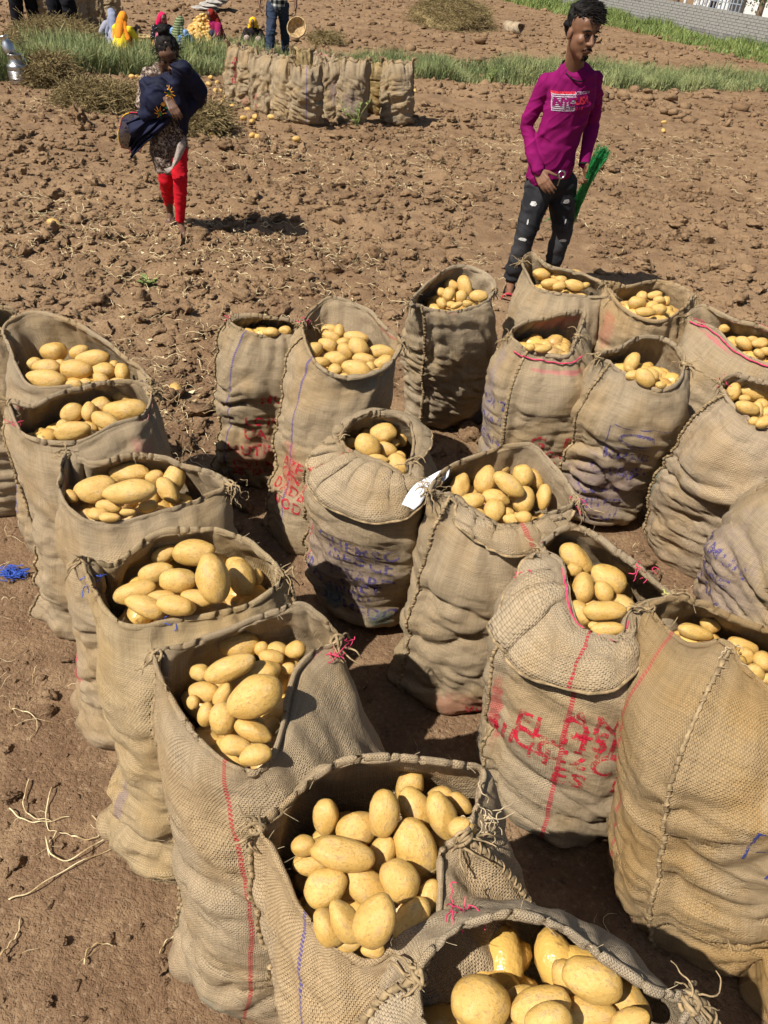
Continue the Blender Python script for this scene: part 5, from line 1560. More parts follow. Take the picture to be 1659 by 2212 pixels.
mesh_np('wall', *box_np(-5, 5, -.0, 6, 0, 2.6), M_WHITE, bld, smooth=False)
Vr = np.array([[-5.4, -.7, 2.3], [5.4, -.7, 2.3], [5.4, 3, 3.6], [-5.4, 3, 3.6], [-5.4, 6.6, 2.4], [5.4, 6.6, 2.4]])
Vr = np.concatenate([Vr, Vr + [0, 0, .09]])
mesh_np('roof', Vr, np.array([[0, 1, 2, 3], [3, 2, 5, 4], [6, 9, 8, 7], [9, 10, 11, 8], [0, 6, 7, 1], [4, 5, 11, 10], [0, 3, 9, 6], [3, 4, 10, 9], [1, 7, 8, 2], [2, 8, 11, 5]]), M_TIN, bld, smooth=False)
mesh_np('door', *box_np(-2.2, -1.2, -.04, -.005, 0, 2.0), plain('dark_door', (.06, .055, .05)), bld, smooth=False)
tag(bld, 'white shed with pale sloping roof behind the wall, upper right', 'shed')
# lattice gate
q = behind(1548, 2.0)
gt = empty('lattice_gate', (q[0], q[1], 0)); gt.rotation_euler = (0, 0, math.atan2(wd[1], wd[0]))
M_GATE = plain('grey_paint', (.30, .33, .37), .6, .1)
for i in range(12):
    mesh_np('bar', *box_np(-1.1 + i * .2 - .018, -1.1 + i * .2 + .018, -.018, .018, 0, 2.1), M_GATE, gt, smooth=False)
for i in range(9):
    mesh_np('rail', *box_np(-1.15, 1.15, -.024, -.018, .1 + i * .22, .1 + i * .22 + .03), M_GATE, gt, smooth=False)
tag(gt, 'grey lattice gate showing above the brick wall', 'gate')
for i, px in enumerate((1428, 1473)):
    q = behind(px, .9)
    tb = Tubes(); tb.add(np.array([[0, 0, 0], [0, 0, 1.2], [.03, 0, 2.4]]), .05, 8)
    o = tb.build('post', M_WHITE); o.location = (q[0], q[1], 0)
    tag(o, ('left', 'right')[i] + ' of the two pale posts standing behind the brick wall', 'post', 'pale posts behind the wall')
# ------------------------------------------------------------------ people
_S = None
def _sphere():
    global _S
    if _S is None:
        bm = bmesh.new()
        bmesh.ops.create_icosphere(bm, subdivisions=3, radius=1.0)
        _S = (np.array([v.co for v in bm.verts]), np.array([[v.index for v in f.verts] for f in bm.faces]))
        bm.free()
    return _S
def cap(p0, p1, r0, r1=None, flat=None):
    """tapered capsule; flat=(axis, factor) squashes the section along axis"""
    r1 = r0 if r1 is None else r1
    p0 = np.asarray(p0, float); p1 = np.asarray(p1, float)
    V, F = _sphere()
    d = p1 - p0; L = np.linalg.norm(d); d = d / (L + 1e-9)
    h = V @ d
    R = np.where(h > 0, r1, r0)[:, None]
    off = V * R
    if flat is not None:
        n = np.asarray(flat[0], float); n = n - d * (n @ d); n /= np.linalg.norm(n) + 1e-9
        off = off - (off @ n)[:, None] * n * (1 - flat[1])
    return np.where(h[:, None] > 0, p1, p0) + off, F
def chain(pts, rs, flat=None):
    return [cap(pts[i], pts[i + 1], rs[i], rs[i + 1], flat) for i in range(len(pts) - 1)]
def ell(c, rad, axes=None):
    V, F = _sphere()
    W = V * np.asarray(rad)
    if axes is not None: W = W @ np.asarray(axes)          # rows of axes: the local x, y, z
    return W + np.asarray(c), F
def remesh(prims, voxel, smooth=5, fac=0.5):
    VV, FF, n = [], [], 0
    for V, F in prims:
        VV.append(V); FF.append(F + n); n += len(V)
    o = mesh_np('tmp', np.concatenate(VV), np.concatenate(FF))
    m = o.modifiers.new('r', 'REMESH'); m.mode = 'VOXEL'; m.voxel_size = voxel; m.use_smooth_shade = True
    if smooth:
        s = o.modifiers.new('s', 'SMOOTH'); s.factor = fac; s.iterations = smooth
    dg = bpy.context.evaluated_depsgraph_get()
    me = bpy.data.meshes.new_from_object(o.evaluated_get(dg))
    bpy.data.objects.remove(o)
    V = np.zeros(len(me.vertices) * 3); me.vertices.foreach_get('co', V)
    N = np.zeros(len(me.vertices) * 3); me.vertices.foreach_get('normal', N)
    F = np.array([list(p.vertices) if len(p.vertices) == 4 else list(p.vertices) + [p.vertices[-1]] for p in me.polygons])
    bpy.data.meshes.remove(me)
    return V.reshape(-1, 3), F, N.reshape(-1, 3)
def cloth_folds(V, N, amp, sc=(9, 9, 14), seed=0, diag=(0.6, 0.0)):
    """soft drape: rounded ridges with wide hollows, running across the direction of sc"""
    q = V * np.array(sc)
    q[:, 2] += V[:, 0] * sc[2] * diag[0] + V[:, 1] * sc[2] * diag[1]
    w = fbm(V * 4 + seed, 2)[:, None]
    a = 1 - np.minimum(np.abs(vnoise(q + w * .9 + seed)) * 2.4, 1)
    b = 1 - np.minimum(np.abs(vnoise(q * 2.1 + w * .8 + seed + 31)) * 2.4, 1)
    a = a * a * (3 - 2 * a); b = b * b * (3 - 2 * b)
    m = .45 + .55 * sstep(-.35, .35, vnoise(V * 4.5 + seed + 7))
    d = amp * m * (a - .35) + amp * .38 * m * (b - .35)
    return V + N * d[:, None]
def obj_from(name, VFN, mat, root):
    o = mesh_np(name, VFN[0], VFN[1], mat)
    return child(o, root)
def skin_material(name, col):
    t = NT(name)
    n = t.noise(t.obj(), 14, 4); n2 = t.noise(t.obj(), 120, 3)
    c = t.mix(t.rng(n, .35, .65), tuple(x * .80 for x in col), tuple(x * 1.15 for x in col))
    return t.set(c, 0.48, t.bump(n2, .25, .002), spec=.35)
def cloth_material(name, col, rough=.9, weave=600, var=.10, spec=.12):
    t = NT(name)
    n = t.noise(t.obj(), 7, 3); n2 = t.noise(t.obj(), weave, 1)
    c = t.mix(t.rng(n, .35, .65), tuple(x * (1 - var) for x in col), tuple(min(1, x * (1 + var)) for x in col))
    return t.set(c, rough, t.bump(n2, .3, .001), spec=spec)
M_SKIN = skin_material('skin_brown', (.185, .090, .050))
M_SKIND = skin_material('skin_dark', (.125, .062, .036))
M_HAIR = plain('black_hair', (.010, .008, .007), .68, .4, 80, .15)
M_EYEW = plain('eye_white', (.26, .22, .19), .3, .05, 20, .5)
M_EYED = plain('eye_iris', (.012, .008, .006), .15, .1, 20, .6)
M_LIP = plain('lip', (.17, .075, .055), .5, .1, 60)
def hand(W, d, n, t, curl, size=1.0, spread=.020, thumb_out=.6):
    """five fingers: W wrist, d towards the finger tips, n out of the back of the hand, t towards the thumb; curl in radians per joint"""
    W = np.asarray(W, float)
    d = np.asarray(d, float) / np.linalg.norm(d)
    n = np.asarray(n, float); n = n - d * (n @ d); n /= np.linalg.norm(n)
    t0 = np.cross(n, d); t0 = t0 if t0 @ np.asarray(t) > 0 else -t0
    s = size
    pr = []
    for i, (o_, Ls) in enumerate(((1.5, (.040, .025, .020)), (.5, (.044, .028, .021)), (-.5, (.041, .026, .020)), (-1.5, (.032, .020, .017)))):
        k = W + d * (.088 - .004 * abs(o_ - .5)) * s + t0 * o_ * spread * s
        pr.append(cap(W + t0 * o_ * .011 * s + d * .005, k, .0150 * s, .0118 * s))
        p = k; a = curl * .55 + .05 * i
        for j, L in enumerate(Ls):
            dd = d * math.cos(a) - n * math.sin(a) + t0 * o_ * .02
            q = p + dd * L * s
            pr.append(cap(p, q, (.0098 - .0012 * j) * s, (.0088 - .0012 * j) * s))
            p = q; a += curl
    b = W + d * .022 * s + t0 * .020 * s
    th = d * .55 + t0 * thumb_out - n * .25; th /= np.linalg.norm(th)
    m = b + th * .042 * s
    pr.append(cap(b, m, .0145 * s, .0115 * s))
    th2 = th * .8 + d * .4 - n * .45 * (.4 + curl * .6); th2 /= np.linalg.norm(th2)
    m2 = m + th2 * .030 * s
    pr.append(cap(m, m2, .0110 * s, .0098 * s))
    pr.append(cap(m2, m2 + (th2 - n * .3) * .022 * s, .0096 * s, .0078 * s))
    pr.append(cap(W + d * .03 * s, W + d * .075 * s, .024 * s, .026 * s, (n, .45)))
    return pr
def foot(A, toe, side, size=1.0):
    """A ankle, toe: tip of the second toe on the ground, side: towards the big toe"""
    A = np.asarray(A, float); toe = np.asarray(toe, float)
    f = toe - A; f[2] = 0; L = np.linalg.norm(f); f /= L
    sd_ = np.asarray(side, float); sd_ = sd_ - f * (sd_ @ f); sd_[2] = 0; sd_ /= np.linalg.norm(sd_)
    z = toe[2]; up = np.array([0, 0, 1.0]); s = size
    heel = np.array([A[0], A[1], z + .028 * s]) - f * .028 * s
    ball = toe - f * .055 * s + up * .016 * s
    pr = [cap(A, heel + up * .015, .032 * s, .030 * s), cap(heel, ball, .030 * s, .026 * s), cap(A - up * .02 * s, ball + up * .010 * s, .033 * s, .020 * s), cap(ball - sd_ * .022 * s, ball + sd_ * .024 * s, .017 * s, .020 * s)]
    for i, (o_, l) in enumerate(((.030, .052), (.012, .056), (-.003, .050), (-.017, .042), (-.030, .034))):
        b = ball + sd_ * o_ * s
        pr.append(cap(b, b + f * l * s + sd_ * o_ * .15 - up * .005, (.013 if i == 0 else .0095) * s, (.0115 if i == 0 else .008) * s))
    return pr
def head_prims(C, f, u, s=1.0, slim=1.0):
    f = np.asarray(f, float); f /= np.linalg.norm(f)
    l = np.cross(u, f); l /= np.linalg.norm(l)
    u = np.cross(f, l)
    A = np.stack([l, f, u])
    def at_(x, y, z): return C + (l * x + f * y + u * z) * s
    E = lambda x, y, z, a, b, c: ell(at_(x, y, z), np.array([a, b, c]) * s, A)
    skull = [E(0, -.012, .048, .072 * slim, .093, .085), E(0, .020, -.028, .060 * slim, .066, .072), E(0, .046, -.074, .036 * slim, .032, .032), E(0, .062, -.092, .022, .018, .018),
             E(.036 * slim, .050, -.014, .024, .026, .024), E(-.036 * slim, .050, -.014, .024, .026, .024), E(0, .066, .036, .052 * slim, .022, .018), E(0, .056, .062, .058 * slim, .028, .036), E(0, .060, -.045, .032, .026, .026)]
    if s > .85:
        sv = remesh(skull, .0042 * s, 16, .6)
        tri = np.concatenate([sv[1][:, [0, 1, 2]], sv[1][:, [0, 2, 3]]])
        skull = [(sv[0] + sv[2] * .0022, tri)]
    pr = skull + [cap(at_(0, .078, .024), at_(0, .103, -.020), .0080 * s, .0125 * s), E(.012, .094, -.024, .0085, .010, .0078), E(-.012, .094, -.024, .0085, .010, .0078),
          E(0, .084, -.051, .022, .009, .0060), E(0, .082, -.062, .019, .009, .0062),
          E(.070 * slim, -.012, -.004, .009, .018, .030), E(-.070 * slim, -.012, -.004, .009, .018, .030)]
    return pr, at_, A
def face_parts(root, at_, A, s, moustache=True, closed=False):
    for sg in (-1, 1):
        V, F = ell(at_(.031 * sg, .0755, .010), np.array([.0140, .0075, .0060 if not closed else .003]) * s, A)
        e = obj_from('eye', (V, F), M_EYEW, root)
        V, F = ell(at_(.031 * sg + .002, .0805, .0100), np.array([.0066, .0052, .0060 if not closed else .002]) * s, A)
        i = mesh_np('iris', V, F, M_EYED); i.parent = e
        tb = Tubes()
        tt = np.linspace(-1, 1, 9)
        tb.add(np.array([at_(.031 * sg + .0165 * x, .0815 - .006 * x * x, .0155 - .006 * x * x) for x in tt]), .0034 * s, 5)
        child(tb.build('eyelid', M_HAIR), root)
        tb = Tubes()
        tb.add(np.array([at_(.034 * sg + .024 * x, .0845 - .011 * (x * sg * .5 + .5) ** 2, .0335 - .006 * x * x + .002 * (1 - x * sg)) for x in tt]), np.array([.002, .0038, .0045, .005, .005, .0045, .004, .003, .0016]) * s, 6)
        child(tb.build('eyebrow', M_HAIR), root)
    V, F = remesh([ell(at_(0, .0955, -.0525), np.array([.0215, .006, .0045]) * s, A), ell(at_(0, .093, -.0615), np.array([.0185, .006, .005]) * s, A)], .0025 * s, 2)[:2]
    obj_from('lips', (V, F), M_LIP, root)
    if moustache:
        g = random.Random(4)
        tb = Tubes()
        for i in range(150):
            x = g.uniform(-1, 1)
            b = at_(.030 * x, .098 - .017 * x * x, -.0415 - .010 * x * x + g.uniform(-.003, .003))
            tb.add(np.array([b, at_(.030 * x + .005 * x, .1005 - .017 * x * x, -.0465 - .010 * x * x), at_(.030 * x + .011 * x, .0965 - .018 * x * x, -.052 - .012 * x * x)]), .0011 * s, 3, .5)
        for i in range(170):
            x = g.uniform(-1, 1); z = g.uniform(-.098, -.075)
            b = at_(.021 * x, .090 - .012 * x * x - max(0, -.082 - z) * .5, z)
            tb.add(np.array([b, at_(.021 * x, .0935 - .012 * x * x - max(0, -.082 - z) * .5, z - .005), at_(.021 * x, .091 - .012 * x * x - max(0, -.082 - z) * .5, z - .011)]), .0010 * s, 3, .5)
        child(tb.build('moustache', M_HAIR), root)

# ---------------- the man in magenta
Ym = float(at(1100, 640)[1])
def mp(px, py, dy=0.0): return atY(px, py, Ym + dy)
man = empty('person', (float(at(1130, 640)[0]), Ym + .1, 0.0))
sR, sL = mp(1181, 172, -.02), mp(1283, 170, .02)
eR, wR = mp(1137, 272, .02), mp(1161, 368, -.13)
eL, wL = mp(1279, 268, .10), mp(1263, 352, -.02)
hC = mp(1256, 74, -.15)
nk = mp(1240, 148, -.05)
chest, waist, pel = mp(1232, 215, -.04), mp(1200, 315, -.01), mp(1190, 385, .02)
hipR, hipL = mp(1166, 402, .0), mp(1214, 400, .04)
kR, kL = mp(1138, 500, -.07), mp(1216, 492, .06)
aR = mp(1105, 605, -.01)
aL = at(1186, 600, .13)
toeR = at(1097, 650, gz(*at(1097, 650)[:2]) + .012)
toeL = aL + np.array([.06, -.16, 0]); toeL[2] = gz(toeL[0], toeL[1]) + .01
acr = sL - sR; acr /= np.linalg.norm(acr)
fwdm = np.cross(acr, [0, 0, 1.0]); fwdm = fwdm if fwdm[1] < 0 else -fwdm
fwdm = np.array([.30, -.95, 0]); fwdm /= np.linalg.norm(fwdm)
face = np.array([math.sin(R_(31)), -math.cos(R_(31)), -.14])
HS = 1.08
hp, at_h, Ah = head_prims(hC, face, np.array([.02, 0, 1.0]), HS, 1.0)
dRh = mp(1184, 408, -.20) - wR
dLh = mp(1273, 392, -.09) - wL
prim = hp + [cap(hC - np.array([0, 0, .03]) - face * .025, nk - np.array([0, 0, .03]), .052, .060), cap(nk + np.array([0, 0, .03]), sR * .45 + nk * .55 - np.array([0, 0, .015]), .035, .030), cap(nk + np.array([0, 0, .03]), sL * .45 + nk * .55 - np.array([0, 0, .015]), .035, .030)]
prim += chain([nk - np.array([0, 0, .03]), chest, waist, pel], [.055, .080, .075, .080])
prim += chain([sR - np.array([0, 0, .03]), eR, wR], [.034, .030, .024]) + chain([sL - np.array([0, 0, .03]), eL, wL], [.034, .030, .024])
prim += chain([hipR, kR, aR], [.06, .042, .030]) + chain([hipL, kL, aL], [.06, .042, .032])
prim += [cap(nk - np.array([0, 0, .05]), sR - np.array([0, 0, .03]), .045, .034), cap(nk - np.array([0, 0, .05]), sL - np.array([0, 0, .03]), .045, .034), cap(pel, hipR, .08, .06), cap(pel, hipL, .08, .06)]
prim += hand(wR, dRh, np.array([-.35, -.75, .2]), np.array([1.0, -.2, -.2]), .32, 1.0)
prim += hand(wL, dLh, np.array([.75, .25, .1]), np.array([-.2, -1, .2]), .95, 1.0)
prim += foot(aR, toeR, np.array([1.0, 0, 0])) + foot(aL, toeL, np.array([-1.0, 0, 0]))
B = remesh(prim, .0046, 3, .5)
obj_from('body', B, M_SKIN, man)
face_parts(man, at_h, Ah, HS)
# hair
rs = random.Random(8)
Vh, Fh = _sphere()
capm = [ell(at_h(0, -.026, .066), np.array([.078, .090, .080]) * HS, Ah), ell(at_h(0, -.052, .030), np.array([.072, .062, .070]) * HS, Ah), ell(at_h(.022, .036, .104), np.array([.054, .046, .030]) * HS, Ah), ell(at_h(-.01, -.02, .108), np.array([.062, .072, .034]) * HS, Ah), ell(at_h(.05, .03, .098), np.array([.030, .040, .030]) * HS, Ah)]
hv = remesh(capm, .006, 3)
hv = (hv[0] + hv[2] * (.012 * fbm(hv[0] * 32, 3))[:, None], hv[1])
hair = obj_from('hair', hv, M_HAIR, man)
tb = Tubes()
for i in range(1500):
    a = rs.uniform(0, 6.28); el_ = rs.uniform(.05, 1.5)
    x, y, z = math.cos(a) * math.cos(el_), math.sin(a) * math.cos(el_), math.sin(el_)
    b = at_h(.068 * x, -.014 + .084 * y, .070 + .074 * z)
    # combed up and over to his left, curling at the tips
    lift = rs.uniform(.5, 1.0) * (.018 + .018 * max(0, y) + .012 * max(0, z))
    d = np.array([.5 * x + .35 + rs.uniform(-.35, .35), .25 + .5 * y + rs.uniform(-.35, .35), .75 * z + .35 + rs.uniform(-.2, .2)])
    if z < .5 and y < .3: d = np.array([x * .55, -.35 + rs.uniform(-.2, .2), -.5 + rs.uniform(-.2, .2)]); lift = rs.uniform(.014, .024)
    d /= np.linalg.norm(d)
    c2 = np.array([rs.uniform(.1, 1.0), rs.uniform(-.2, .7), rs.uniform(-1.1, -.3)]) * .62
    pts = [b + (Ah.T @ (d * lift * t_ + c2 * lift * t_ * t_)) for t_ in np.linspace(0, 1.35, 6)]
    tb.add(np.array(pts), rs.uniform(.0016, .0034), 4, .25)
for i in range(10):
    b = at_h(rs.uniform(-.02, .05), .085, .085)
    tb.add(catmull([b, at_h(rs.uniform(-.03, .05), .100, .075), at_h(rs.uniform(-.04, .06), .095, .050 + rs.uniform(-.01, .02))], 8), .0011, 3, .4)
st = tb.build('hair_strands', M_HAIR); st.parent = hair; 
# shirt
M_SHIRT = cloth_material('magenta_jersey', (.190, .005, .085), .85)
def flat_(v): return (v, .66)
shp = [cap(chest + np.array([0, 0, .07]), chest - np.array([0, 0, .02]), .145, .152, (fwdm, .68)), cap(chest - np.array([0, 0, .02]), waist, .152, .142, (fwdm, .72)), cap(waist, mp(1188, 372, .0), .142, .150, (fwdm, .78)),
       cap(nk - np.array([0, 0, .080]), sR - np.array([0, 0, .02]), .078, .056), cap(nk - np.array([0, 0, .080]), sL - np.array([0, 0, .02]), .078, .056)]
shp += chain([sR - np.array([0, 0, .02]), (sR + eR) / 2, eR, (eR + wR) / 2, wR], [.060, .053, .047, .042, .037]) + chain([sL - np.array([0, 0, .02]), (sL + eL) / 2, eL, (eL + wL) / 2, wL], [.060, .053, .047, .042, .036])
S = remesh(shp, .0062, 4)
Vs = cloth_folds(S[0], S[2], .013, (3.0, 3.0, 6.5), 3, (-1.1, 0))
arm_ = np.minimum(np.linalg.norm(S[0] - eR, axis=1), np.linalg.norm(S[0] - (eR + wR) / 2, axis=1)) < .13
Vs = np.where(arm_[:, None], cloth_folds(Vs, S[2], .006, (6, 6, 30), 7, (.3, .2)), Vs)
hemz = mp(1186, 378, 0)[2]
# cut the hem open: fold the bottom faces up inside
keepf = ~((Vs[S[1]][:, :, 2].mean(1) < hemz) & (np.abs(Vs[S[1]][:, :, 0].mean(1) - pel[0]) < .16) & (np.linalg.norm(Vs[S[1]].mean(1) - wR, axis=1) > .12))
shirt = obj_from('shirt', (Vs, S[1][keepf]), M_SHIRT, man)
so = shirt.modifiers.new('s', 'SOLIDIFY'); so.thickness = .004; so.offset = -1
tb = Tubes()
cg = nk + np.array([0, 0, -.018]) + fwdm * .006
tt = np.linspace(0, 2 * np.pi, 40)
l_ = np.cross([0, 0, 1], fwdm)
coll = cg + np.cos(tt)[:, None] * l_ * .078 + np.sin(tt)[:, None] * fwdm * .074 + np.outer(-.030 * np.sin(tt), [0, 0, 1]) + np.array([0, 0, .012])
tb.add(coll, .010, 8)
c_ = tb.build('collar', M_SHIRT); c_.parent = shirt; c_.matrix_parent_inverse = Matrix.Identity(4)
tb = Tubes()
tb.add(coll * np.array([1, 1, 1]) + np.outer(-.030 * np.maximum(np.sin(tt), 0), [0, 0, 1]) + np.outer(np.maximum(np.sin(tt), 0), fwdm) * .022 + np.array([0, 0, .014]), .0042, 6)
child(tb.build('cord_necklace', M_HAIR), man)
sb = BVHTree.FromPolygons([tuple(v) for v in Vs], [tuple(f) for f in S[1]])
M_PW = print_material('white_print', (.50, .42, .48), .42, 60)
M_PR2 = print_material('coral_print', (.55, .035, .055), .42, 60)
M_PMAG = M_SHIRT
tdir = np.array([.93, .30, .10])
def on_shirt(name, VF, px, py, mat, off=.0035):
    return lay_on(name, VF, sb, mp(px, py, -.12), tdir, (0, 0, 1), off, mat, man)
pxm = FOC / ((mp(1228, 215) - EYE) @ FWD)
bw, bh = 42 / pxm, 33 / pxm
bars = []
nb = 9
for i in range(nb):
    y0 = -bh / 2 + bh * i / nb
    bars.append([(-bw / 2, y0), (bw / 2, y0), (bw / 2, y0 + bh / nb * .52), (-bw / 2, y0 + bh / nb * .52)])
fr = .0028
bars += [[(-bw / 2, -bh / 2), (-bw / 2 + fr, -bh / 2), (-bw / 2 + fr, bh / 2), (-bw / 2, bh / 2)], [(bw / 2 - fr, -bh / 2), (bw / 2, -bh / 2), (bw / 2, bh / 2), (bw / 2 - fr, bh / 2)]]
on_shirt('printed_lettering', shape_mesh(bars, .02), 1215, 219, M_PW)
on_shirt('printed_lettering', text_mesh('NYC', .060, .12, .02, .82, .04), 1215, 219, M_PMAG, .0062)
on_shirt('printed_lettering', shape_mesh([[(-bw / 2, -.007), (bw / 2, -.007), (bw / 2, .007), (-bw / 2, .007)]], .02), 1216, 199, M_PR2)
on_shirt('printed_lettering', text_mesh('USA', .056, .05, .02, .85, .03), 1255, 217, M_PR2)
on_shirt('printed_lettering', text_mesh('ATEICON', .021, 0, .02, 1.15), 1256, 200, M_PW)
on_shirt('printed_lettering', text_mesh('U.S.A', .022, 0, .02, 1.1), 1247, 233, M_PR2)
# jeans
def jean_material():
    t = NT('black_denim')
    n = t.noise(t.obj(), 6, 4); n2 = t.noise(t.obj(), 420, 2)
    c = t.mix(t.rng(n, .38, .66), (.016, .016, .018), (.048, .047, .050))
    return t.set(c, .85, t.bump(n2, .4, .0012), spec=.2)
M_JEAN = jean_material()
top_ = mp(1186, 366, 0)
jp = [cap(top_, pel - np.array([0, 0, .01]), .118, .125, (fwdm, .80)), cap(pel, hipR, .115, .098), cap(pel, hipL, .115, .098)]
jp += chain([hipR, (hipR + kR) / 2, kR, (kR + aR) / 2, aR + np.array([0, 0, .035])], [.098, .086, .070, .062, .058])
jp += chain([hipL, (hipL + kL) / 2, kL, (kL + aL) / 2, aL + np.array([0, 0, .03])], [.098, .086, .070, .062, .056])
J = remesh(jp, .0066, 4)
Vj = cloth_folds(J[0], J[2], .007, (5, 5, 15), 11, (.5, 0))
low = sstep(.42, .12, Vj[:, 2])
Vj = Vj + J[2] * (low * .006 * np.sin(Vj[:, 2] * 95 + 3 * vnoise(Vj * 12)))[:, None]
jeans = obj_from('jeans', (Vj, J[1]), M_JEAN, man)
jb = BVHTree.FromPolygons([tuple(v) for v in Vj], [tuple(f) for f in J[1]])
M_RIP = print_material('frayed_denim', (.60, .59, .56), .40, 90)
for i, (px, py, w_, h_) in enumerate(((1153, 441, .042, .030), (1227, 442, .044, .028), (1129, 516, .052, .022), (1221, 532, .050, .020), (1140, 479, .010, .034), (1225, 488, .010, .034))):
    pts = [(-w_ / 2, -h_ * .3), (-w_ * .2, -h_ / 2), (w_ * .3, -h_ * .4), (w_ / 2, 0), (w_ * .25, h_ / 2), (-w_ * .3, h_ * .42)]
    o = lay_on('rip', shape_mesh([pts], .012), jb, mp(px, py, -.12), (1, 0, 0), (0, 0, 1), .003, M_RIP, jeans)
    if o:
        o.matrix_parent_inverse = Matrix.Identity(4)
M_STEEL = plain('steel', (.55, .55, .54), .3, .1); M_STEEL.node_tree.nodes['Principled BSDF'].inputs['Metallic'].default_value = 1.0
tb = Tubes()
bc = mp(1213, 377, -.135)
tb.add(bc + .022 * (np.cos(tt)[:, None] * np.array([.95, .3, 0]) + np.sin(tt)[:, None] * np.array([0, 0, 1.0])), .006, 7)
tb.add(catmull([bc + [0, 0, -.02], mp(1208, 389, -.13), mp(1204, 401, -.125)], 10), .005, 6)
child(tb.build('belt_buckle', M_STEEL), man)
tb = Tubes()
dl = (wL - eL) / np.linalg.norm(wL - eL)
e_ = np.cross(dl, [0, 1, .2]); e_ /= np.linalg.norm(e_); g_ = np.cross(dl, e_)
tb.add(wL + dl * .012 + .031 * (np.cos(tt)[:, None] * e_ + np.sin(tt)[:, None] * g_), .0085, 7)
child(tb.build('wrist_strap', M_HAIR), man)
# sandal on the forward foot
M_SOLE = plain('black_sole', (.02, .02, .022), .7, .2)
M_STRAPR = plain('red_strap', (.42, .03, .05), .7, .2)
fd = toeR - aR; fd[2] = 0; fd /= np.linalg.norm(fd); sd_ = np.array([-fd[1], fd[0], 0]); sd_ = sd_ if sd_[0] > 0 else -sd_
hl = np.array([aR[0], aR[1], toeR[2]]) - fd * .06; Lf = np.linalg.norm((toeR - hl)[:2]) + .02
out = []
for t_ in np.linspace(0, 2 * np.pi, 30, endpoint=False):
    out.append(hl + fd * (Lf / 2 + Lf / 2 * -math.cos(t_)) + sd_ * math.sin(t_) * (.042 - .008 * math.cos(t_) * -1))
out = np.array(out)
topz, botz = toeR[2] - .004, toeR[2] - .026
Vt = np.concatenate([out * [1, 1, 0] + [0, 0, botz], out * [1, 1, 0] + [0, 0, topz], [[*out[:, :2].mean(0), botz]], [[*out[:, :2].mean(0), topz]]])
n_ = 30
Ft = [[i, (i + 1) % n_, n_ + (i + 1) % n_, n_ + i] for i in range(n_)] + [[n_ + i, n_ + (i + 1) % n_, 2 * n_ + 1, 2 * n_ + 1] for i in range(n_)] + [[(i + 1) % n_, i, 2 * n_, 2 * n_] for i in range(n_)]
sand = mesh_np('sandal', Vt, np.array(Ft), M_SOLE, smooth=False); child(sand, man)
for nm, pos, rad, mt, hh in (('strap', .30, .040, M_SOLE, .085), ('strap', .80, .047, M_STRAPR, .050)):
    tb = Tubes()
    c0 = hl + fd * Lf * pos
    th_ = np.linspace(0, math.pi, 16)
    for o_ in (-.008, 0, .008):
        tb.add(c0 + fd * o_ + np.cos(th_)[:, None] * sd_ * rad + np.outer(np.sin(th_) * hh, [0, 0, 1]) - np.array([0, 0, .01]), .0048, 6)
    q_ = tb.build(nm, mt); q_.parent = sand; q_.matrix_parent_inverse = Matrix.Identity(4)
tag(man, 'young man in magenta long-sleeved shirt and ripped black jeans walking past the sacks', 'person')
# bundle of green twine in his hand
M_GREENT = plain('green_twine', (.020, .26, .070), .35, .6, 45, .5)
bt = [mp(1303, 328, -.16), mp(1288, 352, -.14), mp(1270, 390, -.10), mp(1250, 430, .02), mp(1232, 462, .14), mp(1195, 488, .22)]
spine = catmull(bt, 40)
tb = Tubes(); rs = random.Random(3)
for i in range(120):
    a = rs.uniform(0, 6.28); r0 = math.sqrt(rs.random())
    prof_ = np.interp(np.linspace(0, 1, 40), (0, .12, .38, .42, .7, 1), (.046, .044, .024, .022, .034, .085)) * r0
    n1 = np.array([math.cos(a), 0, math.sin(a)]); 
    jit = np.cumsum(np.array([[rs.gauss(0, .0012) for _ in range(3)] for _ in range(40)]), 0)
    i0 = rs.randrange(0, 4); i1 = 40 - rs.randrange(0, 12)
    Q = (spine + prof_[:, None] * n1 + np.outer(prof_ * math.sin(a * 3) * .5, [0, 1, 0]) + jit)[i0:i1]
    tb.add(Q, .0021, 3)
    if i % 3 == 0:                                       # looped upper ends
        e = Q[0]; dd = spine[0] - spine[3]; dd /= np.linalg.norm(dd)
        w_ = np.array([rs.uniform(-1, 1), rs.uniform(-1, 1), rs.uniform(-1, 1)]) * .014
        tb.add(catmull([e, e + dd * .016 + w_ * .4, e + dd * .012 + w_, e + w_ * 1.3 - dd * .01], 10), .0014, 3)
bund = tb.build('twine_bundle', M_GREENT)
tag(bund, 'bundle of bright green plastic twine held in the man\'s hand', 'twine')

# ---------------- the girl
Yg = float(at(390, 500)[1])
def gp(zx, zy, dy=0.0): return atY(216 + zx * .2148, 64.8 + zy * .2148, Yg + dy)
girl = empty('person', (float(at(385, 500)[0]), Yg, 0.0))
ghC = gp(690, 255, -.10)
gnk = gp(640, 430, -.02)
gsR, gsL = gp(505, 455, .0), gp(800, 455, .02)
geR, gwR = gp(420, 745, -.02), gp(680, 700, -.20)
geL, gwL = gp(1010, 690, -.08), gp(800, 440, -.20)
gch, gwa, gpe = gp(650, 600, .0), gp(670, 850, .02), gp(690, 1040, .03)
ghR, ghL = gp(650, 1120, .03), gp(770, 1120, .03)
gkR, gkL = gp(665, 1500, .0), gp(805, 1490, -.04)
gaR = gp(705, 1835, .22); gaL = gp(812, 1955, -.01)
gtL = at(216 + 862 * .2148, 64.8 + 2090 * .2148, .02)
gtL[2] = gz(gtL[0], gtL[1]) + .014
gtR = gaR + np.array([.03, -.13, 0]); gtR[2] = gz(gtR[0], gtR[1]) + .012
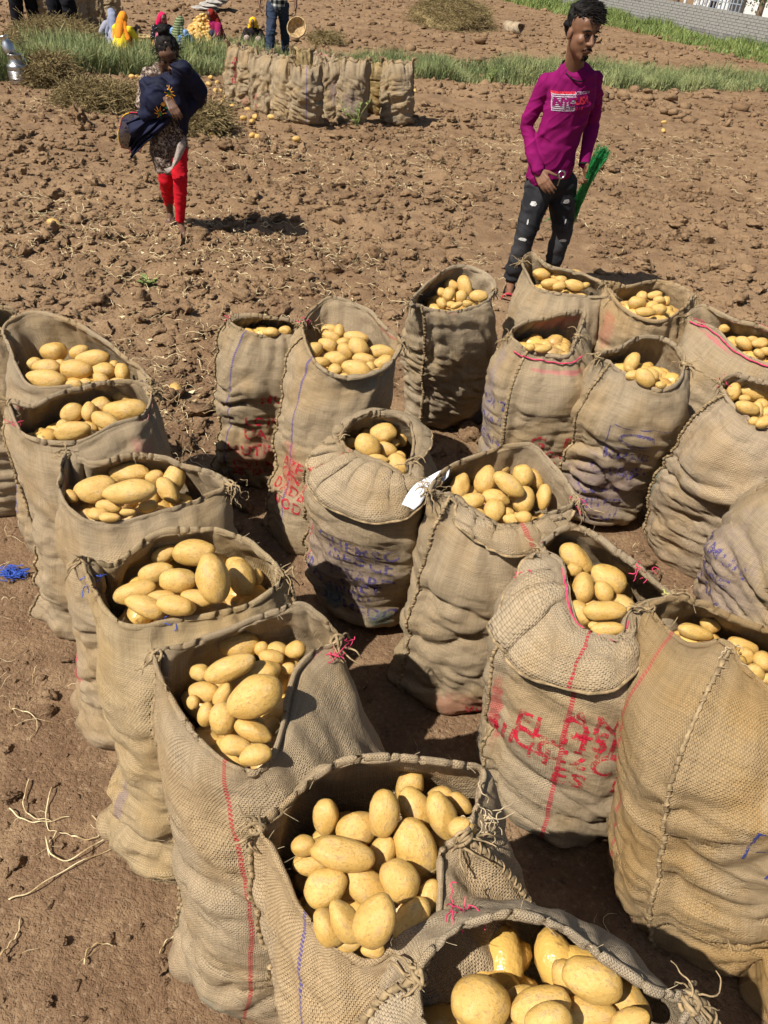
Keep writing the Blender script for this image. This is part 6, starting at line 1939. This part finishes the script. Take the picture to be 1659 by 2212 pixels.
gface = np.array([.22, -.80, -.62])
hp, at_g, Ag = head_prims(ghC, gface, np.array([0, -.6, .8]), .90, 1.0)
prim = hp + [cap(ghC - gface * .03, gnk, .045, .045)]
prim += chain([gnk, gch, gwa, gpe], [.05, .085, .075, .085])
prim += chain([gsR, geR, gwR], [.036, .030, .021]) + chain([gsL, geL, gwL], [.036, .030, .021])
prim += chain([ghR, gkR, gaR], [.06, .040, .026]) + chain([ghL, gkL, gaL], [.06, .040, .026])
prim += [cap(gnk, gsR, .04, .036), cap(gnk, gsL, .04, .036), cap(gpe, ghR, .075, .06), cap(gpe, ghL, .075, .06)]
prim += hand(gwR, gp(745, 800, -.24) - gwR, np.array([.3, -.8, .4]), np.array([1.0, 0, .4]), .45, .88)
prim += hand(gwL + np.array([0, .03, -.02]), gp(790, 400, -.20) - gwL, np.array([.5, -.8, .1]), np.array([-.6, -.4, .4]), .9, .7)
prim += foot(gaR, gtR, np.array([1.0, 0, 0]), .86) + foot(gaL, gtL, np.array([-1.0, 0, 0]), .86)
obj_from('body', remesh(prim, .0050, 3), M_SKIND, girl)
face_parts(girl, at_g, Ag, .9, False, True)
hv = remesh([ell(at_g(0, -.022, .062), np.array([.080, .094, .080]) * .92, Ag), ell(at_g(0, -.05, .02), np.array([.082, .062, .080]) * .92, Ag), ell(at_g(0, -.075, .150), np.array([.042, .042, .036]), Ag), ell(at_g(0, -.05, .12), np.array([.03, .03, .03]), Ag)], .006, 3)
hv = (hv[0] + hv[2] * (.006 * fbm(hv[0] * 45, 3))[:, None], hv[1])
ghair = obj_from('hair', hv, M_HAIR, girl)
tb = Tubes(); rs = random.Random(5)
for i in range(260):
    a = rs.uniform(0, 6.28)
    x, y = math.cos(a), math.sin(a)
    if y > .75: continue
    z = rs.uniform(-.06, .08)
    b = at_g(.074 * x, -.02 + .085 * y, z)
    pts = [b]
    for s_ in range(4):
        b = b + Ag.T @ np.array([x * .010 + rs.uniform(-.008, .008), y * .008 + rs.uniform(-.008, .008), rs.uniform(-.010, .004)])
        pts.append(b)
    tb.add(catmull(pts, 8), .0016, 3, .4)
q_ = tb.build('hair_strands', M_HAIR); q_.parent = ghair
# tunic
def tunic_material():
    t = NT('mottled_tunic')
    n = t.noise(t.obj(), 55, 4, .7, .6); n2 = t.noise(t.obj(), 9, 3)
    c = t.ramp(n, [(.40, (.030, .020, .017)), (.50, (.11, .075, .058)), (.57, (.46, .37, .30))])
    c = t.mix(t.rng(n2, .42, .62), c, t.mix(.68, c, (.055, .034, .026)))
    return t.set(c, .9, spec=.1)
M_TUNIC = tunic_material()
M_RED = cloth_material('red_leggings', (.50, .010, .020), .8)
tn = [cap(gch + np.array([0, 0, .07]), gch, .105, .115, ([0, 1, 0], .75)), cap(gch, gwa, .115, .105, ([0, 1, 0], .8)), cap(gnk - np.array([0, 0, .03]), gsR, .052, .052), cap(gnk - np.array([0, 0, .03]), gsL, .052, .052)]
tn += chain([gsR, (gsR + geR) / 2, geR], [.056, .054, .046]) + [cap(geR, geR * .6 + gwR * .4, .045, .036)] + chain([gsL, geL], [.052, .046])
# skirt: stacked ovals, flaring to the left
sk = [(675, 850, .105, .085), (688, 1000, .130, .10), (692, 1130, .142, .115), (682, 1260, .128, .115), (672, 1400, .095, .10)]
sc_ = [gp(a, b, .02) for a, b, _, _ in sk]
for i in range(len(sk) - 1):
    tn.append(cap(sc_[i], sc_[i + 1], sk[i][2], sk[i + 1][2], ([0, 1, 0], .78)))
T_ = remesh(tn, .0065, 4)
Vt = cloth_folds(T_[0], T_[2], .009, (14, 14, 5), 5, (.1, 0))
hz = gp(670, 1455, 0)[2]
kf = Vt[T_[1]][:, :, 2].mean(1) > hz
Vt[:, 2] = np.where(Vt[:, 2] < hz + .05, hz + .05 - (hz + .05 - Vt[:, 2]) * .8, Vt[:, 2])
tun = obj_from('tunic', (Vt, T_[1][kf]), M_TUNIC, girl)
so = tun.modifiers.new('s', 'SOLIDIFY'); so.thickness = .004; so.offset = -1
# tunic corner blown aside, pale underside
fl = np.array([gp(735, 1370, -.12), gp(790, 1330, -.12), gp(860, 1180, -.10), gp(850, 1080, -.08)])
fl2 = np.array([gp(645, 1395, -.10), gp(690, 1440, -.14), gp(740, 1300, -.13), gp(780, 1150, -.11)])
Qa, Qb = catmull(fl, 16), catmull(fl2, 16)
Gd = np.array([Qa * (1 - t_) + Qb * t_ + np.array([0, -.02 * math.sin(t_ * 3.14), 0]) for t_ in np.linspace(0, 1, 8)])
f_ = mesh_np('tunic_flap', Gd.reshape(-1, 3), grid_faces(16, 8, False), plain('pale_lining', (.30, .245, .21), .9, .3, 50)); child(f_, girl)
so = f_.modifiers.new('s', 'SOLIDIFY'); so.thickness = .003
lg = [cap(gpe, ghR, .085, .078), cap(gpe, ghL, .085, .080)] + chain([ghR, (ghR + gkR) / 2, gkR, gp(690, 1725, .16)], [.078, .068, .056, .040]) + chain([ghL, (ghL + gkL) / 2, gkL, gp(808, 1700, -.03), gp(806, 1895, -.015)], [.080, .070, .056, .046, .036])
Lg = remesh(lg, .0065, 4)
obj_from('leggings', (cloth_folds(Lg[0], Lg[2], .0055, (10, 10, 26), 9, (.3, 0)), Lg[1]), M_RED, girl)
# navy scarf
def scarf_material(name, col, sheer):
    t = NT(name)
    n = t.noise(t.obj(), 7, 3)
    c = t.mix(t.rng(n, .35, .65), tuple(x * .75 for x in col), tuple(x * 1.3 for x in col))
    t.set(c, .75, t.bump(t.noise(t.obj(), 300, 1), .2, .001), spec=.2)
    if sheer:
        tr = t.n('ShaderNodeBsdfTransparent'); mx = t.n('ShaderNodeMixShader')
        mx.inputs[0].default_value = 1 - sheer
        t.l(tr.outputs[0], mx.inputs[1]); t.l(t.b.outputs[0], mx.inputs[2]); t.l(mx.outputs[0], t.out.inputs[0])
    return t.m
M_NAVY = scarf_material('navy_scarf', (.0070, .0085, .026), 0)
M_SHEER = scarf_material('sheer_navy', (.014, .017, .042), .42)
sp = [ell(gp(575, 715, -.14), (.105, .085, .100)), cap(gp(470, 590, -.08), gp(470, 830, -.10), .045, .055), cap(gp(470, 560, -.06), gp(700, 530, -.10), .045, .055), cap(gp(500, 840, -.13), gp(760, 820, -.16), .045, .035),
      cap(gp(830, 415, -.20), gp(985, 610, -.12), .058, .066), cap(gp(985, 610, -.12), gp(990, 720, -.10), .062, .040), cap(gp(830, 410, -.21), gp(790, 600, -.14), .060, .080), cap(gp(790, 600, -.14), gp(820, 800, -.13), .085, .060),
      cap(gp(820, 800, -.13), gp(860, 1040, -.11), .058, .020), cap(gp(950, 720, -.10), gp(850, 840, -.12), .045, .045), cap(gp(690, 500, -.12), gp(800, 640, -.14), .045, .06), cap(gp(790, 380, -.20), gp(850, 400, -.22), .045, .045), ell(gp(790, 430, -.22), (.055, .045, .060))]
Sv = remesh(sp, .0065, 4)
Vn = cloth_folds(Sv[0], Sv[2], .016, (5, 5, 9), 2, (1.1, .2))
scf = obj_from('scarf', (Vn, Sv[1]), M_NAVY, girl)
# the end of the scarf blowing out to the left
A_ = catmull([gp(430, 850, -.12), gp(330, 845, -.08), gp(235, 860, -.04), gp(190, 950, -.02)], 24)
B_ = catmull([gp(760, 850, -.14), gp(640, 1000, -.12), gp(470, 1120, -.08), gp(330, 1262, -.02)], 24)
C_ = catmull([gp(190, 950, -.02), gp(195, 1060, .0), gp(225, 1190, .02), gp(290, 1262, .0), gp(330, 1262, -.02)], 18)
Gd = []
for i, t_ in enumerate(np.linspace(0, 1, 18)):
    row = A_ * (1 - t_) + B_ * t_
    row = row + np.linspace(0, 1, 24)[:, None] * (C_[i] - row[-1])
    sv = np.linspace(0, 1, 24)
    row[:, 1] += .045 * np.sin(t_ * 9 + sv * 2.0) * sv + .03 * np.sin(sv * 6 + t_ * 3)
    row[:, 2] += .012 * np.sin(t_ * 14 + sv * 5) * sv
    Gd.append(row)
Gd = np.array(Gd)
bl = mesh_np('scarf_end', Gd.reshape(-1, 3), grid_faces(24, 18, False), M_SHEER)
child(bl, girl)
so = bl.modifiers.new('s', 'SOLIDIFY'); so.thickness = .0015
# the doubled, gathered part of the blown end
def patch(t0, t1, s0, s1, name, dy, pl):
    tt_ = np.linspace(0, 1, 26); ss_ = np.linspace(0, 1, 30)
    G2 = np.zeros((26, 30, 3))
    for i_, a_ in enumerate(tt_):
        for j_, b_ in enumerate(ss_):
            sv = s0 + (s1 - s0) * b_
            tv = (t0[0] + (t0[1] - t0[0]) * b_) * (1 - a_) + (t1[0] + (t1[1] - t1[0]) * b_) * a_
            fi, fj = tv * 17, sv * 23
            i0_, j0_ = min(int(fi), 16), min(int(fj), 22)
            fa, fb = fi - i0_, fj - j0_
            G2[i_, j_] = (Gd[i0_, j0_] * (1 - fb) + Gd[i0_, j0_ + 1] * fb) * (1 - fa) + (Gd[i0_ + 1, j0_] * (1 - fb) + Gd[i0_ + 1, j0_ + 1] * fb) * fa
            G2[i_, j_] += np.array([0, dy - .016 * math.sin(a_ * pl + b_ * 2) , .006 * math.sin(a_ * pl * .7)])
    o_ = mesh_np(name, G2.reshape(-1, 3), grid_faces(30, 26, False), M_NAVY)
    child(o_, girl)
    q2 = o_.modifiers.new('s', 'SOLIDIFY'); q2.thickness = .003
patch((.30, .62), (1.0, .86), 0, .95, 'scarf_fold', -.022, 17)
patch((.12, .20), (.30, .62), 0, .62, 'scarf_fold', -.018, 9)
patch((.88, .80), (1.0, 1.0), .5, 1.0, 'scarf_fold', -.03, 11)
M_TRIMR = plain('red_trim', (.45, .02, .06), .8, .2); M_TRIMY = plain('yellow_trim', (.72, .42, .03), .8, .2); M_EMBG = plain('green_stitch', (.02, .22, .08), .8, .2); M_EMBO = plain('orange_stitch', (.75, .33, .03), .8, .2)
edge_ = np.concatenate([Gd[0, 2:], Gd[:, -1], Gd[-1, ::-1][:10]])
edge_ = resample(edge_, 60)
for a, b, m in ((0, 8, M_TRIMR), (8, 12, M_TRIMY), (12, 20, M_TRIMR), (20, 27, M_TRIMY), (27, 38, M_TRIMR), (38, 46, M_TRIMY), (46, 54, M_TRIMR), (54, 60, M_TRIMY)):
    tb = Tubes(); tb.add(edge_[a:b + 1], .0036, 5); child(tb.build('trim', m), girl)
nb_ = BVHTree.FromPolygons([tuple(v) for v in Vn], [tuple(f) for f in Sv[1]])
for (zx, zy, r_, ar) in ((560, 820, .042, 6.28), (655, 605, .045, 6.28), (615, 750, .032, 3.0), (995, 725, .034, 3.5), (830, 970, .03, 6.28)):
    pol = []
    for i in range(11):
        a = .2 + ar * i / 11
        c, s = math.cos(a), math.sin(a)
        w_ = .0030
        pol.append([(c * r_ * .35 - s * w_, s * r_ * .35 + c * w_), (c * r_ * .35 + s * w_, s * r_ * .35 - c * w_), (c * r_ + s * w_ * .6, s * r_ - c * w_ * .6), (c * r_ - s * w_ * .6, s * r_ + c * w_ * .6)])
    lay_on('embroidered_flower', shape_mesh(pol, .03), nb_, gp(zx, zy, -.30), (1, 0, 0), (0, .3, 1), .004, M_EMBO if zx != 830 else M_TRIMR, girl, .9)
    lay_on('embroidered_flower', shape_mesh([[(math.cos(a) * r_ * .3, math.sin(a) * r_ * .3) for a in np.linspace(0, 6.28, 9)[:-1]]], .03), nb_, gp(zx, zy, -.30), (1, 0, 0), (0, .3, 1), .005, M_EMBG, girl, .9)
tag(girl, 'barefoot girl in red leggings hiding her face in a navy scarf', 'person')

# ---------------- workers in the distance
def squat(px, py, s, face_a, cloth, legs, scarf, lab, tilt=.25, back=False):
    """a woman squatting at her work; face_a: heading in degrees (0 looks towards the camera)"""
    p = at(px, py); p[2] = gz(p[0], p[1])
    root = empty('person', tuple(p))
    a = R_(face_a)
    f = np.array([math.sin(a), -math.cos(a), 0]); l = np.array([math.cos(a), math.sin(a), 0]); u = np.array([0, 0, 1.0])
    def q(x, y, z): return p + (l * x + f * y + u * z) * s
    hd = q(0, .22, .80)
    pr, at2, A2 = head_prims(hd, f - u * .45, u + f * .4, s)
    hL, hR_ = q(.13, .52, .12), q(-.13, .52, .14)
    pr += [cap(hd, q(0, .12, .62), .05 * s, .05 * s)] + chain([q(0, .12, .62), q(0, .05, .4), q(0, -.08, .18)], [.08 * s, .11 * s, .12 * s])
    pr += chain([q(.19, .14, .58), q(.26, .30, .36), hL], [.045 * s, .038 * s, .028 * s]) + chain([q(-.19, .14, .58), q(-.26, .30, .36), hR_], [.045 * s, .038 * s, .028 * s])
    pr += hand(hL, f - u * .4, u + f * .3, -l, .5, s) + hand(hR_, f - u * .4, u + f * .3, l, .5, s)
    pr += foot(q(.14, .12, .09), q(.16, .28, .02), -l, s) + foot(q(-.14, .12, .09), q(-.16, .28, .02), l, s)
    obj_from('body', remesh(pr, .011 * s, 2), M_SKIND, root)
    cl = chain([q(0, .10, .60), q(0, .02, .38), q(0, -.10, .16)], [.15 * s, .19 * s, .22 * s]) + chain([q(.19, .10, .58), q(.30, .22, .40)], [.10 * s, .08 * s]) + chain([q(-.19, .10, .58), q(-.30, .22, .40)], [.10 * s, .08 * s])
    c_ = remesh(cl, .014 * s, 4)
    obj_from('blouse', (cloth_folds(c_[0], c_[2], .016 * s, (6, 6, 8), px, (.5, 0)), c_[1]), cloth, root)
    lgp = chain([q(.10, -.06, .16), q(.17, .30, .42), q(.14, .13, .10)], [.13 * s, .095 * s, .075 * s]) + chain([q(-.10, -.06, .16), q(-.17, .30, .42), q(-.14, .13, .10)], [.13 * s, .095 * s, .075 * s])
    c_ = remesh(lgp, .014 * s, 4)
    obj_from('trousers', (cloth_folds(c_[0], c_[2], .014 * s, (6, 6, 9), px + 5, (.3, 0)), c_[1]), legs, root)
    sc = [ell(q(0, .185, .845), np.array([.108, .118, .125]) * s, np.stack([l, f, u])), ell(q(0, .13, .80), np.array([.118, .105, .14]) * s, np.stack([l, f, u])), cap(q(0, .08, .78), q(0, -.07, .42), .115 * s, .12 * s), cap(q(.07, .08, .72), q(.19, .02, .40), .075 * s, .07 * s), cap(q(-.07, .08, .72), q(-.19, .02, .40), .075 * s, .07 * s)]
    c_ = remesh(sc, .011 * s, 4)
    obj_from('headscarf', (cloth_folds(c_[0], c_[2], .013 * s, (9, 9, 5), px + 9, (.2, 0)), c_[1]), scarf, root)
    return tag(root, lab, 'person')
def dots(name, base, dot, scale=38, thr=.30):
    t = NT(name)
    v = t.n('ShaderNodeTexVoronoi'); v.inputs['Scale'].default_value = scale; t.l(t.obj(), v.inputs['Vector'])
    return t.set(t.mix(t.rng(v.outputs['Distance'], thr + .06, thr - .06), base, dot), .9, spec=.1)
def stripes_(name, a, b, scale=60, vec=(0, 0, 1)):
    t = NT(name)
    w = t.n('ShaderNodeTexWave'); w.inputs['Scale'].default_value = scale; w.bands_direction = 'Z'; w.inputs['Distortion'].default_value = .6; t.l(t.obj(), w.inputs['Vector'])
    return t.set(t.mix(t.rng(w.outputs['Fac'], .4, .6), a, b), .9, spec=.1)
C_ = cloth_material
def sc_for(px, py, tx, ty): return float(np.clip(height_to(px, py, tx, ty) / .965, .6, 1.15))
for (px, py, tx, ty, fa, c1_, c2_, c3_, lab) in (
    (252, 108, 253, 19, -150, C_('grey_blouse', (.30, .30, .36)), C_('grey_skirt', (.2, .2, .25)), C_('grey_blue_veil', (.22, .24, .33)), 'woman in a grey-blue headscarf behind the one in orange'),
    (266, 122, 268, 27, 165, C_('yellow_blouse', (.78, .55, .03)), C_('orange_skirt', (.62, .20, .03)), C_('orange_veil', (.80, .26, .025)), 'woman in orange headscarf and yellow blouse sitting with her back turned'),
    (352, 114, 353, 24, 35, dots('black_dotted', (.012, .010, .014), (.6, .58, .58), 34, .2), stripes_('pink_striped', (.42, .05, .12), (.55, .18, .25)), C_('crimson_veil', (.60, .015, .09)), 'woman in a crimson headscarf and black dotted dress sorting potatoes'),
    (386, 122, 384, 38, 160, dots('blue_checked', (.13, .25, .48), (.55, .62, .70), 60, .3), C_('blue_skirt', (.13, .22, .40)), stripes_('green_striped_veil', (.05, .075, .03), (.24, .27, .15), 9), 'woman in a green striped headscarf and blue checked top, back turned'),
    (472, 116, 462, 27, -40, stripes_('magenta_striped', (.38, .02, .10), (.10, .01, .04), 22), C_('dark_blue_skirt', (.03, .03, .06)), dots('rust_patterned_veil', (.26, .025, .018), (.10, .012, .012), 30, .34), 'woman in a rust red headscarf bending over the potato heap'),
    (549, 122, 547, 43, 5, C_('black_dress', (.020, .014, .016)), C_('pale_pink_trousers', (.42, .30, .28)), C_('yellow_veil', (.78, .42, .02)), 'small figure in yellow headscarf and black dress squatting behind the tied sacks')):
    squat(px, py, sc_for(px, py, tx, ty), fa, c1_, c2_, c3_, lab)
def stand(px, py, s, face_a, shirt, trouser, lab, stride=.12, arms=.0, skin=M_SKIND, loose=1.0):
    p = at(px, py); p[2] = gz(p[0], p[1])
    root = empty('person', tuple(p))
    a = R_(face_a)
    f = np.array([math.sin(a), -math.cos(a), 0]); l = np.array([math.cos(a), math.sin(a), 0]); u = np.array([0, 0, 1.0])
    def q(x, y, z): return p + (l * x + f * y + u * z) * s
    hd = q(0, .05, 1.56)
    pr, at2, A2 = head_prims(hd, f - u * .25, u, s)
    kR_, kL_ = q(-.12, stride + .05, .48), q(.12, -stride + .04, .48)
    aR_, aL_ = q(-.14, stride * 1.8, .08), q(.14, -stride * 1.8, .08)
    eRr, eLl = q(-.29, .0, 1.12), q(.29, .0, 1.12)
    wRr, wLl = q(-.30, .12, .88), q(.30, .12, .86)
    pr += [cap(hd, q(0, 0, 1.40), .052 * s, .055 * s)] + chain([q(0, 0, 1.36), q(0, 0, 1.15), q(0, 0, .92)], [.10 * s, .11 * s, .11 * s])
    pr += chain([q(-.19, 0, 1.36), eRr, wRr], [.05 * s, .04 * s, .028 * s]) + chain([q(.19, 0, 1.36), eLl, wLl], [.05 * s, .04 * s, .028 * s]) + [cap(q(-.19, 0, 1.36), q(.19, 0, 1.36), .05 * s)]
    pr += chain([q(-.09, 0, .9), kR_, aR_], [.08 * s, .05 * s, .035 * s]) + chain([q(.09, 0, .9), kL_, aL_], [.08 * s, .05 * s, .035 * s])
    pr += hand(wRr, -u + f * .3, -l, f, .4, s) + hand(wLl, -u + f * .3, l, f, .5, s)
    pr += foot(aR_, q(-.15, stride * 1.8 + .18, .02), l, s) + foot(aL_, q(.15, -stride * 1.8 + .18, .02), -l, s)
    obj_from('body', remesh(pr, .010 * s, 2), skin, root)
    sh = chain([q(0, 0, 1.34), q(0, 0, 1.12), q(0, 0, .86)], [.145 * s, .15 * s, .15 * s]) + chain([q(-.18, 0, 1.37), q(-.26, 0, 1.16)], [.085 * s, .066 * s]) + chain([q(.18, 0, 1.37), q(.26, 0, 1.16)], [.085 * s, .066 * s]) + [cap(q(-.17, 0, 1.37), q(.17, 0, 1.37), .07 * s)]
    c_ = remesh(sh, .013 * s, 4)
    obj_from('shirt', (cloth_folds(c_[0], c_[2], .014 * s, (6, 6, 9), px, (.6, 0)), c_[1]), shirt, root)
    tr = [cap(q(0, 0, .92), q(0, 0, .84), .135 * s, .145 * s)] + chain([q(-.09, 0, .84), kR_, aR_ + u * .03], [.105 * s * loose, .082 * s * loose, .068 * s * loose]) + chain([q(.09, 0, .84), kL_, aL_ + u * .03], [.105 * s * loose, .082 * s * loose, .068 * s * loose])
    c_ = remesh(tr, .013 * s, 4)
    obj_from('trousers', (cloth_folds(c_[0], c_[2], .012 * s, (7, 7, 12), px + 3, (.4, 0)), c_[1]), trouser, root)
    hr = remesh([ell(hd + u * .07 * s - f * .02 * s, np.array([.078, .09, .075]) * s, np.stack([l, f, u]))], .011 * s, 2)
    obj_from('hair', hr, M_HAIR, root)
    return tag(root, lab, 'person'), q
def plaid():
    t = NT('plaid_shirt')
    sp = t.n('ShaderNodeSeparateXYZ'); t.l(t.obj(), sp.inputs[0])
    x = t.math('SINE', t.math('MULTIPLY', sp.outputs[0], 75)); z = t.math('SINE', t.math('MULTIPLY', sp.outputs[2], 75))
    m = t.math('ADD', t.rng(x, .1, .45), t.rng(z, .1, .45))
    return t.set(t.ramp(t.math('MULTIPLY', m, .5), [(.1, (.012, .013, .013)), (.5, (.15, .16, .15)), (.9, (.62, .62, .58))]), .9, spec=.1)
M_DENIM = cloth_material('dark_blue_denim', (.030, .042, .070), .85)
rt, q = stand(600, 138, .98, 10, plaid(), M_DENIM, 'man in a black and white plaid shirt standing behind the tied sacks', .14)
bp = q(.36, .16, .52)
basket((bp[0], bp[1], bp[2]), 20 / ppm(620, 138), .14, 'tilted cane basket beside the man in the plaid shirt', (R_(62), R_(-20), 0))
M_BLACKC = cloth_material('black_cloth', (.010, .010, .013), .9)
stand(60, 64, 1.05, 30, M_BLACKC, M_BLACKC, 'standing person in loose black trousers at the top left corner', .02, loose=1.45)
stand(146, 78, 1.05, -20, M_BLACKC, M_BLACKC, 'standing person in black between the sacks at the upper left', .03, loose=1.45)
if LOOSE_V:
    o = mesh_np('potatoes', np.concatenate(LOOSE_V), np.concatenate(LOOSE_F), M_POT)
    tag(o, 'smaller yellow potatoes filling the sacks and the distant heap', 'potatoes', kind='stuff')
